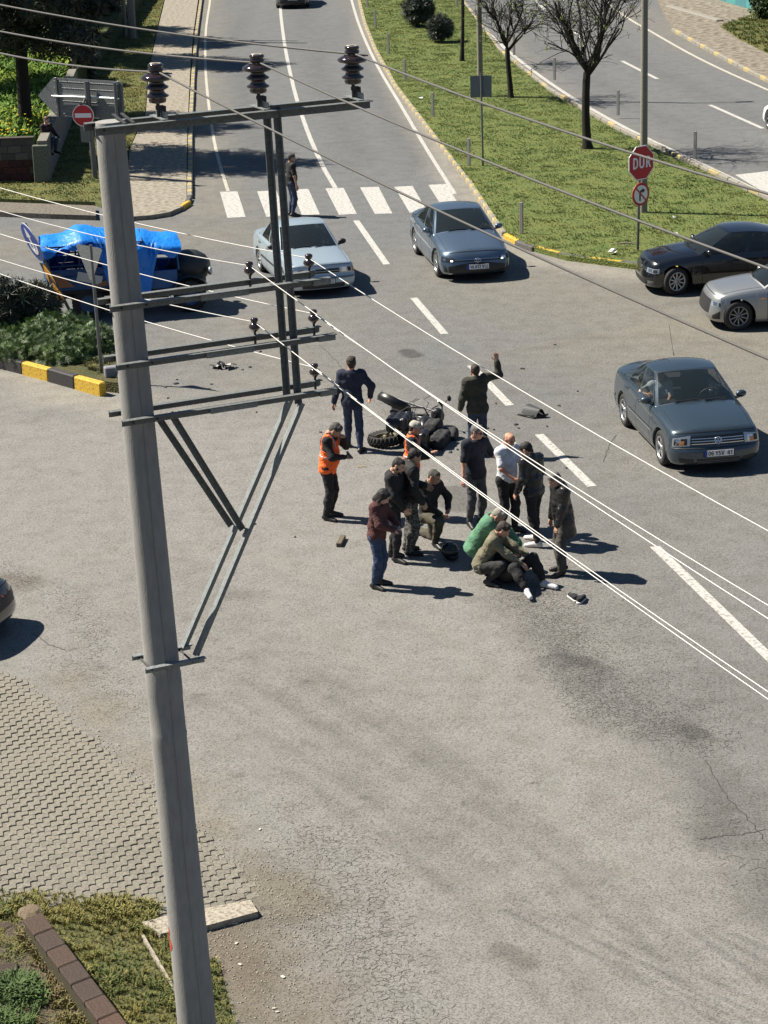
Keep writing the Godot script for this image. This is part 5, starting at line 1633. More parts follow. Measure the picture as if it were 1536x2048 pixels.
	d.face = [["headlamp", -84, -40, v.call(0.62, 0.84), v.call(0.58, 0.74), lens], ["headlamp", 40, 84, v.call(0.58, 0.74), v.call(0.62, 0.84), lens],
		["grille", -36, 36, v.call(0.30, 0.78), v.call(0.30, 0.78), trim], ["fog_lamp_recess", -72, -50, v.call(0.14, 0.46), v.call(0.12, 0.26), trim], ["fog_lamp_recess", 50, 72, v.call(0.12, 0.26), v.call(0.14, 0.46), trim]]
	d.yaw = heading(Vector3(10.248,0,-48.999), Vector3(7.785,0,-48.96))
	fwd = Vector3(sin(d.yaw), 0, cos(d.yaw))
	d.at = Vector3(7.793,0,-48.869) - fwd * 1.35 - Vector3(fwd.z, 0, -fwd.x) * 0.84
	car = build_car(d)
	st = tool()
	box(st, Vector3(0.895, 0.70, 0.82), Vector3(0.012, 0.03, 0.08), Basis(), 0.004)
	part(car, "side_repeater", st, amber)
	# dark car cut by the left edge
	d = saloon({"label": "dark car cut by the left edge, its shadow on the cracked asphalt", "paint": paint("dark_car_paint", lin(0.010, 0.013, 0.018), 0.3, 0.3), "rim": alloy, "spokes": 10, "w": 0.92, "wb": 2.74, "fo": 0.96})
	d.face = [["headlamp", -82, -40, v.call(0.58, 0.80), v.call(0.56, 0.76), lens], ["headlamp", 40, 82, v.call(0.56, 0.76), v.call(0.58, 0.80), lens], ["grille", -34, 34, v.call(0.50, 0.76), v.call(0.50, 0.76), trim],
		["fog_lamp", 60, 68, v.call(0.22, 0.34), v.call(0.22, 0.34), lens], ["chin_trim", -80, 80, v.call(0.05, 0.09), v.call(0.05, 0.09), chrome]]
	d.yaw = PI / 2 - 0.28
	fwd = Vector3(sin(d.yaw), 0, cos(d.yaw))
	d.at = Vector3(-5.655,0,-32.2) - fwd * 2.2 - Vector3(fwd.z, 0, -fwd.x) * 0.35
	build_car(d)
	# far car coming down the carriageway, cut by the top edge
	d = saloon({"label": "dark hatchback coming down the carriageway, cut by the top edge of the view", "paint": paint("far_car_paint", lin(0.16, 0.16, 0.15), 0.35, 0.5), "rim": alloy, "spokes": 6, "w": 0.85, "wb": 2.5, "fo": 0.85, "ro": 0.7, "plate": "41 EK 389", "plate_k": 0.48})
	d.face = [["headlamp", -80, -44, v.call(0.66, 0.9), v.call(0.6, 0.82), lens], ["headlamp", 44, 80, v.call(0.6, 0.82), v.call(0.66, 0.9), lens], ["grille", -42, 42, v.call(0.06, 0.56), v.call(0.06, 0.56), trim], ["fog_lamp", -62, -50, v.call(0.12, 0.26), v.call(0.12, 0.26), trim], ["fog_lamp", 50, 62, v.call(0.12, 0.26), v.call(0.12, 0.26), trim]]
	d.yaw = 0.02
	d.at = Vector3(-3.721,0,-115.396) - Vector3(0, 0, 2.0)
	build_car(d)
	# white car on the right carriageway, cut by the right edge
	d = saloon({"label": "white car on the right carriageway, only its nose in view at the edge", "paint": paint("white_paint", lin(0.72, 0.73, 0.74), 0.35, 0.0), "rim": dark_alloy, "spokes": 7, "wb": 2.6})
	d.face = [["headlamp", -82, -44, v.call(0.6, 0.82), v.call(0.58, 0.76), lens], ["headlamp", 44, 82, v.call(0.58, 0.76), v.call(0.6, 0.82), lens], ["grille", -40, 40, v.call(0.5, 0.72), v.call(0.5, 0.72), trim]]
	d.yaw = heading(Vector3(12.723,0,-75.461), Vector3(11.759,0,-80.777))
	fwd = Vector3(sin(d.yaw), 0, cos(d.yaw))
	d.at = Vector3(12.847,0,-75.03) - fwd * 1.3 - Vector3(fwd.z, 0, -fwd.x) * 0.82
	build_car(d)

func cabin_people(car: Node3D) -> void:
	var at: Vector3 = car.transform * Vector3(-0.36, 0.0, -0.42)
	person({"label": "passenger in pale blue shirt sitting in the dark teal saloon", "at": at, "yaw": car.rotation.y, "skin": Color(0.45, 0.27, 0.19), "hair": ["short", mat("dark_hair", lin(0.012, 0.010, 0.009), 0.7)], "size": 0.94,
		"top": {"mat": cloth("pale_blue_shirt", lin(0.62, 0.72, 0.76)), "called": "shirt", "hem": 0.05, "sleeve": 0.9}, "legs": cloth("charcoal_cloth", lin(0.026, 0.026, 0.027)), "shoes": mat("black_shoe", lin(0.012, 0.012, 0.012), 0.5), "lean": -14.0, "nod": 5.0, "look": -15.0,
		"hip": Vector3(0, 0.60, 0.12), "aR": Vector3(-0.12, 0.36, 0.66), "aL": Vector3(0.12, 0.36, 0.66), "kR": Vector3(0, 1, 0.4), "kL": Vector3(0, 1, 0.4), "wR": Vector3(-0.34, 0.98, 0.36), "eR": Vector3(-1, -0.4, 0), "wL": Vector3(0.02, 0.80, 0.44), "eL": Vector3(1, -0.6, 0)})

# ---------------------------------------------------------------- people: bodies, clothes and hair are surfaces round a posed skeleton
# a bone is [from, to, radius, radius, flat axis or zero, share of the width along that axis]
func field_mesh(bones: Array, k: float, cell: float, cuts := [], fold := 0.0, origin := Transform3D()) -> Array:
	var lo := Vector3(1e9, 1e9, 1e9)
	var hi := -lo
	var reach := 3.0 / k
	for b in bones:
		var m: float = maxf(b[2], b[3]) + reach
		lo = lo.min(b[0] - Vector3.ONE * m).min(b[1] - Vector3.ONE * m)
		hi = hi.max(b[0] + Vector3.ONE * m).max(b[1] + Vector3.ONE * m)
	lo -= Vector3.ONE * cell
	hi += Vector3.ONE * cell
	var nx := int((hi.x - lo.x) / cell) + 2
	var ny := int((hi.y - lo.y) / cell) + 2
	var nz := int((hi.z - lo.z) / cell) + 2
	var f := PackedFloat32Array()
	f.resize(nx * ny * nz)
	for b in bones:
		var a: Vector3 = b[0]
		var e: Vector3 = b[1]
		var ra: float = b[2]
		var rb: float = b[3]
		var ax: Vector3 = b[4] if b.size() > 4 else Vector3.ZERO
		var grow: float = 1.0 / b[5] - 1.0 if b.size() > 5 else 0.0
		var m := maxf(ra, rb) + reach
		var l: Vector3 = (a.min(e) - Vector3.ONE * m - lo) / cell
		var h: Vector3 = (a.max(e) + Vector3.ONE * m - lo) / cell
		var i0 := maxi(0, int(l.x))
		var i1 := mini(nx - 1, int(h.x) + 1)
		var j0 := maxi(0, int(l.y))
		var j1 := mini(ny - 1, int(h.y) + 1)
		var k0 := maxi(0, int(l.z))
		var k1 := mini(nz - 1, int(h.z) + 1)
		var ba := e - a
		ba += ax * ba.dot(ax) * grow
		var bb := maxf(ba.length_squared(), 1e-9)
		for kk in range(k0, k1 + 1):
			for jj in range(j0, j1 + 1):
				var row := (kk * ny + jj) * nx
				for ii in range(i0, i1 + 1):
					var p := lo + Vector3(ii, jj, kk) * cell - a
					if grow != 0.0: p += ax * p.dot(ax) * grow
					var t := clampf(p.dot(ba) / bb, 0.0, 1.0)
					var d := (p - ba * t).length() - ra - (rb - ra) * t
					if d < reach:
						f[row + ii] += exp(-k * d)
	for c in cuts:
		var pt: Vector3 = c[0]
		var n: Vector3 = c[1]
		var rad: float = c[2] if c.size() > 2 else 1e9
		for kk in nz:
			for jj in ny:
				var row := (kk * ny + jj) * nx
				for ii in nx:
					if f[row + ii] > 0.0:
						var p := lo + Vector3(ii, jj, kk) * cell - pt
						if p.length() < rad:
							f[row + ii] = minf(f[row + ii], exp(clampf(-k * p.dot(n), -6.0, 6.0)))
	var at := PackedInt32Array()
	at.resize(nx * ny * nz)
	at.fill(-1)
	var v := PackedVector3Array()
	var ix := PackedInt32Array()
	var off := [0, 1, nx, nx + 1, nx * ny, nx * ny + 1, nx * ny + nx, nx * ny + nx + 1]
	var edges := [[0, 1], [2, 3], [4, 5], [6, 7], [0, 2], [1, 3], [4, 6], [5, 7], [0, 4], [1, 5], [2, 6], [3, 7]]
	var corner := []
	for c in 8: corner.append(Vector3(c & 1, (c >> 1) & 1, c >> 2))
	for kk in nz - 1:
		for jj in ny - 1:
			for ii in nx - 1:
				var o := (kk * ny + jj) * nx + ii
				var g := f[o]
				if g == 0.0 or g > 30.0: continue
				var mask := 0
				for c in 8:
					if f[o + off[c]] >= 1.0: mask |= 1 << c
				if mask == 0 or mask == 255: continue
				var s := Vector3.ZERO
				var n := 0
				for e in edges:
					if ((mask >> e[0]) & 1) != ((mask >> e[1]) & 1):
						var x := log(maxf(f[o + off[e[0]]], 1e-4))
						var y := log(maxf(f[o + off[e[1]]], 1e-4))
						s += corner[e[0]].lerp(corner[e[1]], clampf(x / (x - y), 0, 1))
						n += 1
				at[o] = v.size()
				v.append(lo + (Vector3(ii, jj, kk) + s / n) * cell)
	var sx := 1
	var sy := nx
	var sz := nx * ny
	for kk in range(1, nz - 1):
		for jj in range(1, ny - 1):
			for ii in range(1, nx - 1):
				var o := (kk * ny + jj) * nx + ii
				if at[o] < 0: continue
				var here := f[o] >= 1.0
				for e in [[sx, sy, sz], [sy, sz, sx], [sz, sx, sy]]:
					if (f[o + e[0]] >= 1.0) != here:
						var q0 := at[o - e[1] - e[2]]
						var q1 := at[o - e[2]]
						var q2 := at[o]
						var q3 := at[o - e[1]]
						if q0 < 0 or q1 < 0 or q3 < 0: continue
						if here: ix.append_array([q0, q2, q1, q0, q3, q2])
						else: ix.append_array([q0, q1, q2, q0, q2, q3])
	var normal := PackedVector3Array()
	normal.resize(v.size())
	for i in range(0, ix.size(), 3):
		var n := (v[ix[i + 2]] - v[ix[i]]).cross(v[ix[i + 1]] - v[ix[i]])
		normal[ix[i]] += n
		normal[ix[i + 1]] += n
		normal[ix[i + 2]] += n
	for i in v.size(): normal[i] = normal[i].normalized()
	if fold > 0.0:
		var w := FastNoiseLite.new()
		w.frequency = 5.5
		w.fractal_octaves = 2
		w.seed = int(absf(lo.x * 1000)) % 50
		var w2 := FastNoiseLite.new()
		w2.noise_type = FastNoiseLite.TYPE_SIMPLEX
		w2.frequency = 11.0
		w2.fractal_type = FastNoiseLite.FRACTAL_RIDGED
		w2.fractal_octaves = 1
		for i in v.size():
			var p := v[i]
			v[i] += normal[i] * fold * (w.get_noise_3d(p.x, p.y * 1.4, p.z) + 0.35 * w2.get_noise_3d(p.x * 0.8, p.y * 1.3 + p.x, p.z * 0.8))
		for i in normal.size(): normal[i] = Vector3.ZERO
		for i in range(0, ix.size(), 3):
			var n := (v[ix[i + 2]] - v[ix[i]]).cross(v[ix[i + 1]] - v[ix[i]])
			normal[ix[i]] += n
			normal[ix[i + 1]] += n
			normal[ix[i + 2]] += n
		for i in v.size(): normal[i] = normal[i].normalized()
	return [v, normal, ix]

func moved(m: Array, xf: Transform3D) -> Array:
	var v := PackedVector3Array()
	var n := PackedVector3Array()
	for p in m[0]: v.append(xf * p)
	for p in m[1]: n.append((xf.basis * p).normalized())
	return [v, n, m[2]] + ([m[3]] if m.size() > 3 else [])

func join(list: Array, m: Material) -> ArrayMesh:
	var v := PackedVector3Array()
	var n := PackedVector3Array()
	var c := PackedColorArray()
	var ix := PackedInt32Array()
	for part_ in list:
		var from := v.size()
		v.append_array(part_[0])
		n.append_array(part_[1])
		if part_.size() > 3: c.append_array(part_[3])
		else:
			var white := PackedColorArray()
			white.resize(part_[0].size())
			white.fill(Color.WHITE)
			c.append_array(white)
		for i in part_[2]: ix.append(i + from)
	var arr := []
	arr.resize(Mesh.ARRAY_MAX)
	arr[Mesh.ARRAY_VERTEX] = v
	arr[Mesh.ARRAY_NORMAL] = n
	arr[Mesh.ARRAY_COLOR] = c
	arr[Mesh.ARRAY_INDEX] = ix
	var mesh := ArrayMesh.new()
	mesh.add_surface_from_arrays(Mesh.PRIMITIVE_TRIANGLES, arr)
	mesh.surface_set_material(0, m)
	return mesh

var stock := {}

# a head, its middle between the ears at the origin, facing +z
func head_shape() -> Array:
	if stock.has("head"): return stock["head"]
	var b := [
		[Vector3(0, 0.035, -0.025), Vector3(0, 0.045, 0.02), 0.078, 0.072], [Vector3(0, 0.0, 0.02), Vector3(0, -0.03, 0.03), 0.062, 0.056],
		[Vector3(-0.03, -0.06, 0.03), Vector3(0.03, -0.06, 0.03), 0.036, 0.036], [Vector3(0, -0.075, 0.058), Vector3(0, -0.08, 0.062), 0.024, 0.022],
		[Vector3(-0.05, -0.035, 0.0), Vector3(-0.025, -0.07, 0.045), 0.026, 0.024], [Vector3(0.05, -0.035, 0.0), Vector3(0.025, -0.07, 0.045), 0.026, 0.024],
		[Vector3(-0.034, 0.025, 0.075), Vector3(0.034, 0.025, 0.075), 0.014, 0.014], [Vector3(0, 0.015, 0.088), Vector3(0, -0.022, 0.108), 0.009, 0.014],
		[Vector3(-0.013, -0.026, 0.094), Vector3(0.013, -0.026, 0.094), 0.009, 0.009], [Vector3(-0.042, -0.012, 0.062), Vector3(-0.036, -0.02, 0.066), 0.02, 0.02], [Vector3(0.042, -0.012, 0.062), Vector3(0.036, -0.02, 0.066), 0.02, 0.02],
		[Vector3(-0.018, -0.052, 0.084), Vector3(0.018, -0.052, 0.084), 0.010, 0.010],
		[Vector3(-0.078, 0.012, -0.008), Vector3(-0.076, -0.028, 0.0), 0.014, 0.009], [Vector3(0.078, 0.012, -0.008), Vector3(0.076, -0.028, 0.0), 0.014, 0.009],
		[Vector3(0, -0.03, -0.03), Vector3(0, -0.14, -0.045), 0.056, 0.058]]
	var m := field_mesh(b, 110.0, 0.0065)
	var c := PackedColorArray()
	for p in m[0]:
		var t := Color(1, 1, 1)
		for s in [-1.0, 1.0]:
			if p.distance_to(Vector3(s * 0.032, 0.008, 0.078)) < 0.0125: t = Color(0.16, 0.13, 0.12)
			elif p.z > 0.06 and Vector2(p.x - s * 0.034, (p.y - 0.03) * 2.2).length() < 0.02: t = Color(0.25, 0.2, 0.18)
		if p.z > 0.08 and absf(p.y + 0.053) < 0.006 and absf(p.x) < 0.024: t = Color(0.62, 0.38, 0.36)
		c.append(t)
	m.append(c)
	stock["head"] = m
	return m

func hair_shape(kind: String) -> Array:
	if stock.has(kind): return stock[kind]
	var b := []
	var cuts := []
	var front := [Vector3(0, 0.045, 0.075), Vector3(0, -0.5, 0.75).normalized(), 1.0]
	match kind:
		"short":
			b = [[Vector3(0, 0.046, -0.03), Vector3(0, 0.052, 0.018), 0.085, 0.076], [Vector3(0, 0.0, -0.04), Vector3(0, -0.05, -0.05), 0.074, 0.05], [Vector3(-0.04, 0.085, 0.035), Vector3(0.035, 0.09, 0.035), 0.03, 0.03]]
			cuts = [[Vector3(0, -0.02, 0.012), Vector3(0, -0.62, 0.78), 1.0], [Vector3(0, -0.075, 0), Vector3(0, -1, 0), 1.0]]
		"cropped":
			b = [[Vector3(0, 0.043, -0.028), Vector3(0, 0.05, 0.018), 0.081, 0.073], [Vector3(0, 0.0, -0.036), Vector3(0, -0.045, -0.045), 0.07, 0.05]]
			cuts = [[Vector3(0, -0.01, 0.01), Vector3(0, -0.68, 0.73), 1.0], [Vector3(0, -0.07, 0), Vector3(0, -1, 0), 1.0]]
		"bald":
			b = [[Vector3(0, 0.0, -0.034), Vector3(0, -0.045, -0.042), 0.076, 0.054], [Vector3(0, 0.03, -0.03), Vector3(0, 0.03, -0.03), 0.08, 0.08]]
			cuts = [[Vector3(0, 0.025, -0.02), Vector3(0, 0.75, 0.66), 1.0], [Vector3(0, -0.07, 0), Vector3(0, -1, 0), 1.0]]
		"long":
			b = [[Vector3(0, 0.048, -0.03), Vector3(0, 0.05, 0.02), 0.092, 0.083], [Vector3(0, 0.0, -0.04), Vector3(0, -0.11, -0.07), 0.085, 0.07], [Vector3(-0.062, 0.0, 0.0), Vector3(-0.07, -0.12, -0.01), 0.032, 0.026], [Vector3(0.062, 0.0, 0.0), Vector3(0.07, -0.12, -0.01), 0.032, 0.026]]
			cuts = [[Vector3(0, 0.0, 0.05), Vector3(0, -0.4, 0.92), 1.0], [Vector3(0, -0.17, 0), Vector3(0, -1, 0), 1.0]]
		"ponytail":
			b = [[Vector3(0, 0.046, -0.03), Vector3(0, 0.052, 0.018), 0.086, 0.077], [Vector3(0, 0.06, -0.10), Vector3(0, -0.08, -0.16), 0.035, 0.022]]
			cuts = [[Vector3(0, -0.02, 0.02), Vector3(0, -0.62, 0.78), 0.12]]
		"cap":
			b = [[Vector3(0, 0.05, -0.026), Vector3(0, 0.055, 0.018), 0.09, 0.083]]
			cuts = [[Vector3(0, 0.035, 0), Vector3(0, -1, 0), 1.0]]
	var m := field_mesh(b, 120.0, 0.0075, cuts, 0.0 if kind == "cap" else 0.006)
	if kind == "cap":
		var brim := field_mesh([[Vector3(0, 0.038, 0.07), Vector3(0, 0.03, 0.13), 0.066, 0.056, Vector3.UP, 0.14]], 150.0, 0.008)
		var from: int = m[0].size()
		m[0].append_array(brim[0])
		m[1].append_array(brim[1])
		for i in brim[2]: m[2].append(i + from)
	stock[kind] = m
	return m

# the right hand: wrist at the origin, fingers along -y, thumb towards +z, palm towards +x
func hand_shape(kind: String, left: bool) -> Array:
	var key := "%s%s" % [kind, left]
	if stock.has(key): return stock[key]
	var b := [[Vector3(0, 0.01, 0), Vector3(0, -0.03, 0), 0.026, 0.028, Vector3.RIGHT, 0.72], [Vector3(0, -0.05, 0.018), Vector3(0, -0.085, 0.024), 0.022, 0.02, Vector3.RIGHT, 0.62], [Vector3(0, -0.05, -0.018), Vector3(0, -0.08, -0.025), 0.022, 0.019, Vector3.RIGHT, 0.62], [Vector3(0, -0.04, 0.0), Vector3(0, -0.085, 0.0), 0.025, 0.022, Vector3.RIGHT, 0.62]]
	var bend: float = {"relaxed": 0.38, "open": 0.05, "grip": 1.05}[kind]
	for i in 4:
		var z: float = [0.031, 0.0105, -0.0105, -0.030][i]
		var l: float = [0.070, 0.078, 0.072, 0.056][i]
		var fan: float = ([0.16, 0.05, -0.06, -0.18][i]) * (1.0 if kind == "open" else 0.45)
		var p := Vector3(0, -0.092 + absf(z) * 0.22, z)
		var a := 0.0
		for s in 3:
			a += bend * [0.8, 1.0, 0.75][s]
			var n: Vector3 = p + Vector3(sin(a), -cos(a), -sin(-fan) * cos(a)) * l * [0.46, 0.32, 0.24][s]
			b.append([p, n, 0.0092 - 0.001 * s, 0.0086 - 0.001 * s])
			p = n
	var th := [Vector3(0.004, -0.022, 0.022), Vector3(0.016, -0.052, 0.046), Vector3(0.024, -0.08, 0.056), Vector3(0.03, -0.104, 0.055)]
	if kind == "open": th = [Vector3(0.002, -0.02, 0.022), Vector3(0.008, -0.045, 0.052), Vector3(0.01, -0.066, 0.074), Vector3(0.01, -0.086, 0.086)]
	if kind == "grip": th = [Vector3(0.004, -0.022, 0.022), Vector3(0.024, -0.05, 0.044), Vector3(0.044, -0.074, 0.042), Vector3(0.056, -0.09, 0.03)]
	for s in 3: b.append([th[s], th[s + 1], 0.0125 - 0.0015 * s, 0.011 - 0.0015 * s])
	if left:
		for x in b:
			x[0].x = -x[0].x
			x[1].x = -x[1].x
	stock[key] = field_mesh(b, 260.0, 0.0042)
	return stock[key]

func knee(a: Vector3, c: Vector3, l1: float, l2: float, hint: Vector3) -> Vector3:
	var d := c - a
	var l := clampf(d.length(), 0.05, (l1 + l2) * 0.998)
	var n := d.normalized()
	var x := (l1 * l1 - l2 * l2 + l * l) / (2 * l)
	var h := sqrt(maxf(l1 * l1 - x * x, 0))
	var u := (hint - n * hint.dot(n)).normalized()
	return a + n * x + u * h

# facing +z; the person's left is +x. o: see person()
func rig(o: Dictionary) -> Dictionary:
	var j := {}
	var s: float = o.get("size", 1.0)
	var hip: Vector3 = o.get("hip", Vector3(0, 0.93, 0))
	var spine := Basis(Vector3.UP, deg_to_rad(o.get("twist", 0.0))) * Basis(Vector3.RIGHT, deg_to_rad(o.get("lean", 2.0))) * Basis(Vector3.BACK, deg_to_rad(o.get("side", 0.0)))
	var low := Basis().slerp(spine, o.get("pelvis", 0.35))
	j.spine = spine
	j.hip = hip
	j.hipL = hip + low * Vector3(0.085, -0.02, 0)
	j.hipR = hip + low * Vector3(-0.085, -0.02, 0)
	j.waist = hip + low * Vector3(0, 0.15, 0)
	j.chest = j.waist + spine * Vector3(0, 0.21, 0.0)
	j.neck = j.waist + spine * Vector3(0, 0.375, -0.012)
	var sw: float = o.get("shoulder", 0.172)
	j.shL = j.waist + spine * Vector3(sw, 0.335, 0) + Vector3(0, o.get("liftL", 0.0), 0)
	j.shR = j.waist + spine * Vector3(-sw, 0.335, 0) + Vector3(0, o.get("liftR", 0.0), 0)
	var hb := Basis(Vector3.UP, deg_to_rad(o.get("look", 0.0))) * Basis(Vector3.RIGHT, deg_to_rad(o.get("nod", 8.0))) * Basis(Vector3.BACK, deg_to_rad(o.get("tilt", 0.0)))
	j.headb = hb
	j.head = j.neck + spine * Vector3(0, 0.055, 0.008) + hb * Vector3(0, 0.098, 0.028)
	for k in ["L", "R"]:
		var q_ := 1.0 if k == "L" else -1.0
		j["wr" + k] = o.get("w" + k, j["sh" + k] + spine * Vector3(q_ * 0.065, 0, 0) + Vector3(0, -0.515, 0.05))
		j["el" + k] = knee(j["sh" + k], j["wr" + k], 0.285, 0.255, o.get("e" + k, Vector3(q_ * 0.5, -0.2, -1)))
		if o.has("w" + k):
			var d: Vector3 = j["wr" + k] - j["sh" + k]
			if d.length() > 0.535: j["wr" + k] = j["sh" + k] + d.normalized() * 0.535
		j["an" + k] = o.get("a" + k, Vector3(q_ * 0.11, 0.085, -0.03))
		j["kn" + k] = knee(j["hip" + k], j["an" + k], 0.425, 0.415, o.get("k" + k, Vector3(q_ * 0.12, 0, 1)))
		j["toe" + k] = o.get("t" + k, j["an" + k] + Vector3(q_ * 0.045, -0.055, 0.165))
	return j

func torso_bones(j: Dictionary, g: float, belly: float) -> Array:
	var s: Basis = j.spine
	var z := s.z
	var b := [
		[j.hipL, j.hipR, 0.098 + g, 0.098 + g], [j.hip + s * Vector3(0, 0.03, 0), j.waist, 0.13 + g, 0.118 + g, z, 0.8],
		[j.waist + s * Vector3(-0.04, 0.02, 0), j.waist + s * Vector3(0.04, 0.02, 0), 0.112 + g, 0.112 + g, z, 0.82],
		[j.chest + s * Vector3(-0.065, -0.01, 0.005), j.chest + s * Vector3(0.065, -0.01, 0.005), 0.118 + g, 0.118 + g, z, 0.86],
		[j.chest + s * Vector3(-0.09, 0.09, 0.0), j.chest + s * Vector3(0.09, 0.09, 0.0), 0.078 + g, 0.078 + g],
		[j.shL, j.shR, 0.055 + g, 0.055 + g], [j.neck + s * Vector3(0.02, -0.01, -0.01), j.shL, 0.045 + g, 0.05 + g], [j.neck + s * Vector3(-0.02, -0.01, -0.01), j.shR, 0.045 + g, 0.05 + g]]
	if belly > 0: b.append([j.waist + s * Vector3(0, -0.04, 0.04 + belly * 0.4), j.waist + s * Vector3(0, 0.09, 0.03 + belly * 0.3), 0.09 + belly + g, 0.085 + belly + g])
	return b

func arm_bones(j: Dictionary, g: float, share := 1.0, taper := 0.0) -> Array:
	var b := []
	for k in ["L", "R"]:
		var sh: Vector3 = j["sh" + k]
		var el: Vector3 = j["el" + k]
		var wr: Vector3 = j["wr" + k]
		if share >= 1.0:
			b.append([sh, el, 0.05 + g, 0.041 + g])
			b.append([el, el.lerp(wr, 0.97), 0.041 + g, 0.029 + g - taper])
		else:
			b.append([sh, sh.lerp(el, share), 0.052 + g, 0.048 + g])
	return b

func leg_bones(j: Dictionary, g: float, low := 0.0) -> Array:
	var b := []
	for k in ["L", "R"]:
		var h: Vector3 = j["hip" + k]
		var n: Vector3 = j["kn" + k]
		var a: Vector3 = j["an" + k]
		b.append([h, n, 0.083 + g, 0.056 + g])
		b.append([n, n.lerp(a, 0.4), 0.054 + g, 0.054 + g])
		b.append([n.lerp(a, 0.35), a + (n - a).normalized() * low, 0.052 + g, 0.036 + g])
	return b

func hand_frame(el: Vector3, wr: Vector3, thumb: Vector3) -> Transform3D:
	var y := (el - wr).normalized()
	var z := (thumb - y * thumb.dot(y)).normalized()
	return Transform3D(Basis(y.cross(z), y, z), wr)

# o: label, at, yaw (radians), pose keys of rig(), skin, hair [kind, material], top {mat, hem, sleeve, puff, belly, hood}, legs material, shoes material, extra
func person(o: Dictionary) -> Node3D:
	var root := thing("person", o.label, "person", o.at, o.yaw, o.get("group", ""))
	var size: float = o.get("size", 1.0)
	root.scale = Vector3.ONE * size
	var j := rig(o)
	var belly: float = o.get("belly", 0.0)
	var skin := mat("skin_%s" % o.get("skin", Color(0.42, 0.25, 0.17)).to_html(), o.get("skin", Color(0.42, 0.25, 0.17)).linear_to_srgb(), 0.6)
	skin.vertex_color_use_as_albedo = true
	skin.subsurf_scatter_enabled = true
	skin.subsurf_scatter_strength = 0.05
	# one continuous body
	var bones := torso_bones(j, -0.014, maxf(belly - 0.012, 0.0)) + arm_bones(j, -0.004) + leg_bones(j, -0.012)
	bones.append([j.neck + j.spine * Vector3(0, -0.03, 0), j.head + j.headb * Vector3(0, -0.05, -0.03), 0.056, 0.052])
	for k in ["L", "R"]: bones.append([j["an" + k], j["toe" + k], 0.03, 0.026])
	var pieces := [field_mesh(bones, 60.0, 0.017), moved(head_shape(), Transform3D(j.headb, j.head))]
	for k in ["L", "R"]:
		var q_ := 1.0 if k == "L" else -1.0
		var el: Vector3 = j["el" + k]
		var wr: Vector3 = j["wr" + k]
		pieces.append(moved(hand_shape(o.get("hand" + k, "relaxed"), k == "L"), hand_frame(el, wr, o.get("thumb" + k, j.spine.z * 1.0 + Vector3(-q_ * 0.3, 0, 0)))))
	mesh_part(root, "body", join(pieces, skin))
	# clothes
	var top: Dictionary = o.top
	var g: float = top.get("puff", 0.012) * 0.72
	var s: Basis = j.spine
	var cloth_bones := torso_bones(j, g, belly) + arm_bones(j, g * 0.9 + 0.004, top.get("sleeve", 1.0), 0.0)
	var hem: float = top.get("hem", 0.08)
	var down: Vector3 = -(s.y * 0.35 + Basis().slerp(s, 0.35).y * 0.65).normalized() if not top.has("down") else top.down
	cloth_bones.append([j.waist, j.hip + down * (hem + 0.08), 0.125 + g, 0.135 + g + top.get("flare", 0.0), s.z, 0.84 if belly == 0.0 else 0.95])
	if top.get("collar", 0.0) > 0: cloth_bones.append([j.neck + s * Vector3(0, -0.03, -0.012), j.neck + s * Vector3(0, top.collar, -0.006), 0.066, 0.068])
	if top.get("hood", false): cloth_bones.append([j.neck + s * Vector3(-0.06, -0.015, -0.07), j.neck + s * Vector3(0.06, -0.015, -0.07), 0.052, 0.052])
	var cuts := [[j.hip + down * hem, down, 0.34]]
	cuts.append([j.neck + s * Vector3(0, 0.02 + top.get("collar", 0.0), 0.02), (s.y + s.z * 0.45).normalized(), 0.12])
	mesh_part(root, top.get("called", "jacket"), join([field_mesh(cloth_bones, 52.0, 0.0135, cuts, top.get("fold", 0.014) * 0.55)], top.mat))
	if o.has("vest"):
		var vb := torso_bones(j, g + 0.014, belly)
		vb.append([j.waist, j.hip + down * (hem + 0.1), 0.14 + g, 0.152 + g, s.z, 0.9])
		var vc := [[j.hip + down * (hem + 0.015), down, 0.4], [j.neck + s * Vector3(0, -0.01, 0.02), (s.y + s.z * 0.7).normalized(), 0.13]]
		for k in ["L", "R"]:
			var q_ := 1.0 if k == "L" else -1.0
			vc.append([j["sh" + k] + s * Vector3(q_ * -0.012, 0, 0), s.x * q_, 0.19])
		var vest := mesh_part(root, "safety_vest", join([field_mesh(vb, 60.0, 0.0125, vc, 0.01)], o.vest))
		var tape := mat("reflective_tape", lin(0.40, 0.40, 0.41), 0.35, 0.3)
		for band in [[-0.13, 0.034], [0.06, 0.034]]:            # hoops of reflective tape round the vest
			var tb := torso_bones(j, g + 0.019, belly)
			tb.append([j.waist, j.hip + down * (hem + 0.1), 0.145 + g, 0.157 + g, s.z, 0.9])
			var mid: Vector3 = j.waist + s.y * band[0] if band[0] > 0 else j.waist + s.y * 0.02
			if band[0] > 0: continue
			var m := mesh_part(vest, "reflective_band", join([field_mesh(tb, 60.0, 0.0125, [[mid + s.y * band[1], s.y], [mid, -s.y], [j.shL, s.x, 0.2], [j.shR, -s.x, 0.2]], 0.0)], tape))
		for k in ["L", "R"]:
			var q_ := 1.0 if k == "L" else -1.0
			var strip := tool()
			var pts := []
			for t in 15:
				var a := lerpf(-0.5, PI + 0.5, t / 14.0)
				pts.append(j["sh" + k] + s * Vector3(-q_ * 0.05, -0.055 + sin(a) * (0.112 + g), cos(a) * (0.108 + g) + 0.002))
			for t in 14:
				beam(strip, pts[t], pts[t + 1], 0.04, 0.008, s.x)
			part(vest, "reflective_strap", strip, tape)
	var legs := leg_bones(j, o.get("loose", 0.012), o.get("cuff", 0.03))
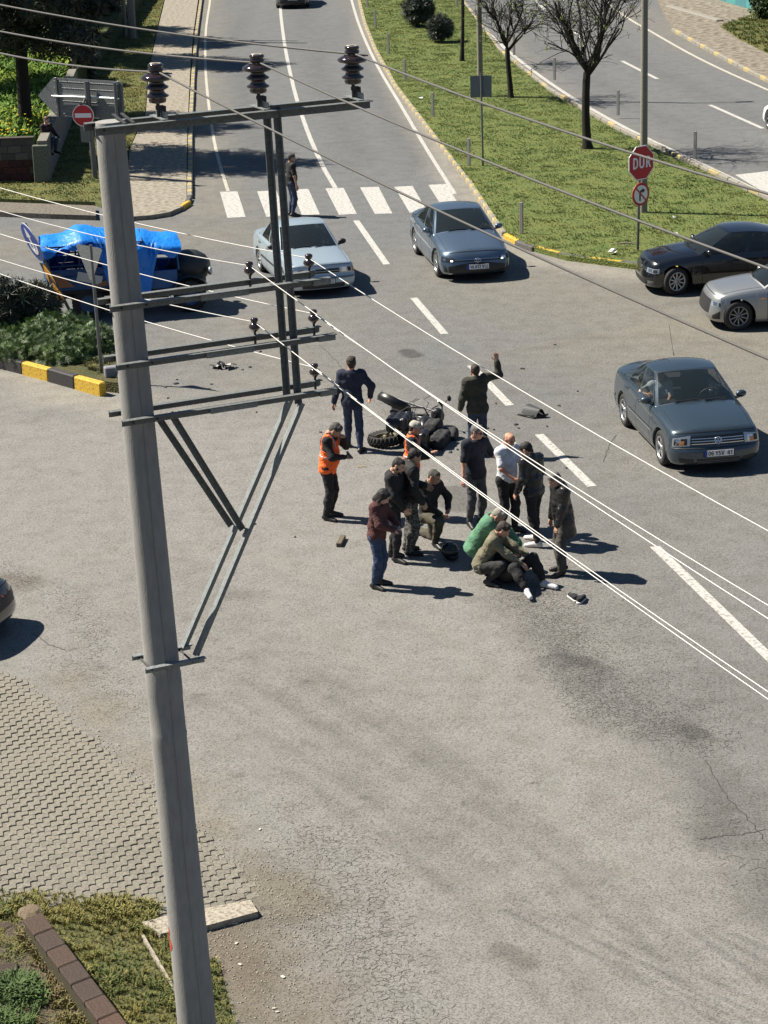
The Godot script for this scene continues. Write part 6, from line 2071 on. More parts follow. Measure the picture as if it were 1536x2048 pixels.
	legs.append([j.hipL, j.hipR, 0.105 + o.get("loose", 0.012) * 0.6, 0.105 + o.get("loose", 0.012) * 0.6])
	legs.append([j.hip, j.hip + Basis().slerp(s, 0.35).y * 0.08, 0.122, 0.118, s.z, 0.85])
	mesh_part(root, "trousers", join([field_mesh(legs, 60.0, 0.0135, [], o.get("leg_fold", 0.008))], o.legs))
	for k in ["L", "R"]:
		var a: Vector3 = j["an" + k]
		var t: Vector3 = j["toe" + k]
		var d := t - a
		var n: Vector3 = d.cross(Vector3.UP.cross(d)).normalized()
		var heel: Vector3 = a - n * 0.045 - d.normalized() * 0.035
		var sb := [[heel, t + d.normalized() * 0.02, 0.038, 0.036], [a + n * 0.0, a - n * 0.03, 0.042, 0.042], [a, t - d * 0.15, 0.034, 0.03]]
		var cutb := [[a - n * (a.y if n.y > 0.9 else 0.083), -n]] if n.y > 0.5 else []
		var called: String = o.get("foot", "shoe")
		var shoe := mesh_part(root, called, join([field_mesh(sb, 120.0, 0.0085, cutb)], o.shoes))
		if o.has("sole"):
			mesh_part(shoe, "sole", join([field_mesh([[heel + n * 0.0, t + d.normalized() * 0.022, 0.041, 0.039]], 150.0, 0.0085, cutb + [[a - n * 0.062, n]])], o.sole))
	var hair: Array = o.hair
	if hair.size() > 0:
		var called := "cap" if hair[0] == "cap" else "hair"
		mesh_part(root, called, join([hair_shape(hair[0])], hair[1]), Transform3D(j.headb, j.head))
		if hair[0] == "cap": mesh_part(root, "hair", join([hair_shape("cropped")], mat("dark_hair", lin(0.012, 0.010, 0.009), 0.7)), Transform3D(j.headb, j.head))
	if o.has("beard"):
		mesh_part(root, "beard", join([field_mesh([[Vector3(-0.058, -0.03, 0.02), Vector3(-0.028, -0.074, 0.05), 0.024, 0.022], [Vector3(0.058, -0.03, 0.02), Vector3(0.028, -0.074, 0.05), 0.024, 0.022], [Vector3(-0.02, -0.08, 0.06), Vector3(0.02, -0.08, 0.06), 0.026, 0.026]], 120.0, 0.0075, [], 0.004)], mat("dark_hair", lin(0.012, 0.010, 0.009), 0.7)), Transform3D(j.headb, j.head))
	root.set_meta("joints", j)
	return root

func sunglasses(p: Node3D) -> void:
	var j: Dictionary = p.get_meta("joints")
	var st := tool()
	for s in [-1.0, 1.0]:
		ellipsoid(st, Vector3(s * 0.033, 0.008, 0.094), Vector3(0.027, 0.019, 0.008))
		beam(st, Vector3(s * 0.06, 0.012, 0.088), Vector3(s * 0.082, 0.008, 0.0), 0.006, 0.004)
	beam(st, Vector3(-0.012, 0.014, 0.1), Vector3(0.012, 0.014, 0.1), 0.005, 0.004)
	part(p, "sunglasses", st, mat("dark_lens_plastic", lin(0.008, 0.008, 0.008), 0.15)).transform = Transform3D(j.headb, j.head)

func held_phone(label: String, p: Node3D, hand: String, tilt := 0.0) -> void:
	var j: Dictionary = p.get_meta("joints")
	var el: Vector3 = j["el" + hand]
	var wr: Vector3 = j["wr" + hand]
	var st := tool()
	box(st, Vector3.ZERO, Vector3(0.074, 0.155, 0.010), Basis(), 0.004)
	var o := single("phone", label, "phone", st, mat("phone_black", lin(0.012, 0.012, 0.014), 0.2))
	var d := (wr - el).normalized()
	var at: Vector3 = p.transform * (wr + d * 0.085 + Vector3(0, 0.03, 0))
	o.transform = Transform3D(Basis(Vector3.UP, p.rotation.y) * Basis(Vector3.RIGHT, -0.7 + tilt), at)

func build_people() -> void:
	var black_hair := mat("dark_hair", lin(0.012, 0.010, 0.009), 0.7)
	var brown_hair := mat("brown_hair", lin(0.035, 0.025, 0.018), 0.75)
	var grey_hair := mat("grey_hair", lin(0.13, 0.125, 0.115), 0.8)
	var dark_grey_hair := mat("greying_hair", lin(0.06, 0.056, 0.05), 0.8)
	for m in [black_hair, brown_hair, grey_hair, dark_grey_hair]:
		m.heightmap_enabled = true
		m.heightmap_texture = noise_tex("hair_strands", 0.04, 256)
		m.heightmap_scale = 0.8
		m.uv1_triplanar = true
		m.uv1_scale = Vector3(6, 2.5, 6)
	var denim := cloth("blue_denim", lin(0.040, 0.065, 0.115))
	var dark_denim := cloth("dark_denim", lin(0.03, 0.05, 0.10))
	var black := cloth("black_cloth", lin(0.018, 0.018, 0.019))
	var charcoal := cloth("charcoal_cloth", lin(0.034, 0.034, 0.035))
	var shoe_black := mat("black_shoe", lin(0.012, 0.012, 0.012), 0.5)
	var shoe_white := mat("white_shoe", lin(0.55, 0.54, 0.52), 0.6)
	var leather := mat("black_leather", lin(0.014, 0.014, 0.014), 0.34)
	leather.heightmap_enabled = true
	leather.heightmap_texture = noise_tex("cloth_fold", 0.012, 256)
	leather.heightmap_scale = 0.9
	leather.uv1_triplanar = true
	leather.uv1_scale = Vector3.ONE / 0.4
	var orange := mat("hi_vis_orange", lin(0.88, 0.14, 0.02), 0.7)
	var tan := Color(0.40, 0.235, 0.155)
	var ruddy := Color(0.46, 0.25, 0.17)
	var R := PI
	# by the crossing
	person({"label": "man in black T-shirt and jeans standing on the crossing, hand on hip", "at": Vector3(-2.264,0,-63.275), "yaw": 1.95, "skin": tan, "hair": ["short", dark_grey_hair], "belly": 0.03,
		"top": {"mat": black, "called": "t_shirt", "sleeve": 0.75, "hem": 0.06, "puff": 0.016}, "legs": denim, "shoes": shoe_black, "nod": 4.0, "look": -15.0, "wR": Vector3(-0.28, 0.86, 0.06), "wL": Vector3(0.25, 0.83, 0.02)})
	# navy jacket, walking away
	person({"label": "man in dark navy jacket and jeans seen from behind, left of the motorcycle", "at": Vector3(-0.516,0,-40.833), "yaw": R - 0.12, "skin": ruddy, "hair": ["short", brown_hair],
		"top": {"mat": cloth("navy_cloth", lin(0.02, 0.028, 0.055)), "hem": 0.13, "puff": 0.03, "flare": 0.015}, "legs": dark_denim, "shoes": shoe_black, "nod": 2.0, "size": 1.03,
		"aL": Vector3(0.13, 0.085, 0.26), "aR": Vector3(-0.13, 0.085, -0.12), "wL": Vector3(0.34, 0.86, 0.02), "wR": Vector3(-0.31, 0.98, 0.12), "eR": Vector3(-1, -0.2, -0.6)})
	# raised arm
	var p := person({"label": "man in dark olive jacket with one arm raised high, seen from behind", "at": Vector3(1.747,0,-40.276), "yaw": R + 0.2, "skin": ruddy, "hair": ["cropped", brown_hair],
		"top": {"mat": cloth("dark_olive_cloth", lin(0.045, 0.046, 0.032)), "hem": 0.10, "puff": 0.034, "collar": 0.03, "fold": 0.02, "flare": 0.02}, "legs": dark_denim, "shoes": shoe_black, "nod": 2.0, "size": 0.99,
		"handR": "open", "wR": Vector3(-0.40, 1.74, 0.10), "eR": Vector3(-1, -0.6, 0.2), "liftR": 0.04, "thumbR": Vector3(1, 0, 0.2), "wL": Vector3(0.30, 0.90, 0.10), "side": -3.0})
	# orange vests
	p = person({"label": "man in orange safety vest with bowed head, looking at a phone, alone on the left", "at": Vector3(-0.911,0,-36.977), "yaw": 1.25, "skin": tan, "hair": ["short", dark_grey_hair], "belly": 0.035,
		"top": {"mat": black, "hem": 0.10, "puff": 0.016, "collar": 0.02}, "vest": orange, "legs": charcoal, "shoes": shoe_black, "sole": shoe_white, "loose": 0.02, "nod": 42.0, "lean": 9.0,
		"wR": Vector3(-0.08, 1.13, 0.34), "eR": Vector3(-1, -0.8, -0.2), "handR": "grip", "thumbR": Vector3(0.4, 1, 0), "wL": Vector3(0.10, 1.40, 0.26), "eL": Vector3(0.7, -1, 0.3), "handL": "grip", "thumbL": Vector3(0, 0.3, -1)})
	held_phone("black phone in the hand of the bowed man in the orange vest", p, "R")
	person({"label": "man in orange safety vest and pale cap, facing the motorcycle", "at": Vector3(0.484,0,-36.918), "yaw": 1.45, "skin": tan, "hair": ["cap", cloth("pale_cap_cloth", lin(0.52, 0.49, 0.42))],
		"top": {"mat": black, "hem": 0.10, "puff": 0.016, "collar": 0.02}, "vest": orange, "legs": charcoal, "shoes": shoe_black, "nod": 14.0, "lean": 4.0, "size": 0.97,
		"wR": Vector3(-0.12, 1.12, 0.30), "eR": Vector3(-1, -0.8, -0.2), "wL": Vector3(0.08, 1.16, 0.33), "eL": Vector3(1, -0.8, -0.2)})
	# navy polo with sunglasses, reaching out
	p = person({"label": "grey haired man in navy polo shirt and sunglasses reaching out one arm", "at": Vector3(1.515,0,-36.348), "yaw": 0.55, "skin": ruddy, "hair": ["short", grey_hair], "belly": 0.02, "size": 1.02,
		"top": {"mat": cloth("navy_polo_cloth", lin(0.014, 0.018, 0.030)), "called": "polo_shirt", "sleeve": 0.9, "hem": 0.10, "puff": 0.018, "collar": 0.015, "flare": 0.015}, "legs": cloth("grey_denim", lin(0.085, 0.09, 0.10)), "shoes": shoe_black, "nod": 12.0, "look": 22.0,
		"wL": Vector3(0.46, 1.02, 0.18), "eL": Vector3(0.3, -1, -0.6), "thumbL": Vector3(0, 0.8, 0.6), "wR": Vector3(-0.30, 0.87, 0.10)})
	sunglasses(p)
	# the three on the right
	person({"label": "bald man in white polo shirt and black trousers, phone in hand", "at": Vector3(2.007,0,-35.994), "yaw": 0.75, "skin": Color(0.50, 0.24, 0.15), "hair": ["bald", grey_hair], "belly": 0.045, "size": 1.0,
		"top": {"mat": cloth("white_shirt_cloth", lin(0.78, 0.80, 0.84)), "called": "polo_shirt", "sleeve": 0.8, "hem": 0.05, "puff": 0.014, "collar": 0.015}, "legs": black, "shoes": shoe_black, "nod": 22.0, "loose": 0.018,
		"wR": Vector3(-0.16, 1.02, 0.32), "eR": Vector3(-1, -0.6, -0.3), "handR": "grip", "thumbR": Vector3(0.3, 1, 0), "wL": Vector3(0.10, 1.03, 0.34), "eL": Vector3(1, -0.6, -0.3), "handL": "grip", "thumbL": Vector3(-0.3, 1, 0), "aL": Vector3(0.12, 0.085, 0.06)})
	p = person({"label": "man in black leather jacket, black jeans and white trainers, seen from the side", "at": Vector3(2.411,0,-35.332), "yaw": -2.35, "skin": ruddy, "hair": ["short", black_hair],
		"top": {"mat": leather, "hem": 0.07, "puff": 0.026, "collar": 0.03, "fold": 0.024}, "legs": black, "shoes": shoe_white, "nod": 30.0, "look": 20.0, "lean": 8.0,
		"wR": Vector3(-0.28, 0.92, 0.20), "eR": Vector3(-1, 0, -0.6), "wL": Vector3(0.26, 0.92, 0.14), "aR": Vector3(-0.15, 0.085, 0.08), "aL": Vector3(0.08, 0.085, -0.14), "tR": Vector3(-0.12, 0.03, 0.27), "tL": Vector3(0.16, 0.03, 0.02)})
	person({"label": "grey haired older man in long black leather coat at the right of the group", "at": Vector3(2.772,0,-33.95), "yaw": -1.25, "skin": tan, "hair": ["short", grey_hair], "size": 0.98, "belly": 0.03,
		"top": {"mat": leather, "called": "coat", "hem": 0.30, "puff": 0.034, "collar": 0.03, "flare": 0.04, "fold": 0.02}, "legs": cloth("grey_wool", lin(0.075, 0.07, 0.062)), "shoes": shoe_black, "nod": 32.0, "lean": 9.0, "loose": 0.028,
		"wR": Vector3(-0.24, 0.82, 0.12), "wL": Vector3(0.20, 0.86, 0.20), "thumbL": Vector3(-1, 0, 0.3), "aL": Vector3(0.10, 0.085, 0.08)})
	# the cluster on the left
	person({"label": "bearded young man in black hooded sweatshirt and ripped jeans, behind the woman in maroon", "at": Vector3(0.151,0,-34.799), "yaw": 1.15, "skin": Color(0.45, 0.27, 0.185), "hair": ["cropped", black_hair], "beard": true,
		"top": {"mat": black, "called": "hooded_sweatshirt", "hem": 0.07, "puff": 0.024, "hood": true, "sleeve": 1.0}, "legs": black, "shoes": shoe_black, "nod": 26.0, "lean": 5.0,
		"wR": Vector3(-0.16, 0.94, 0.25), "eR": Vector3(-1, -0.3, -0.5), "wL": Vector3(0.22, 0.90, 0.15), "aR": Vector3(-0.10, 0.085, 0.06), "aL": Vector3(0.12, 0.085, -0.12)})
	person({"label": "man in black hooded coat, hood up, and grey patterned trousers, back turned", "at": Vector3(0.396,0,-35.086), "yaw": 1.75, "skin": tan, "hair": ["short", black_hair], "size": 1.02,
		"top": {"mat": cloth("black_coat_cloth", lin(0.014, 0.0145, 0.0155), 0.8), "called": "coat", "hem": 0.22, "puff": 0.046, "hood": true, "collar": 0.05, "flare": 0.02, "fold": 0.022}, "legs": grained(cloth("grey_camouflage_cloth", lin(0.17, 0.17, 0.165)), noise_tex("camouflage", 0.03, 256, [[0.0, Color(0.35, 0.35, 0.36)], [0.42, Color(0.4, 0.4, 0.4)], [0.46, Color(0.8, 0.8, 0.78)], [1.0, Color(1, 1, 0.97)]]), 0.5), "shoes": charcoal, "sole": shoe_white, "loose": 0.03, "nod": 24.0, "lean": 6.0,
		"wR": Vector3(-0.26, 0.92, 0.16), "wL": Vector3(0.12, 1.05, 0.28)})
	p = person({"label": "woman with black hair in maroon jumper and blue jeans, looking at a phone", "at": Vector3(-0.121,0,-33.584), "yaw": 1.15, "skin": Color(0.48, 0.30, 0.22), "hair": ["long", black_hair], "size": 0.94, "shoulder": 0.155,
		"top": {"mat": grained(cloth("maroon_knit", lin(0.115, 0.04, 0.038)), noise_tex("knit_rows", 0.03, 256, [[0.0, Color(0.65, 0.65, 0.65)], [1.0, Color(1, 1, 1)]]), 0.25), "called": "jumper", "hem": 0.09, "puff": 0.03, "fold": 0.02}, "legs": cloth("mid_denim", lin(0.04, 0.072, 0.145)), "shoes": shoe_black, "sole": shoe_white, "nod": 36.0, "lean": 7.0, "loose": 0.016, "belly": 0.02,
		"wR": Vector3(-0.10, 1.06, 0.34), "eR": Vector3(-1, -0.8, -0.2), "handR": "grip", "thumbR": Vector3(0.3, 1, 0), "wL": Vector3(0.08, 1.06, 0.35), "eL": Vector3(1, -0.8, -0.2), "handL": "grip", "thumbL": Vector3(-0.3, 1, 0)})
	held_phone("black phone held by the woman in the maroon jumper", p, "R")
	# kneeling on one knee
	person({"label": "man in black jumper and olive trousers kneeling on one knee behind the helmet", "at": Vector3(0.748,0,-35.59), "yaw": 0.75, "skin": ruddy, "hair": ["cropped", dark_grey_hair],
		"top": {"mat": black, "called": "jumper", "hem": 0.06, "puff": 0.022, "collar": 0.02}, "legs": cloth("olive_trousers", lin(0.085, 0.075, 0.052)), "shoes": shoe_black, "nod": 24.0, "look": 10.0, "lean": 10.0, "loose": 0.02,
		"hip": Vector3(0, 0.48, -0.05), "aR": Vector3(-0.12, 0.085, 0.22), "kR": Vector3(-0.2, 0.4, 1), "aL": Vector3(0.14, 0.08, -0.50), "kL": Vector3(0.1, -0.6, 1), "tL": Vector3(0.14, 0.02, -0.62), "wR": Vector3(-0.10, 0.58, 0.34), "wL": Vector3(0.14, 0.60, 0.26), "eR": Vector3(-1, 0, -0.4), "eL": Vector3(1, 0, -0.4)})
	# bent over the injured person, and the one who crouches in front
	person({"label": "person in green shirt and checked scarf bending down behind the crouching man", "at": Vector3(1.627,0,-34.101), "yaw": 1.2, "skin": tan, "hair": ["short", mat("pale_grey_hair", lin(0.25, 0.23, 0.19), 0.85)],
		"top": {"mat": cloth("green_cloth", lin(0.11, 0.27, 0.16)), "called": "shirt", "hem": 0.10, "puff": 0.075, "down": Vector3(0, -0.8, -0.6)}, "legs": black, "shoes": shoe_black, "nod": 46.0, "lean": 34.0, "pelvis": 0.6,
		"hip": Vector3(0, 0.40, -0.22), "aR": Vector3(-0.14, 0.085, 0.0), "aL": Vector3(0.14, 0.085, 0.05), "wR": Vector3(-0.12, 0.36, 0.52), "wL": Vector3(0.16, 0.34, 0.52), "eR": Vector3(-1, -0.5, 0), "eL": Vector3(1, -0.5, 0), "top_down": true})
	person({"label": "man in olive jacket crouching beside the injured person", "at": Vector3(1.624,0,-33.603), "yaw": 1.25, "skin": ruddy, "hair": ["short", brown_hair],
		"top": {"mat": cloth("olive_cloth", lin(0.205, 0.19, 0.125)), "hem": 0.10, "puff": 0.026, "collar": 0.03, "fold": 0.02, "down": Vector3(0, -0.8, -0.6)}, "legs": charcoal, "shoes": shoe_black, "nod": 34.0, "look": 8.0, "lean": 30.0, "pelvis": 0.6,
		"hip": Vector3(0, 0.30, -0.14), "aR": Vector3(-0.13, 0.085, -0.02), "aL": Vector3(0.13, 0.085, 0.10), "kR": Vector3(-0.35, 0.5, 1), "kL": Vector3(0.3, 0.6, 1), "wR": Vector3(-0.12, 0.36, 0.56), "wL": Vector3(0.12, 0.44, 0.56), "eR": Vector3(-1, -0.6, 0), "eL": Vector3(1, -0.6, 0), "thumbR": Vector3(1, 0.5, 0), "thumbL": Vector3(-1, 0.5, 0)})
	# the injured person on the road
	person({"label": "injured person in black lying on the road in white socks, knees raised", "at": Vector3(1.982,0,-33.526), "yaw": 0.62, "skin": tan, "hair": ["short", black_hair],
		"top": {"mat": black, "hem": 0.05, "puff": 0.02, "down": Vector3(0, 0.1, 1)}, "legs": black, "shoes": cloth("white_sock_cloth", lin(0.72, 0.73, 0.76)), "foot": "sock", "nod": -70.0, "lean": -78.0, "pelvis": 0.85, "loose": 0.022, "cuff": 0.09,
		"hip": Vector3(0, 0.16, -0.10), "aR": Vector3(-0.22, 0.10, 0.56), "aL": Vector3(0.24, 0.085, 0.42), "kR": Vector3(-0.3, 1, 0.2), "kL": Vector3(0.1, 1, 0.2), "tR": Vector3(-0.30, 0.07, 0.73), "tL": Vector3(0.30, 0.05, 0.60), "wR": Vector3(-0.10, 0.34, -0.25), "wL": Vector3(0.14, 0.34, -0.2), "eR": Vector3(-1, 0, 0), "eL": Vector3(1, 0, 0)})
	# a girl on the garden wall far left
	person({"label": "girl in dark maroon top sitting on the garden wall at the far left", "at": Vector3(-9.957,0.72,-70.905), "yaw": 0.8, "skin": Color(0.5, 0.32, 0.24), "hair": ["ponytail", mat("auburn_hair", lin(0.09, 0.045, 0.025), 0.7)], "size": 0.92, "shoulder": 0.15,
		"top": {"mat": cloth("dark_maroon_cloth", lin(0.035, 0.014, 0.022)), "called": "top", "hem": 0.08, "puff": 0.018}, "legs": denim, "shoes": shoe_black, "nod": 8.0, "lean": 8.0,
		"hip": Vector3(0, 0.40, 0), "aR": Vector3(-0.10, 0.05, 0.32), "aL": Vector3(0.10, 0.05, 0.32), "wR": Vector3(-0.16, 0.46, 0.30), "wL": Vector3(0.26, 0.46, 0.34), "kR": Vector3(0, 0.3, 1), "kL": Vector3(0, 0.3, 1)})

# ---------------------------------------------------------------- the fallen motorcycle, and what lies about it
func knobbly_wheel(parent: Node3D, called: String, at: Transform3D, r: float, wide: float, rim_r: float) -> void:
	var o := Node3D.new()
	o.name = called
	o.transform = at * Transform3D(Basis(Vector3.BACK, PI / 2), Vector3.ZERO)
	parent.add_child(o)
	var rubber := grained(mat("dusty_rubber", lin(0.035, 0.034, 0.032), 0.9), noise_tex("cloth_tone", 0.012, 256), 0.2)
	var h := wide / 2
	var st := tool()
	lathe(st, [Vector2(rim_r, -h * 0.5), Vector2(r * 0.86, -h * 0.95), Vector2(r * 0.95, -h * 0.8), Vector2(r * 0.985, -h * 0.4), Vector2(r, 0), Vector2(r * 0.985, h * 0.4), Vector2(r * 0.95, h * 0.8), Vector2(r * 0.86, h * 0.95), Vector2(rim_r, h * 0.5)], 36)
	var n := 26
	for k in n:
		var a := TAU * k / n
		for s in [-1.0, 1.0]:
			var t: float = a + s * 0.06
			var d := Vector3(cos(t), 0, sin(t))
			var e := Vector3(-sin(t), 0, cos(t))
			var b := Basis((Vector3.UP * s + e * 0.55).normalized(), d, (Vector3.UP * s + e * 0.55).normalized().cross(d))
			box(st, d * r * 0.985 + Vector3.UP * s * h * 0.5, Vector3(h * 0.95, 0.024, 0.03), b * Basis(Vector3.BACK, -0.35), 0.004)
	part(o, "tyre", st, rubber)
	st = tool()
	lathe(st, [Vector2(rim_r * 0.94, -h * 0.55), Vector2(rim_r * 1.03, -h * 0.6), Vector2(rim_r * 1.03, h * 0.6), Vector2(rim_r * 0.94, h * 0.55), Vector2(rim_r * 0.94, -h * 0.55)], 30)
	lathe(st, [Vector2(0, -h * 0.7), Vector2(0.05, -h * 0.65), Vector2(0.045, h * 0.65), Vector2(0, h * 0.7)], 12)
	for k in 18:
		var a := TAU * k / 18
		beam(st, Vector3(cos(a) * 0.04, h * 0.4 * (1 if k % 2 else -1), sin(a) * 0.04), Vector3(cos(a + 0.3) * rim_r * 0.95, 0, sin(a + 0.3) * rim_r * 0.95), 0.006, 0.006)
	part(o, "rim", st, mat("dusty_rim", lin(0.16, 0.145, 0.10), 0.6, 0.5))
	st = tool()
	lathe(st, [Vector2(0.06, h * 0.72), Vector2(0.13, h * 0.72), Vector2(0.13, h * 0.78), Vector2(0.06, h * 0.78), Vector2(0.06, h * 0.72)], 24)
	part(o, "brake_disc", st, mat("brake_steel", lin(0.3, 0.29, 0.27), 0.35, 0.9))

func soft_case(parent: Node3D, called: String, at: Vector3, size: Vector3, b: Basis, m: Material) -> void:
	var r := 0.055
	var h := size / 2 - Vector3.ONE * r
	var bones := [[at - b.z * h.z, at + b.z * h.z, minf(h.x, h.y) + r * 0.9, minf(h.x, h.y) + r * 0.9]]
	for x in [-1.0, 1.0]:
		for y in [-1.0, 1.0]:
			var o := b * Vector3(x * h.x, y * h.y, 0)
			bones.append([at + o - b.z * h.z, at + o + b.z * h.z, r, r])
	for y in [-1.0, 0.0, 1.0]:
		for z in [-1.0, 0.0, 1.0]:
			bones.append([at + b * Vector3(-h.x, y * h.y, z * h.z), at + b * Vector3(h.x, y * h.y, z * h.z), r, r])
	mesh_part(parent, called, join([field_mesh(bones, 60.0, 0.014, [], 0.008)], m))

func build_wreck() -> void:
	var black := mat("bike_black", lin(0.012, 0.012, 0.013), 0.35)
	var matt := mat("bike_matt_black", lin(0.018, 0.018, 0.019), 0.8)
	var metal := mat("bike_metal", lin(0.20, 0.20, 0.20), 0.4, 0.8)
	var bright := mat("chrome", lin(0.75, 0.76, 0.77), 0.12, 1.0)
	var root := thing("motorcycle", "black touring motorcycle lying on its side in the road, wheels to the left", "motorcycle")
	var a: Vector3 = Vector3(0.077,0,-41.214)
	var b: Vector3 = Vector3(0.364,0,-42.85)
	var along := (b - a).normalized()
	var up := Vector3(-along.z, 0, along.x).normalized()
	up = (up + along * -0.12 + Vector3.UP * 0.08).normalized()
	along = (along - up * along.dot(up)).normalized()
	root.transform = Transform3D(Basis(up.cross(along), up, along), a + Vector3(0, 0.11, 0) - up * 0.32)
	# upright in its own axes: front along +z, rear axle at (0, 0.32, 0), front axle 1.5 m ahead
	knobbly_wheel(root, "rear_wheel", Transform3D(Basis(), Vector3(0, 0.32, 0)), 0.33, 0.19, 0.20)
	var axle := root.basis.inverse() * Vector3(0.48, 0.84, -0.30).normalized()
	var hub: Vector3 = root.transform.affine_inverse() * (Vector3(0.274,0,-43.278) + Vector3(0, 0.19, 0))
	var across := axle.cross(root.basis.inverse() * Vector3.UP).normalized()
	var turned := Basis(axle, across.cross(axle).normalized(), across)
	knobbly_wheel(root, "front_wheel", Transform3D(turned, hub), 0.33, 0.14, 0.22)
	var st := tool()
	for s in [-1.0, 1.0]:
		tube(st, [hub + axle * s * 0.1, Vector3(s * 0.11 + 0.05, 0.98, 1.16)], [0.028, 0.024], 8)
	part(root, "fork", st, metal)
	st = tool()
	var rows := []
	for k in 11:
		var t := lerpf(-0.4, 1.9, k / 10.0)
		var row := []
		for j in 5:
			var c := -0.09 + j * 0.045
			row.append(hub + turned * Vector3(c, sin(t) * (0.38 - c * c * 4), cos(t) * (0.38 - c * c * 4)))
		rows.append(row)
	quads(st, rows, false)
	part(root, "front_mudguard", st, black)
	st = tool()
	for s in [-1.0, 1.0]:
		tube(st, [Vector3(s * 0.06, 0.33, 0.0), Vector3(s * 0.13, 0.42, 0.45), Vector3(s * 0.16, 0.36, 0.6), Vector3(s * 0.17, 0.3, 1.0), Vector3(s * 0.08, 0.85, 1.18)], [0.024], 7)
		tube(st, [Vector3(s * 0.16, 0.45, 0.5), Vector3(s * 0.15, 0.72, 0.35), Vector3(s * 0.13, 0.82, -0.3)], [0.018], 7)
		tube(st, [Vector3(s * 0.2, 0.28, 0.9), Vector3(s * 0.3, 0.5, 1.0), Vector3(s * 0.27, 0.8, 1.05), Vector3(s * 0.1, 0.85, 1.1)], [0.015], 7)
	part(root, "frame", st, matt)
	st = tool()
	box(st, Vector3(0, 0.42, 0.72), Vector3(0.38, 0.34, 0.42), Basis(), 0.05)
	box(st, Vector3(0, 0.62, 0.78), Vector3(0.34, 0.18, 0.28), Basis(Vector3.RIGHT, 0.3), 0.04)
	for k in 5: box(st, Vector3(0, 0.60 + k * 0.028, 0.82), Vector3(0.40, 0.010, 0.30), Basis(Vector3.RIGHT, 0.3), 0.003)
	lathe(st, [Vector2(0, -0.23), Vector2(0.11, -0.23), Vector2(0.13, -0.2), Vector2(0.13, 0.2), Vector2(0.11, 0.23), Vector2(0, 0.23)], 16, Transform3D(Basis(Vector3.BACK, PI / 2), Vector3(0, 0.38, 0.62)))
	part(root, "engine", st, metal)
	st = tool()
	for s in [-1.0, 1.0]:
		lathe(st, [Vector2(0, -0.03), Vector2(0.08, -0.03), Vector2(0.09, 0.0), Vector2(0.06, 0.02), Vector2(0, 0.022)], 16, Transform3D(Basis(Vector3.BACK, -PI / 2 * s), Vector3(s * 0.22, 0.40, 0.66)))
		tube(st, [Vector3(s * 0.14, 0.55, 0.95), Vector3(s * 0.16, 0.3, 0.98), Vector3(s * 0.14, 0.24, 0.6)], [0.022], 8)
	part(root, "engine_covers", st, bright)
	st = tool()
	ellipsoid(st, Vector3(0, 0.88, 0.75), Vector3(0.19, 0.15, 0.33), Basis(Vector3.RIGHT, 0.15), 0, 18)
	part(root, "fuel_tank", st, black)
	st = tool()
	box(st, Vector3(0, 0.84, 0.2), Vector3(0.30, 0.12, 0.45), Basis(), 0.05)
	box(st, Vector3(0, 0.90, -0.2), Vector3(0.28, 0.12, 0.40), Basis(Vector3.RIGHT, 0.1), 0.05)
	part(root, "saddle", st, matt)
	for s in [-1.0, 1.0]:
		soft_case(root, "pannier", Vector3(s * 0.36, 0.66, -0.15), Vector3(0.24, 0.40, 0.50), Basis(Vector3.RIGHT, 0.05), black)
	soft_case(root, "top_case", Vector3(0, 1.08, -0.38), Vector3(0.46, 0.30, 0.36), Basis(Vector3.RIGHT, 0.08), black)
	soft_case(root, "luggage_bag", Vector3(-0.10, 1.33, 0.1), Vector3(0.30, 0.26, 0.52), Basis(Vector3.BACK, 0.2), matt)
	soft_case(root, "luggage_bag", Vector3(-0.14, 1.38, 0.55), Vector3(0.2, 0.3, 0.3), Basis(Vector3.UP, 0.4), matt)
	soft_case(root, "tank_bag", Vector3(0.02, 1.12, 0.45), Vector3(0.32, 0.26, 0.36), Basis(), matt)
	st = tool()
	tube(st, [Vector3(-0.42, 1.12, 0.95), Vector3(-0.3, 1.16, 1.05), Vector3(-0.06, 1.10, 1.14), Vector3(0.06, 1.10, 1.14), Vector3(0.3, 1.16, 1.05), Vector3(0.42, 1.12, 0.95)], [0.014], 8)
	part(root, "handlebar", st, metal)
	st = tool()
	for s in [-1.0, 1.0]:
		tube(st, [Vector3(s * 0.42, 1.12, 0.95), Vector3(s * 0.31, 1.158, 1.04)], [0.02], 8)
		tube(st, [Vector3(s * 0.3, 1.16, 1.05), Vector3(s * 0.4, 1.26, 1.08)], [0.008], 6)
		ellipsoid(st, Vector3(s * 0.43, 1.3, 1.08), Vector3(0.06, 0.04, 0.02))
		beam(st, Vector3(s * 0.25, 1.15, 1.08), Vector3(s * 0.42, 1.10, 1.03), 0.012, 0.02)
	part(root, "grips_and_mirrors", st, matt)
	st = tool()
	ellipsoid(st, Vector3(0.04, 0.98, 1.28), Vector3(0.16, 0.13, 0.12), Basis(Vector3.RIGHT, 0.3))
	part(root, "headlamp_housing", st, black)
	st = tool()
	ellipsoid(st, Vector3(0.04, 0.96, 1.37), Vector3(0.11, 0.08, 0.035), Basis(Vector3.RIGHT, 0.3))
	part(root, "headlamp", st, mat("lamp_lens", lin(0.45, 0.47, 0.48), 0.12, 0.6))
	st = tool()
	tube(st, [Vector3(-0.16, 0.3, 0.5), Vector3(-0.2, 0.34, 0.2), Vector3(-0.22, 0.40, -0.05)], [0.03, 0.045, 0.045], 10)
	tube(st, [Vector3(-0.22, 0.40, -0.05), Vector3(-0.23, 0.46, -0.42)], [0.06, 0.055], 12)
	part(root, "exhaust", st, metal)
	st = tool()
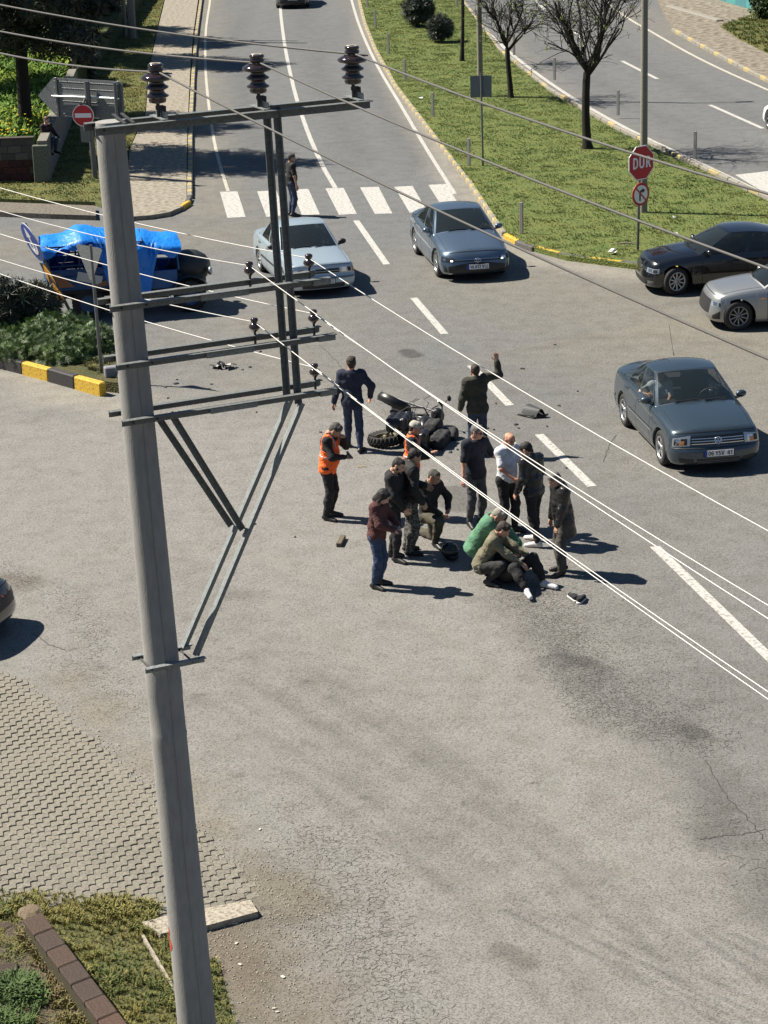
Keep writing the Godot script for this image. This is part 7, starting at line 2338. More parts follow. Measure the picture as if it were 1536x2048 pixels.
	for w in 7:                                              # torn cables and brackets
		st = tool()
		var p := Vector3(rng.randf_range(-0.2, 0.25), rng.randf_range(0.5, 1.1), rng.randf_range(0.8, 1.3))
		tube(st, [p, p + Vector3(0.12, 0.06, 0.05), p + Vector3(0.2, -0.02, rng.randf_range(-0.1, 0.2)), p + Vector3(0.26, 0.12, 0.1)], [0.007], 5)
		part(root, "loose_cable", st, matt)
	st = tool()
	box(st, Vector3(0.05, 0.12, -0.18), Vector3(0.16, 0.012, 0.22), Basis(Vector3.RIGHT, 0.9), 0.003)
	part(root, "rear_mudguard", st, matt)
	# torn fairing on the carriageway
	st = tool()
	rows = []
	for i in 9:
		var row := []
		for j in 9:
			var u := -1.0 + j / 4.0
			row.append(Vector3(u * (0.17 - i * 0.007), 0.16 * (1 - u * u) + 0.02, i * 0.055 - 0.2))
		rows.append(row)
	quads(st, rows, true)
	var fairing := thing("torn_fairing", "torn black motorcycle fairing lying on the carriageway beyond the white shirt man", "fairing", Vector3(2.938,0,-42.834) + Vector3(0, 0.0, 0), 0.5)
	part(fairing, "shell", st, mat("scuffed_plastic", lin(0.05, 0.052, 0.05), 0.3))
	st = tool()
	beam(st, Vector3(-0.25, 0.01, -0.18), Vector3(-0.16, 0.06, 0.22), 0.05, 0.02)
	beam(st, Vector3(-0.12, 0.02, 0.22), Vector3(0.15, 0.05, 0.26), 0.05, 0.03)
	part(fairing, "broken_bracket", st, matt)
	# helmet
	var helmet := thing("helmet", "black motorcycle helmet on the road beside the kneeling man", "helmet", Vector3(1.025,0,-34.741), 0.6)
	st = tool()
	ellipsoid(st, Vector3(0, 0.15, 0), Vector3(0.135, 0.145, 0.16), Basis(), 0, 24)
	box(st, Vector3(0, 0.07, 0.10), Vector3(0.17, 0.10, 0.12), Basis(), 0.04)
	part(helmet, "shell", st, mat("helmet_black", lin(0.008, 0.009, 0.011), 0.12))
	st = tool()
	ellipsoid(st, Vector3(0, 0.165, 0.035), Vector3(0.13, 0.058, 0.138), Basis(), 0, 24)
	part(helmet, "visor", st, mat("visor", lin(0.03, 0.03, 0.032), 0.06))
	# the injured person's shoes
	for k in 2:
		var shoe := thing("running_shoe", ["black running shoe with white sole, left one of the empty pair", "black running shoe with pale laces, right one of the empty pair"][k], "shoe", [Vector3(2.81,0,-32.773), Vector3(2.929,0,-32.677)][k], [0.35, -0.45][k] + PI, "empty running shoes")
		var dark := cloth("shoe_mesh", lin(0.016, 0.018, 0.024))
		mesh_part(shoe, "upper", join([field_mesh([[Vector3(0, 0.06, -0.09), Vector3(0, 0.045, 0.10), 0.042, 0.038], [Vector3(0, 0.075, -0.08), Vector3(0, 0.085, -0.03), 0.042, 0.036]], 120.0, 0.008, [[Vector3(0, 0.105, 0), Vector3(0, 1, -0.1)], [Vector3(0, 0.03, 0), Vector3.DOWN]])], dark))
		mesh_part(shoe, "sole", join([field_mesh([[Vector3(0, 0.02, -0.105), Vector3(0, 0.02, 0.115), 0.043, 0.041]], 150.0, 0.008, [[Vector3(0, 0.034, 0), Vector3.UP], [Vector3(0, 0.0, 0), Vector3.DOWN]])], mat("white_shoe", lin(0.55, 0.54, 0.52), 0.6)))
		st = tool()
		for i in 4: beam(st, Vector3(-0.022, 0.098 - i * 0.008, -0.01 + i * 0.026), Vector3(0.022, 0.098 - i * 0.008, 0.0 + i * 0.026), 0.006, 0.004)
		part(shoe, "laces", st, mat("lace_grey", lin(0.25, 0.25, 0.26), 0.8))
	# wreckage on the left: a crumpled black panel, then scattered pieces
	st = tool()
	flat(st)
	var crumple := RandomNumberGenerator.new()
	crumple.seed = 9
	for k in 14:
		var p := Vector3(crumple.randf_range(-0.24, 0.24), crumple.randf_range(0.02, 0.09), crumple.randf_range(-0.12, 0.12))
		box(st, p, Vector3(crumple.randf_range(0.08, 0.22), 0.012, crumple.randf_range(0.05, 0.14)), Basis.from_euler(Vector3(crumple.randf_range(-0.9, 0.9), crumple.randf() * TAU, crumple.randf_range(-0.7, 0.7))), 0.003)
	var panel := single("crumpled_panel", "crumpled black plastic panel on the asphalt beside the island", "wreckage", st, mat("scuffed_black", lin(0.022, 0.022, 0.023), 0.5))
	panel.position = Vector3(-3.283,0,-47.025)
	panel.set_meta("kind", "thing")
	var shards := [Vector3(-3.516,0,-48.302), Vector3(-3.177,0,-48.388), Vector3(-3.764,0,-47.994), Vector3(-3.904,0,-48.181), Vector3(-3.02,0,-46.993), Vector3(-2.858,0,-46.892), Vector3(-2.71,0,-47.077), Vector3(-4.178,0,-46.254), Vector3(-4.175,0,-45.941), Vector3(-4.381,0,-45.695), Vector3(-3.44,0,-45.815), Vector3(-2.552,0,-48.352), Vector3(-4.253,0,-44.849), Vector3(-2.189,0,-36.788), Vector3(-1.153,0,-42.103), Vector3(-2.428,0,-43.622), Vector3(2.002,0,-42.019), Vector3(2.119,0,-41.906), Vector3(2.551,0,-42.193), Vector3(2.583,0,-41.954), Vector3(3.124,0,-41.994), Vector3(3.466,0,-43.407), Vector3(3.915,0,-44.411), Vector3(2.946,0,-46.264), Vector3(3.767,0,-48.156), Vector3(2.256,0,-43.691), Vector3(2.86,0,-39.013), Vector3(3.268,0,-39.354), Vector3(1.24,0,-40.549), Vector3(1.382,0,-40.69), Vector3(1.106,0,-40.657), Vector3(-1.974,0,-39.667), Vector3(-1.475,0,-36.053)]
	for k in shards.size():
		st = tool()
		var s: float = [0.035, 0.05, 0.03, 0.07, 0.045][k % 5] * (0.8 if k > 12 else 1.0)
		box(st, Vector3.ZERO, Vector3(s * 1.6, 0.018, s), Basis(Vector3.RIGHT, rng.randf_range(-0.4, 0.4)), 0.004)
		var o := single("plastic_shard", "small black plastic shard on the asphalt " + ("beside the crumpled panel" if k < 11 else "under the low crossarms" if k < 16 else "round the torn fairing" if k < 24 else "between the leather coats and the lane dash" if k < 28 else "in front of the motorcycle" if k < 31 else "left of the crowd"), "debris", st, mat("scuffed_black", lin(0.022, 0.022, 0.023), 0.5), "plastic shards round the crash")
		o.transform = Transform3D(Basis(Vector3.UP, rng.randf() * TAU), shards[k] + Vector3(0, 0.012, 0))
	st = tool()
	box(st, Vector3.ZERO, Vector3(0.09, 0.07, 0.42), Basis(), 0.008)
	var wood := single("wooden_block", "short weathered wooden block lying on the bare asphalt", "wooden block", st, grained(mat("weathered_wood", lin(0.12, 0.10, 0.07), 0.95), noise_tex("pole_streak", 0.02), 0.3))
	wood.transform = Transform3D(Basis(Vector3.UP, -0.16), Vector3(-0.716,0,-35.705) + Vector3(0, 0.036, 0))
	st = tool()
	box(st, Vector3.ZERO, Vector3(0.16, 0.012, 0.02))
	var stick := single("wood_splinter", "thin pale wood splinter on the asphalt", "splinter", st, mat("pale_wood", lin(0.45, 0.34, 0.19), 0.9))
	stick.transform = Transform3D(Basis(Vector3.UP, 0.05), Vector3(-0.37,0,-39.829) + Vector3(0, 0.008, 0))

# ---------------------------------------------------------------- signs, posts, walls and the covered truck
func post(parent: Node3D, called: String, a: Vector3, b: Vector3, r: float, m: Material, sides := 12) -> void:
	var st := tool()
	tube(st, [a, b], [r], sides)
	part(parent, called, st, m)

func plate(parent: Node3D, called: String, outline: PackedVector2Array, thick: float, xf: Transform3D, m: Material) -> MeshInstance3D:
	var st := tool()
	prism(st, outline, thick, xf)
	return part(parent, called, st, m)

func face_basis(n: Vector3) -> Basis:
	var z := n.normalized()
	var x := Vector3.UP.cross(z).normalized()
	return Basis(x, z.cross(x), z)

func build_signs() -> void:
	var zinc := grained(mat("zinc_post", lin(0.20, 0.21, 0.215), 0.5, 0.5), noise_tex("zinc_tone", 0.03), 0.3)
	var back := grained(mat("sign_back", lin(0.24, 0.26, 0.27), 0.55, 0.3), noise_tex("zinc_tone", 0.03), 0.4)
	var red := mat("sign_red", lin(0.50, 0.018, 0.03), 0.45)
	var white := mat("sign_white", lin(0.82, 0.82, 0.82), 0.45)
	var black := mat("sign_black", lin(0.012, 0.012, 0.012), 0.5)
	var concrete := grained(mat("lamp_concrete", lin(0.24, 0.225, 0.19), 0.95), noise_tex("pole_streak", 0.02), 0.9)
	# the stop sign with a no-right-turn roundel under it
	var foot: Vector3 = Vector3(6.514,0.13,-56.794)
	var s := thing("stop_sign", "red octagonal DUR stop sign over a no right turn roundel on the median", "road sign", foot)
	post(s, "post", Vector3(0, -0.1, 0), Vector3(0.06, 2.6, -0.02), 0.035, zinc)
	var fb := face_basis(Vector3(0.60, 0, 0.80))
	var c := Transform3D(fb, Vector3(0.075, 2.20, 0.05))
	plate(s, "sign_plate", ring_of(8, 0.45, PI / 8), 0.012, c, white)
	plate(s, "red_field", ring_of(8, 0.425, PI / 8), 0.008, c.translated_local(Vector3(0, 0, 0.0075)), red)
	lettering(s, "lettering", "DUR", 0.28, c.translated_local(Vector3(0, 0, 0.014)), white, 0.60)
	var d := Transform3D(fb, Vector3(0.065, 1.42, 0.05))
	plate(s, "roundel", ring_of(32, 0.285), 0.012, d, red)
	plate(s, "white_field", ring_of(32, 0.225), 0.008, d.translated_local(Vector3(0, 0, 0.0075)), white)
	plate(s, "turn_arrow", PackedVector2Array([Vector2(-0.055, -0.16), Vector2(-0.01, -0.16), Vector2(-0.01, 0.03), Vector2(0.03, 0.06), Vector2(0.05, 0.06), Vector2(0.05, 0.02), Vector2(0.14, 0.085), Vector2(0.05, 0.15), Vector2(0.05, 0.11), Vector2(0.0, 0.11), Vector2(-0.055, 0.06)]), 0.006, d.translated_local(Vector3(0, 0, 0.0125)), black)
	plate(s, "bar", PackedVector2Array([Vector2(-0.17, 0.145), Vector2(-0.145, 0.17), Vector2(0.17, -0.145), Vector2(0.145, -0.17)]), 0.006, d.translated_local(Vector3(0, 0, 0.0165)), red)
	# two lamp columns on the median
	for k in 2:
		var p := thing("lamp_column", ["round grey lamp column rising behind the stop sign", "round grey lamp column beside the square sign back and the second bare tree"][k], "lamp post", [Vector3(7.225,0.13,-61.636), Vector3(3.933,0.13,-83.71)][k], 0.0, "lamp columns on the median")
		var st := tool()
		tube(st, [Vector3(0, -0.1, 0), Vector3(0, 9.0, 0)], [0.105, 0.075], 16)
		part(p, "column", st, concrete)
		st = tool()
		tube(st, [Vector3(0, 8.9, 0), Vector3(0.2, 9.3, 0), Vector3(1.2, 9.45, 0)], [0.045, 0.04, 0.04], 8)
		part(p, "arm", st, zinc)
		st = tool()
		box(st, Vector3(1.45, 9.45, 0), Vector3(0.6, 0.12, 0.25), Basis(), 0.04)
		part(p, "lantern", st, back)
	# the square plate seen from behind
	s = thing("square_sign", "square grey sign seen from behind on a thin post in the median grass", "road sign", Vector3(3.307,0.13,-69.511))
	post(s, "post", Vector3(0, -0.1, 0), Vector3(-0.02, 2.75, 0), 0.03, zinc)
	plate(s, "sign_plate", PackedVector2Array([Vector2(-0.31, -0.33), Vector2(0.33, -0.31), Vector2(0.33, 0.33), Vector2(-0.31, 0.31)]), 0.01, Transform3D(Basis(Vector3.UP, -0.2), Vector3(-0.03, 2.36, -0.04)), mat("square_sign_back", lin(0.10, 0.125, 0.14), 0.6))
	# marker posts along both kerbs
	var at := [Vector3(-0.029,0.13,-114.021), Vector3(0.3,0.13,-105.158), Vector3(0.777,0.13,-96.353), Vector3(1.303,0.13,-88.155), Vector3(2.095,0.13,-79.316), Vector3(2.888,0.13,-69.587), Vector3(3.791,0.13,-59.312), Vector3(4.247,0.13,-112.792), Vector3(5.837,0.13,-94.8), Vector3(6.878,0.13,-87.301), Vector3(8.32,0.13,-78.484), Vector3(9.698,0.13,-69.567)]
	var names := ["flat grey marker post at the top edge of the median's left kerb", "flat grey marker post left of the two oleander shrubs", "flat grey marker post under the right-hand big insulator", "flat grey marker post below the insulator on the left kerb", "flat grey marker post on the left kerb where the high wire crosses", "flat grey marker post just left of the square sign's foot", "flat grey marker post at the median nose, beside the grey blue saloon", "flat grey marker post beside the thin tree trunk at the top", "flat grey marker post beside the second bare tree, by the far road", "flat grey marker post between the two bare trees by the far road", "flat grey marker post just right of the large bare tree", "flat grey marker post right of the stop sign's lamp column"]
	for k in at.size():
		var st := tool()
		box(st, Vector3(0, 0.4, 0), Vector3(0.10, 0.84, 0.05), Basis(), 0.008)
		var o := single("marker_post", names[k], "marker post", st, mat("marker_grey", lin(0.24, 0.235, 0.22), 0.8), "marker posts along the median kerbs")
		o.position = at[k]
		o.rotation.y = -0.55
	# island signs: a give-way triangle from behind; a leaning arrow roundel over a chevron board
	s = thing("triangle_sign", "grey triangular sign seen from behind on a post in the planted island", "road sign", Vector3(-5.715,0.22,-46.216))
	post(s, "post", Vector3(0, -0.1, 0), Vector3(-0.04, 2.66, -0.02), 0.035, zinc)
	plate(s, "sign_plate", PackedVector2Array([Vector2(-0.40, 0.32), Vector2(-0.36, 0.36), Vector2(0.36, 0.36), Vector2(0.40, 0.32), Vector2(0.035, -0.34), Vector2(-0.035, -0.34)]), 0.01, Transform3D(Basis(Vector3.UP, -0.75), Vector3(-0.08, 2.27, -0.05)), back)
	s = thing("arrow_roundel_sign", "leaning blue roundel with white arrows above a black and yellow chevron board", "road sign", Vector3(-6.701,0.22,-50.19))
	s.basis = Basis(Vector3.BACK, 0.40) * Basis(Vector3.UP, -1.12)
	post(s, "post", Vector3(0, -0.2, -0.05), Vector3(0, 2.55, -0.05), 0.035, zinc)
	var t := Transform3D(Basis(), Vector3(0, 2.12, 0))
	plate(s, "rim", ring_of(36, 0.47), 0.012, t, mat("sign_rim", lin(0.5, 0.52, 0.55), 0.5))
	plate(s, "blue_field", ring_of(36, 0.445), 0.008, t.translated_local(Vector3(0, 0, 0.0075)), mat("sign_blue", lin(0.03, 0.07, 0.33), 0.5))
	plate(s, "arrow", PackedVector2Array([Vector2(-0.05, -0.18), Vector2(0.05, -0.18), Vector2(0.05, 0.12), Vector2(0.14, 0.12), Vector2(0.0, 0.36), Vector2(-0.14, 0.12), Vector2(-0.05, 0.12)]), 0.006, t.translated_local(Vector3(0, 0, 0.0135)), white)
	var bend := PackedVector2Array()
	for k in 9: bend.append(Vector2(0.0, -0.06) + Vector2(cos(PI + PI * k / 8.0), sin(PI + PI * k / 8.0)) * 0.25)
	for k in 9: bend.append(Vector2(0.0, -0.06) + Vector2(cos(TAU - PI * k / 8.0), sin(TAU - PI * k / 8.0)) * 0.15)
	plate(s, "curved_arrow", bend, 0.006, t.translated_local(Vector3(0, 0, 0.0145)), white)
	t = Transform3D(Basis(), Vector3(0, 1.10, 0))
	plate(s, "chevron_board", PackedVector2Array([Vector2(-0.27, -0.50), Vector2(0.27, -0.50), Vector2(0.27, 0.50), Vector2(-0.27, 0.50)]), 0.012, t, black)
	for k in 2:
		var y := -0.30 + k * 0.46
		plate(s, "chevron", PackedVector2Array([Vector2(-0.262, y - 0.17), Vector2(0, y + 0.10), Vector2(0.262, y - 0.17), Vector2(0.262, y + 0.04), Vector2(0, y + 0.31), Vector2(-0.262, y + 0.04)]), 0.006, t.translated_local(Vector3(0, 0, 0.0095)), mat("sign_amber", lin(0.72, 0.33, 0.015), 0.5))
	# the big arrow-shaped direction board seen from behind, and the no-entry disc on its post
	foot = Vector3(-8.362,0.11,-69.488)
	s = thing("direction_board", "large grey arrow shaped direction board of ribbed planks seen from behind", "road sign", foot, -0.56)
	post(s, "post", Vector3(0, -0.1, 0), Vector3(-0.09, 2.9, 0), 0.085, zinc)
	post(s, "post", Vector3(1.0, -0.1, -0.05), Vector3(0.92, 2.9, -0.05), 0.05, zinc)
	for k in 6:
		var y := 1.78 + k * 0.192
		var left := func(yy: float) -> float: return -2.12 + 0.66 * absf(yy - 2.36) / 0.58
		var st := tool()
		prism(st, PackedVector2Array([Vector2(left.call(y), y), Vector2(1.13, y), Vector2(1.13, y + 0.188), Vector2(left.call(y + 0.188), y + 0.188)]), 0.03, Transform3D(Basis(), Vector3(0, 0, -0.16)))
		box(st, Vector3(-0.2, y + 0.092, -0.139), Vector3(2.5, 0.012, 0.008), Basis(), 0.004)
		part(s, "plank", st, back)
	for x in [-1.35, 1.0]:
		var st := tool()
		box(st, Vector3(x, 2.35, -0.115), Vector3(0.07, 1.18, 0.035), Basis(), 0.005)
		part(s, "stiffener", st, zinc)
	post(s, "cross_tube", Vector3(-1.5, 2.38, -0.06), Vector3(1.05, 2.44, -0.06), 0.035, mat("bright_tube", lin(0.45, 0.50, 0.53), 0.4, 0.5))
	s = thing("no_entry_sign", "red no entry disc with white bar in front of the direction board", "road sign", foot)
	t = Transform3D(Basis(Vector3.UP, -0.15), Vector3(-0.22, 1.92, 0.12))
	plate(s, "rim", ring_of(32, 0.33), 0.012, t, white)
	plate(s, "red_field", ring_of(32, 0.305), 0.008, t.translated_local(Vector3(0, 0, 0.0075)), red)
	plate(s, "white_bar", PackedVector2Array([Vector2(-0.25, -0.065), Vector2(0.25, -0.065), Vector2(0.25, 0.065), Vector2(-0.25, 0.065)]), 0.006, t.translated_local(Vector3(0, 0, 0.0135)), white)
	var st := tool()
	tube(st, [Vector3(-0.2, 2.22, 0.08), Vector3(-0.16, 2.38, 0.02), Vector3(-0.12, 2.4, -0.05)], [0.03], 7)
	box(st, Vector3(-0.2, 2.26, 0.1), Vector3(0.22, 0.06, 0.06), Basis(), 0.01)
	part(s, "clamp", st, black)
	s = thing("small_sign_back", "small grey rectangular plate under the no entry disc", "road sign", foot)
	plate(s, "sign_plate", PackedVector2Array([Vector2(-0.34, 1.12), Vector2(-0.06, 1.10), Vector2(-0.06, 1.60), Vector2(-0.34, 1.62)]), 0.012, Transform3D(Basis(), Vector3(0, 0, 0.10)), back)
	# concrete poles by the far left pavement
	for k in 2:
		st = tool()
		tube(st, [Vector3(0, -0.1, 0), Vector3(0, 9.5, 0)], [0.19, 0.14] if k == 0 else [0.09, 0.08], 4 if k == 0 else 12)
		var o := single("concrete_pole", ["thick square concrete pole by the far left pavement", "thinner round pole just left of the square concrete pole"][k], "pole", st, concrete)
		o.position = [Vector3(-10.457,0.13,-104.274), Vector3(-10.87,0.13,-105.109)][k]
		o.rotation.y = 0.5
	# garden walls at the left
	var face: Vector3 = Vector3(-10.108,0.11,-69.376)
	var wall := thing("block_wall", "garden wall of grey concrete blocks over red painted blocks", "wall")
	st = tool()
	box(st, face + Vector3(-3.2, 0.62, -0.11), Vector3(6.36, 1.28, 0.16))
	part(wall, "mortar", st, mat("wall_mortar", lin(0.10, 0.095, 0.085), 1.0))
	var tones := []
	for k in 5:
		var f := 1.0 - 0.09 * k
		tones.append(grained(mat("grey_block_%d" % k, lin(0.15 * f, 0.14 * f, 0.125 * f), 0.95), noise_tex("paver_tone", 0.04), 0.7))
		tones.append(grained(mat("red_block_%d" % k, lin(0.115 * f, 0.040 * f, 0.032 * f), 0.9), noise_tex("paver_tone", 0.04), 0.7))
	for r in 6:
		for k in 16:
			var x := -0.2 - k * 0.40 - (0.2 if r % 2 else 0.0)
			st = tool()
			box(st, Vector3.ZERO, Vector3(0.388, 0.205, 0.20), Basis(), 0.008)
			mesh_part(wall, "block", done(st, tones[(rng.randi() % 5) * 2 + (1 if r < 3 else 0)]), Transform3D(Basis(), face + Vector3(x, 0.11 + r * 0.214, -0.10 + rng.randf_range(-0.008, 0.008))))
	st = tool()
	box(st, face + Vector3(-3.2, 1.30, -0.1), Vector3(6.4, 0.05, 0.26), Basis(), 0.01)
	part(wall, "coping", st, mat("dark_coping", lin(0.06, 0.052, 0.045), 1.0))
	wall = thing("retaining_wall", "pale concrete garden wall running back from the block wall's corner", "wall")
	var rough := grained(mat("pale_wall_concrete", lin(0.23, 0.225, 0.205), 0.95), noise_tex("pavement_tone", 0.03), 1.2)
	var w0: Vector3 = Vector3(-9.84,0.11,-69.163)
	var w1: Vector3 = Vector3(-10.818,0.11,-85.276)
	for k in 7:
		st = tool()
		var a := w0.lerp(w1, k / 7.0)
		var b := w0.lerp(w1, (k + 0.985) / 7.0)
		beam(st, a + Vector3(0, 0.56, 0), b + Vector3(0, 0.56, 0), 0.30, 1.36, Vector3.UP, 0.01)
		part(wall, "wall_panel", st, rough)
	st = tool()
	box(st, w0 + Vector3(-0.06, 0.50, 0.06), Vector3(0.46, 1.24, 0.2), Basis(Vector3.UP, 0.0), 0.015)
	part(wall, "end_pillar", st, grained(mat("mossy_pillar", lin(0.17, 0.19, 0.16), 0.95), noise_tex("pavement_tone", 0.03), 0.8))
	st = tool()
	slab(st, [Vector2(w0.x - 12.0, w0.z - 0.8), Vector2(w0.x - 0.1, w0.z - 0.8), Vector2(w1.x - 0.1, w1.z), Vector2(w1.x - 0.6, w1.z - 40), Vector2(w1.x - 14, w1.z - 40)], 0.0, 1.02)
	structure("garden", st, grass_mat("garden_soil", lin(0.10, 0.12, 0.04)))
	turf("garden_grass", [Vector2(w0.x - 5.0, w0.z - 0.9), Vector2(w0.x - 0.3, w0.z - 0.9), Vector2(w1.x - 0.4, w1.z), Vector2(w1.x - 0.8, w1.z - 8), Vector2(w1.x - 8, w1.z - 8)], 1.02, 42.0, 0.42, lin(0.13, 0.24, 0.03), Color(1.6, 1.2, 0.7, 0.18))
	st = tool()
	smooth(st)
	ellipsoid(st, Vector3.ZERO, Vector3(0.035, 0.02, 0.035), Basis(), 0, 6)
	var bloom := []
	for k in 150:
		bloom.append(Transform3D(Basis(), Vector3(w0.x - rng.randf_range(0.4, 4.0), 1.02 + rng.randf_range(0.25, 0.55), w0.z - rng.randf_range(0.5, 6.0))))
	scatter("yellow_flowers", done(st, tinted(mat("yellow_petal", lin(0.75, 0.52, 0.02), 0.8))), bloom, 0.2)
	st = tool()
	beam(st, w1 + Vector3(0.1, 0, -0.5), w1 + Vector3(-0.15, 2.0, -1.2), 0.16, 0.14, Vector3.UP, 0.01)
	single("leaning_timber", "leaning wooden post at the end of the pale garden wall", "post", st, grained(mat("grey_timber", lin(0.22, 0.17, 0.11), 0.95), noise_tex("pole_streak", 0.02), 0.5))
	# corrugated blue-green fence at the top right
	var fence := thing("sheet_fence", "corrugated turquoise sheet metal fence at the top right corner", "fence")
	var f0: Vector3 = Vector3(16.118,0.1,-115.463)
	var f1: Vector3 = Vector3(17.695,0.1,-107.54)
	for k in 6:
		var a := f0.lerp(f1, k / 6.0)
		var b := f0.lerp(f1, (k + 0.99) / 6.0)
		st = tool()
		flat(st)
		var n := (b - a).normalized().cross(Vector3.UP)
		for i in 12:
			var u := a.lerp(b, i / 12.0) - n * (0.02 if i % 2 else 0.0)
			var v := a.lerp(b, (i + 1) / 12.0) - n * (0.0 if i % 2 else 0.02)
			q(st, u, v, v + Vector3.UP * 2.0, u + Vector3.UP * 2.0)
			q(st, v - n * 0.01, u - n * 0.01, u - n * 0.01 + Vector3.UP * 2.0, v - n * 0.01 + Vector3.UP * 2.0)
		part(fence, "sheet", st, mat("turquoise_sheet_%d" % (k % 2), lin(0.07, 0.27, 0.27) if k % 2 else lin(0.055, 0.20, 0.22), 0.6))
	truck()

func truck() -> void:
	var blue := grained(mat("truck_blue", lin(0.012, 0.075, 0.22), 0.55), noise_tex("cloth_tone", 0.012, 256), 0.6)
	var frame_blue := mat("frame_blue", lin(0.02, 0.10, 0.26), 0.55)
	var dark := mat("truck_dark", lin(0.014, 0.014, 0.015), 0.75)
	var hood := mat("truck_hood", lin(0.022, 0.026, 0.024), 0.5)
	var tarp := mat("blue_tarpaulin", lin(0.008, 0.20, 0.68), 0.45)
	tarp.heightmap_enabled = true
	tarp.heightmap_texture = noise_tex("tarp_crease", 0.02, 512, [[0.0, Color.BLACK], [1.0, Color.WHITE]], FastNoiseLite.TYPE_CELLULAR, 3)
	tarp.heightmap_scale = 2.0
	tarp.uv1_triplanar = true
	tarp.uv1_scale = Vector3.ONE / 1.3
	tarp.backlight_enabled = true
	tarp.backlight = Color(0.02, 0.12, 0.4)
	var root := thing("farm_truck", "old blue farm truck with dark rounded bonnet and covered load bed, behind the island", "truck")
	var rear: Vector3 = Vector3(-6.929,0,-51.824)
	var front: Vector3 = Vector3(-4.193,0,-52.336)
	var z := (front - rear).normalized()
	var x := Vector3.UP.cross(z)
	root.transform = Transform3D(Basis(x, Vector3.UP, z), (rear + front) / 2 + x * 0.65 * (1 if x.z < 0 else -1))
	# front towards +z; axles at z -0.85 and 1.3; the near side is -x or +x by the camera: both are built
	for s in [-1.0, 1.0]:
		for zc in [-1.05, 1.28]:
			var o := Node3D.new()
			o.name = "wheel"
			o.transform = Transform3D(Basis(), Vector3(s * 0.66, 0.37, zc))
			root.add_child(o, true)
			knob(o, 0.37, 0.2, s)
	var st := tool()
	for s in [-1.0, 1.0]: beam(st, Vector3(s * 0.35, 0.52, -1.8), Vector3(s * 0.35, 0.52, 1.7), 0.1, 0.14)
	box(st, Vector3(0, 0.42, 0.35), Vector3(0.7, 0.25, 1.0), Basis(), 0.04)
	part(root, "chassis", st, dark)
	st = tool()
	box(st, Vector3(0, 0.68, -0.85), Vector3(1.55, 0.08, 2.2), Basis(), 0.01)
	part(root, "bed_floor", st, dark)
	for s in [-1.0, 1.0]:
		for k in 3:
			st = tool()
			box(st, Vector3(s * 0.78, 0.80 + k * 0.165, -0.85), Vector3(0.035, 0.155, 2.2), Basis(), 0.006)
			part(root, "side_board", st, blue)
		st = tool()
		for f in [[-1.5, 0.34, Vector3(0.32, 0.07, 0.03)], [-0.75, 0.34, Vector3(0.45, 0.20, 0.09)], [-0.15, 0.28, Vector3(0.32, 0.08, 0.03)]]:
			pass
		prism(st, PackedVector2Array([Vector2(-1.85, 0.80), Vector2(-1.35, 0.80), Vector2(-1.65, 1.10), Vector2(-1.85, 1.15)]), 0.004, Transform3D(Basis(Vector3.UP, -PI / 2), Vector3(s * 0.80, 0, 0)))
		prism(st, PackedVector2Array([Vector2(-0.95, 0.78), Vector2(-0.15, 0.78), Vector2(-0.05, 0.98), Vector2(-0.6, 0.92)]), 0.004, Transform3D(Basis(Vector3.UP, -PI / 2), Vector3(s * 0.80, 0, 0)))
		part(root, "painted_flash", st, mat("flash_brown", lin(0.28, 0.12, 0.05), 0.6))
		st = tool()
		prism(st, PackedVector2Array([Vector2(-1.3, 0.95), Vector2(-0.75, 0.80), Vector2(-0.7, 1.0), Vector2(-1.25, 1.15)]), 0.004, Transform3D(Basis(Vector3.UP, -PI / 2), Vector3(s * 0.80, 0, 0)))
		part(root, "pale_panel", st, mat("pale_panel", lin(0.55, 0.52, 0.48), 0.7))
	st = tool()
	box(st, Vector3(0, 0.95, -1.95), Vector3(1.55, 0.5, 0.035), Basis(), 0.006)
	part(root, "tailboard", st, blue)
	st = tool()
	for zc in [-1.9, -1.2, -0.5, 0.25]:
		for s in [-1.0, 1.0]: tube(st, [Vector3(s * 0.76, 0.7, zc), Vector3(s * 0.70, 1.72, zc)], [0.022], 6)
		tube(st, [Vector3(-0.70, 1.72, zc), Vector3(0, 1.85, zc), Vector3(0.70, 1.72, zc)], [0.022], 6)
	for s in [-1.0, 1.0]:
		tube(st, [Vector3(s * 0.73, 1.28, -1.9), Vector3(s * 0.73, 1.28, 0.25)], [0.02], 6)
		tube(st, [Vector3(s * 0.70, 1.72, -1.9), Vector3(s * 0.70, 1.72, 0.25)], [0.02], 6)
		tube(st, [Vector3(s * 0.74, 0.8, -1.9), Vector3(s * 0.71, 1.7, -1.35)], [0.018], 6)
	part(root, "load_frame", st, mat("frame_dark_blue", lin(0.01, 0.035, 0.09), 0.6))
	# open cab: seat, steering wheel, windscreen frame, door bars
	st = tool()
	box(st, Vector3(0, 0.6, 0.62), Vector3(1.3, 0.08, 0.8), Basis(), 0.01)
	box(st, Vector3(0, 0.85, 0.45), Vector3(1.1, 0.16, 0.4), Basis(), 0.04)
	box(st, Vector3(0, 1.1, 0.27), Vector3(1.1, 0.5, 0.12), Basis(), 0.04)
	part(root, "cab_seat", st, dark)
	st = tool()
	for s in [-1.0, 1.0]:
		box(st, Vector3(s * 0.64, 0.80, 0.68), Vector3(0.04, 0.42, 0.66), Basis(), 0.01)
		tube(st, [Vector3(s * 0.64, 1.0, 0.36), Vector3(s * 0.62, 1.62, 0.38), Vector3(s * 0.62, 1.56, 1.02), Vector3(s * 0.64, 1.0, 1.05)], [0.022], 6)
		tube(st, [Vector3(s * 0.62, 1.3, 0.37), Vector3(s * 0.62, 1.28, 1.03)], [0.018], 6)
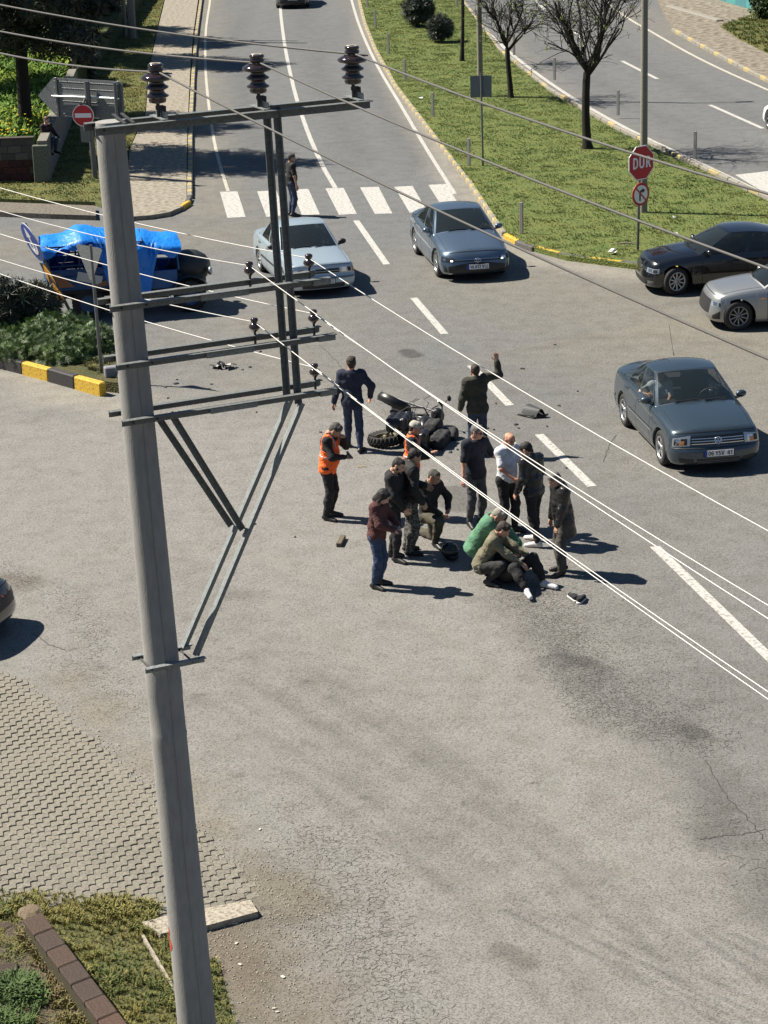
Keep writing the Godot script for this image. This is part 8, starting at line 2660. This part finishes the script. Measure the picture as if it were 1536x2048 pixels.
	tube(st, [Vector3(-0.62, 1.58, 1.02), Vector3(0.62, 1.58, 1.02)], [0.022], 6)
	part(root, "cab_frame", st, frame_blue)
	st = tool()
	ellipsoid(st, Vector3(0, 0.92, 1.35), Vector3(0.46, 0.40, 0.52), Basis(), 0, 18)
	box(st, Vector3(0, 0.72, 1.3), Vector3(0.82, 0.36, 0.8), Basis(), 0.08)
	part(root, "bonnet", st, hood)
	for s in [-1.0, 1.0]:
		st = tool()
		var rows := []
		for k in 9:
			var a := PI * k / 8.0
			rows.append([Vector3(s * 0.48, 0.40 + sin(a) * 0.46, 1.28 + cos(a) * 0.48), Vector3(s * 0.80, 0.40 + sin(a) * 0.44, 1.28 + cos(a) * 0.46)])
		quads(st, rows, s < 0)
		part(root, "front_wing", st, hood)
	for s in [-1.0, 1.0]:
		st = tool()
		ellipsoid(st, Vector3(s * 0.36, 0.86, 1.80), Vector3(0.10, 0.10, 0.06))
		part(root, "headlamp", st, mat("lamp_lens", lin(0.45, 0.47, 0.48), 0.12, 0.6))
	# the tarpaulin thrown over the frame
	var cover := thing("blue_tarpaulin", "crumpled bright blue tarpaulin draped over the farm truck's frame", "tarpaulin")
	cover.transform = root.transform
	var n := FastNoiseLite.new()
	n.seed = 21
	n.frequency = 1.6
	n.fractal_octaves = 3
	st = tool()
	var near := 1.0 if (root.basis * Vector3.RIGHT).z > 0 else -1.0
	var prof := []
	var rows := []
	for i in 34:
		var zz := lerpf(-2.02, 1.12, i / 33.0)
		var row := []
		for j in 33:
			var t := j / 32.0                          # 0 at the far hem, 1 at the near hem
			var drop_far := 0.5
			var drop_near: float = lerpf(0.10, 1.25, smoothstep(-0.9, -0.35, zz)) * (1.0 if zz < 0.35 else lerpf(1.0, 0.12, smoothstep(0.3, 0.62, zz)))
			drop_near += 0.10 * sin(zz * 9.0)
			var across := 1.52
			var l := drop_far + across + drop_near
			var u := t * l
			var p: Vector3
			var ridge := 1.76 + 0.20 * exp(-pow((zz + 1.0) / 0.5, 2.0)) - 0.13 * smoothstep(0.25, 1.12, zz) - 0.05 * absf(sin((zz + 1.9) / 0.72 * PI))
			if u < drop_far: p = Vector3(-near * (0.76 + (drop_far - u) * 0.12), ridge - 0.08 - (drop_far - u), zz)
			elif u < drop_far + across:
				var w := (u - drop_far) / across * 2 - 1
				p = Vector3(near * w * 0.76, ridge + 0.10 * (1 - w * w) - 0.08 * w * w, zz)
			else:
				var dd := u - drop_far - across
				p = Vector3(near * (0.77 + 0.16 * dd * (0.6 + 0.5 * sin(zz * 11.0)) + 0.05 * sin(zz * 17.0) * dd), ridge - 0.08 - dd, zz)
			p += Vector3(n.get_noise_3dv(p * 2.0) * 0.06, n.get_noise_3dv(p * 2.0 + Vector3(9, 0, 0)) * 0.035, n.get_noise_3dv(p * 2.0 + Vector3(0, 9, 0)) * 0.05)
			row.append(p)
		rows.append(row)
	quads(st, rows, near < 0)
	part(cover, "sheet", st, tarp)
	st = tool()
	rows = []
	for i in 8:
		var row := []
		for j in 12:
			var w := -1 + j / 5.5
			row.append(Vector3(near * w * 0.74, 1.70 - i * 0.05 * (1.0 + 0.7 * sin(j * 1.3)) , -1.98 + 0.03 * sin(j * 2.0 + i)))
		rows.append(row)
	quads(st, rows, near > 0)
	part(cover, "rear_flap", st, tarp)

func knob(o: Node3D, r: float, wide: float, s: float) -> void:
	var h := wide / 2
	var turn := Transform3D(Basis(Vector3.BACK, -PI / 2 * s), Vector3.ZERO)
	var st := tool()
	lathe(st, [Vector2(r * 0.55, -h * 0.8), Vector2(r * 0.85, -h), Vector2(r * 0.96, -h * 0.8), Vector2(r, 0), Vector2(r * 0.96, h * 0.8), Vector2(r * 0.85, h), Vector2(r * 0.55, h * 0.8)], 28, turn)
	for k in 22:
		var a := TAU * k / 22
		for e in [-1.0, 1.0]:
			var d := Vector3(cos(a + e * 0.07), 0, sin(a + e * 0.07))
			box(st, turn * (d * r * 0.985 + Vector3.UP * e * h * 0.5), Vector3(0.035, h * 0.9, 0.035), turn.basis * Basis(d, Vector3.UP, d.cross(Vector3.UP)) * Basis(Vector3.RIGHT, e * 0.5), 0.004)
	part(o, "tyre", st, mat("tyre_rubber", lin(0.022, 0.022, 0.022), 0.85))
	st = tool()
	lathe(st, [Vector2(0, h * 0.3), Vector2(r * 0.3, h * 0.35), Vector2(r * 0.5, h * 0.1), Vector2(r * 0.56, h * 0.8)], 20, turn)
	part(o, "rim", st, mat("truck_rim", lin(0.03, 0.08, 0.16), 0.6))

# ---------------------------------------------------------------- trees and shrubs
func leaf_spray(kind: String, c: Color) -> ArrayMesh:
	var r := RandomNumberGenerator.new()
	r.seed = kind.hash()
	var st := tool()
	flat(st)
	match kind:
		"lance":                                  # a whorl of long narrow leaves
			for k in 9:
				var a := TAU * k / 9 + r.randf() * 0.5
				var up := r.randf_range(0.2, 1.2)
				var d := Vector3(cos(a), up, sin(a)).normalized()
				var s := d.cross(Vector3.UP).normalized() * 0.075
				var l := r.randf_range(0.75, 1.1)
				q(st, Vector3.ZERO, d * l * 0.5 - s, d * l + Vector3.DOWN * 0.08, d * l * 0.5 + s)
		"feather":                                # juniper: flat feathery twigs
			for k in 18:
				var a := r.randf_range(-0.9, 0.9)
				var d := Vector3(sin(a), r.randf_range(-0.1, 0.55), cos(a)).normalized()
				var o := Vector3(0, 0, k * 0.04)
				var s := d.cross(Vector3.UP).normalized() * 0.032
				q(st, o, o + d * 0.3 - s, o + d * 0.65, o + d * 0.3 + s)
		"needle":                                 # conifer: bristling tufts
			for k in 16:
				var d := Vector3(r.randfn(), r.randfn() * 0.8 + 0.1, r.randfn()).normalized()
				var s := d.cross(Vector3(0.3, 1, 0.2)).normalized() * 0.065
				q(st, Vector3.ZERO, d * 0.5 - s, d * r.randf_range(0.8, 1.1), d * 0.5 + s)
		_:                                        # broad leaves
			for k in 10:
				var p := Vector3(r.randfn(), r.randfn(), r.randfn()) * 0.35
				var d := Vector3(r.randfn(), r.randfn() * 0.6, r.randfn()).normalized()
				var s := d.cross(Vector3.UP).normalized() * 0.16
				q(st, p, p + d * 0.25 - s, p + d * 0.55, p + d * 0.25 + s)
	var m := tinted(mat("leaf_%s_%s" % [kind, c.to_html()], c, 0.55))
	m.backlight_enabled = true
	m.backlight = Color(0.10, 0.12, 0.04)
	return done(st, m)

func foliage(parent: Node3D, called: String, lobes: Array, per: float, mesh: ArrayMesh, size: float, vary := 0.5, dry := Color(0, 0, 0, 0)) -> void:
	var where := []
	for l in lobes:                               # each lobe: middle, radii
		var c: Vector3 = l[0]
		var rad: Vector3 = l[1]
		for k in int(per * (rad.x * rad.y + rad.y * rad.z + rad.x * rad.z) * 4.0):
			var d := Vector3(rng.randfn(), rng.randfn(), rng.randfn()).normalized()
			var p := c + d * rad * pow(rng.randf(), 0.28) * rng.randf_range(0.75, 1.08)
			if p.y < 0.03: continue
			var y := (d * Vector3(1, 0.6, 1) + Vector3(rng.randfn(), rng.randfn(), rng.randfn()) * 0.5 + Vector3(0, 0.35, 0)).normalized()
			var f := frame_of(y, Vector3(rng.randfn(), rng.randfn(), rng.randfn()).normalized()) * size * rng.randf_range(0.7, 1.3)
			where.append(Transform3D(f, p))
	scatter(called, mesh, where, vary, parent, dry)

func bare_tree(label: String, at: Vector3, fork: float, r0: float, spread: float, tall: float, limbs: int, seed_: int) -> void:
	var root := thing("bare_tree", label, "tree", at, 0.0, "bare trees on the median")
	var r := RandomNumberGenerator.new()
	r.seed = seed_
	var bark := grained(mat("dark_bark", lin(0.048, 0.042, 0.035), 1.0), noise_tex("bark", 0.03, 256, [[0.0, Color(0.5, 0.5, 0.5)], [1.0, Color(1, 1, 1)]]), 0.3, noise_tex("turf_relief", 0.09), 2.0)
	var st := tool()
	var pts := []
	var radii := []
	for k in 9:
		var t := k / 8.0
		pts.append(Vector3(sin(t * 3.0 + seed_) * 0.05, -0.1 + t * (fork + 0.15), cos(t * 2.0 + seed_) * 0.04))
		radii.append(r0 * (1.25 - 0.35 * sqrt(t)) * (1.0 + r.randf_range(-0.05, 0.05)) if k > 0 else r0 * 1.7)
	tube(st, pts, radii, 12)
	part(root, "trunk", st, bark)
	st = tool()
	var tips := []
	var grow := func(a: Vector3, d: Vector3, l: float, rad: float, level: int, again: Callable) -> void:
		var line := [a]
		var rr := [rad]
		var p := a
		var v := d
		for k in 6:
			v = (v + Vector3(r.randfn(), r.randfn(), r.randfn()) * (0.13 if level else 0.10) + Vector3(0, 0.07 if level < 2 else -0.03, 0)).normalized()
			p += v * l / 6
			line.append(p)
			rr.append(lerpf(rad, rad * 0.45, (k + 1) / 6.0))
		tube(st, line, rr, 6 if level < 2 else 4, 0, false)
		if level >= 3:
			tips.append(p)
			return
		var n := r.randi_range(3, 5) if level == 0 else (r.randi_range(4, 6) if level == 1 else r.randi_range(2, 5))
		for k in n:
			var t := r.randf_range(0.12, 1.0)
			var o: Vector3 = line[int(t * 5.99)].lerp(line[int(t * 5.99) + 1], fmod(t * 5.99, 1.0))
			var w := (v + Vector3(r.randfn(), r.randfn() * 0.5 + 0.15, r.randfn()) * 0.55).normalized()
			again.call(o, w, l * r.randf_range(0.5, 0.85), maxf(rad * 0.45, 0.008), level + 1, again)
	for k in limbs:
		var a := TAU * k / limbs + r.randf_range(-0.3, 0.3)
		var d := Vector3(cos(a) * spread, r.randf_range(0.8, 1.4), sin(a) * spread).normalized()
		grow.call(pts[-1] + Vector3(0, -0.15 + 0.05 * k, 0), d, tall * r.randf_range(0.4, 0.6), r0 * 0.5, 0, grow)
	part(root, "branches", st, bark)
	var buds := []
	for t in tips:
		if r.randf() < 0.3: buds.append(Transform3D(Basis.from_euler(Vector3(r.randf() * 6, r.randf() * 6, 0)) * Basis.from_scale(Vector3.ONE * 0.10), t))
	if buds.size() > 0: scatter("young_leaves", leaf_spray("broad", lin(0.16, 0.21, 0.05)), buds, 0.3, root)

func evergreen(label: String, at: Vector3, tall: float, from: float, wide: float, c: Color, kind := "needle", size := 0.42, per := 5.0, trunk := 0.2) -> void:
	var root := thing("evergreen_tree", label, "tree", at, 0.0, "evergreen trees at the far left")
	var bark := grained(mat("dark_bark", lin(0.048, 0.042, 0.035), 1.0), noise_tex("bark", 0.03), 0.3)
	var st := tool()
	tube(st, [Vector3(0, -0.2, 0), Vector3(0.05, tall * 0.4, 0), Vector3(0, tall * 0.9, 0.05)], [trunk * 1.2, trunk * 0.8, 0.04], 10)
	part(root, "trunk", st, bark)
	st = tool()
	var lobes := []
	for k in 15:
		var t := (k + 0.5) / 15.0
		var a := k * 2.4
		var rad := wide * (0.25 + 0.75 * sin(PI * clampf(1.0 - t * 0.92, 0.05, 1.0) * 0.75))
		var p := Vector3(cos(a) * rad * 0.55, lerpf(from, tall, t), sin(a) * rad * 0.55)
		lobes.append([p, Vector3(rad * 0.62, (tall - from) * 0.085 + 0.25, rad * 0.62)])
		tube(st, [Vector3(0, p.y - 0.4, 0), p * Vector3(0.8, 1, 0.8)], [trunk * 0.3, 0.02], 5)
	part(root, "limbs", st, bark)
	foliage(root, "crown", lobes, per, leaf_spray(kind, c), size, 0.6)

func shrub(label: String, at: Vector3, lobes: Array, kind: String, c: Color, size: float, per: float, group: String, dry := Color(0, 0, 0, 0)) -> void:
	var root := thing("shrub", label, "shrub", at, 0.0, group)
	var st := tool()
	for l in lobes:
		for k in 3:
			var e: Vector3 = l[0] + Vector3(rng.randf_range(-0.3, 0.3), 0.1, rng.randf_range(-0.3, 0.3)) * l[1]
			tube(st, [Vector3(e.x * 0.3, -0.05, e.z * 0.3), e], [0.018, 0.008], 5)
	part(root, "stems", st, mat("twig_brown", lin(0.06, 0.045, 0.03), 1.0))
	foliage(root, "leaves", lobes, per, leaf_spray(kind, c), size, 0.55, dry)

func build_plants() -> void:
	bare_tree("large bare tree with spreading limbs, right of the square sign", Vector3(6.679,0.13,-71.934), 2.3, 0.125, 0.85, 4.4, 8, 3)
	bare_tree("smaller bare tree beyond the large one, beside the lamp column", Vector3(4.939,0.13,-83.127), 1.7, 0.09, 0.85, 3.1, 8, 8)
	bare_tree("thin bare trunk at the top of the median, left of the lamp column", Vector3(3.697,0.13,-93.466), 3.2, 0.07, 0.7, 3.0, 5, 12)
	var oleander := lin(0.045, 0.065, 0.042)
	shrub("large round oleander shrub on the median by the left road", Vector3(2.25,0.13,-105.396), [[Vector3(0, 0.75, 0), Vector3(0.72, 0.72, 0.7)]], "lance", oleander, 0.24, 95.0, "round oleander shrubs on the median")
	shrub("smaller round oleander shrub, nearest the camera on the median", Vector3(3.001,0.13,-99.602), [[Vector3(0, 0.58, 0), Vector3(0.56, 0.56, 0.55)]], "lance", oleander, 0.20, 130.0, "round oleander shrubs on the median")
	shrub("dark leafy shrub at the top right corner beside the turquoise fence", Vector3(17.838,0.1,-103.924), [[Vector3(0, 0.8, 0), Vector3(1.0, 0.9, 0.9)], [Vector3(1.4, 0.9, -0.5), Vector3(1.0, 1.1, 0.9)]], "broad", lin(0.05, 0.09, 0.025), 0.3, 60.0, "")
	# the planted island
	shrub("grey green oleander shrub at the back of the island, by the leaning sign", Vector3(-7.995,0.22,-49.765), [[Vector3(-0.1, 0.62, 0), Vector3(0.62, 0.68, 0.5)], [Vector3(0.55, 0.55, -0.1), Vector3(0.45, 0.6, 0.42)], [Vector3(-0.85, 0.6, 0), Vector3(0.6, 0.65, 0.5)]], "lance", lin(0.055, 0.068, 0.045), 0.2, 120.0, "")
	shrub("low spreading dark green juniper filling the island behind the kerb", Vector3(-6.698,0.22,-47.267), [[Vector3(0, 0.2, -0.5), Vector3(0.75, 0.30, 0.75)], [Vector3(-0.9, 0.2, -0.8), Vector3(0.75, 0.30, 0.75)], [Vector3(0.62, 0.2, -0.75), Vector3(0.6, 0.36, 0.6)], [Vector3(-0.2, 0.3, -1.3), Vector3(0.9, 0.38, 0.7)], [Vector3(-1.8, 0.2, -1.15), Vector3(0.75, 0.3, 0.7)], [Vector3(0.1, 0.1, 0.02), Vector3(0.55, 0.16, 0.4)]], "feather", lin(0.10, 0.165, 0.055), 0.14, 600.0, "", Color(1.3, 1.35, 0.9, 0.3))
	# evergreens and garden shrubs at the far left; their shade falls across the pavement and road
	var deep := lin(0.022, 0.034, 0.014)
	evergreen("tall dark pine with a bare trunk in the garden behind the block wall", Vector3(-10.995,1,-73.966) , 9.5, 2.6, 2.7, deep)
	evergreen("dark pine left of the garden, its crown cut by the left edge", Vector3(-14.031,1,-81.834), 10.0, 2.0, 2.8, deep)
	evergreen("dense dark evergreen behind the pampas tuft at the garden's end", Vector3(-13.014,1,-97.565), 10.0, 1.2, 2.7, lin(0.020, 0.030, 0.013))
	evergreen("dense dark evergreen beside the concrete poles", Vector3(-12.661,0.3,-108.117), 4.6, 0.4, 1.9, lin(0.018, 0.028, 0.012))
	evergreen("far dark evergreen at the top left corner", Vector3(-15.514,1,-105.107), 11.0, 1.0, 3.0, deep)
	evergreen("far dark evergreen beyond the concrete poles, cut by the top edge", Vector3(-15.856,0.1,-138.55), 7.0, 1.0, 2.2, deep)
	shrub("pale grey leaved shrub under the evergreens at the garden's end", Vector3(-11.279,1,-89.785), [[Vector3(0, 0.5, 0), Vector3(0.8, 0.7, 0.6)], [Vector3(-0.9, 0.4, 0), Vector3(0.7, 0.6, 0.6)]], "lance", lin(0.16, 0.17, 0.12), 0.28, 60.0, "")
	shrub("brown dry shrub at the foot of the evergreens beside the verge", Vector3(-11.966,0.11,-105.744), [[Vector3(0, 0.5, 0), Vector3(0.6, 0.55, 0.5)]], "broad", lin(0.10, 0.065, 0.03), 0.25, 60.0, "")
	shrub("dark shrub growing against the end of the pale garden wall", Vector3(-11.238,0.11,-91.401), [[Vector3(0, 0.7, 0), Vector3(0.55, 0.8, 0.6)]], "broad", lin(0.03, 0.045, 0.018), 0.25, 80.0, "")

func build_small_things() -> void:
	# litter on the median and beside the road
	var paper := mat("litter_white", lin(0.75, 0.75, 0.73), 0.8)
	for k in 4:
		var st := tool()
		flat(st)
		for i in 5: box(st, Vector3(rng.randf_range(-0.06, 0.06), 0.03 + 0.015 * i, rng.randf_range(-0.04, 0.04)), Vector3(0.14, 0.008, 0.10), Basis.from_euler(Vector3(rng.randf_range(-0.6, 0.6), rng.randf() * 3, rng.randf_range(-0.5, 0.5))), 0.002)
		var o := single("litter", ["crumpled white plastic bag in the grass left of the stop sign's foot", "scrap of white paper in the grass above the black saloon", "scrap of white paper in the grass beside the lamp column's shadow", "white scrap in the grass beside the left kerb"][k], "litter", st, paper)
		o.position = [Vector3(5.867,0.15,-56.443), Vector3(7.703,0.15,-58.479), Vector3(7.93,0.15,-60.531), Vector3(1.786,0.15,-83.301)][k]
		if k: o.scale = Vector3.ONE * 0.6
	var st := tool()
	tube(st, [Vector3(-0.25, 0.06, 0), Vector3(0, 0.09, 0.02), Vector3(0.25, 0.05, 0.05)], [0.02, 0.025, 0.015], 6)
	var branch := single("dead_branch", "short dead branch in the grass at the stop sign's foot", "branch", st, mat("dead_wood", lin(0.24, 0.21, 0.16), 1.0))
	branch.position = Vector3(6.302,0.13,-57.367)
	st = tool()
	box(st, Vector3(0, 0.1, 0), Vector3(0.34, 0.22, 0.2), Basis(Vector3.UP, 0.3), 0.02)
	var stone := single("grey_box", "grey box at the island's tip beside the triangular sign's post", "box", st, mat("box_grey", lin(0.17, 0.18, 0.20), 0.8))
	stone.position = Vector3(-5.448,0.22,-45.907)
	# pale spalls and pebbles on the asphalt near the lower left
	for k in 7:
		st = tool()
		box(st, Vector3.ZERO, Vector3(0.10, 0.02, 0.06), Basis(), 0.006)
		var o := single("stone_chip", "pale stone chip lying on the gravelly asphalt at the lower left", "stone chip", st, mat("chip_pale", lin(0.45, 0.42, 0.36), 0.95), "pale stone chips at the lower left")
		o.transform = Transform3D(Basis(Vector3.UP, k * 1.1) * Basis.from_scale(Vector3.ONE * [0.7, 0.5, 0.6, 0.4, 0.5, 0.5, 0.4][k]), [Vector3(-1.794,0,-22.964), Vector3(-1.755,0,-22.512), Vector3(-1.224,0,-21.758), Vector3(-1.297,0,-21.12), Vector3(-1.612,0,-25.286), Vector3(-1.694,0,-22.051), Vector3(-1.259,0,-21.048)][k] + Vector3(0, 0.01, 0))
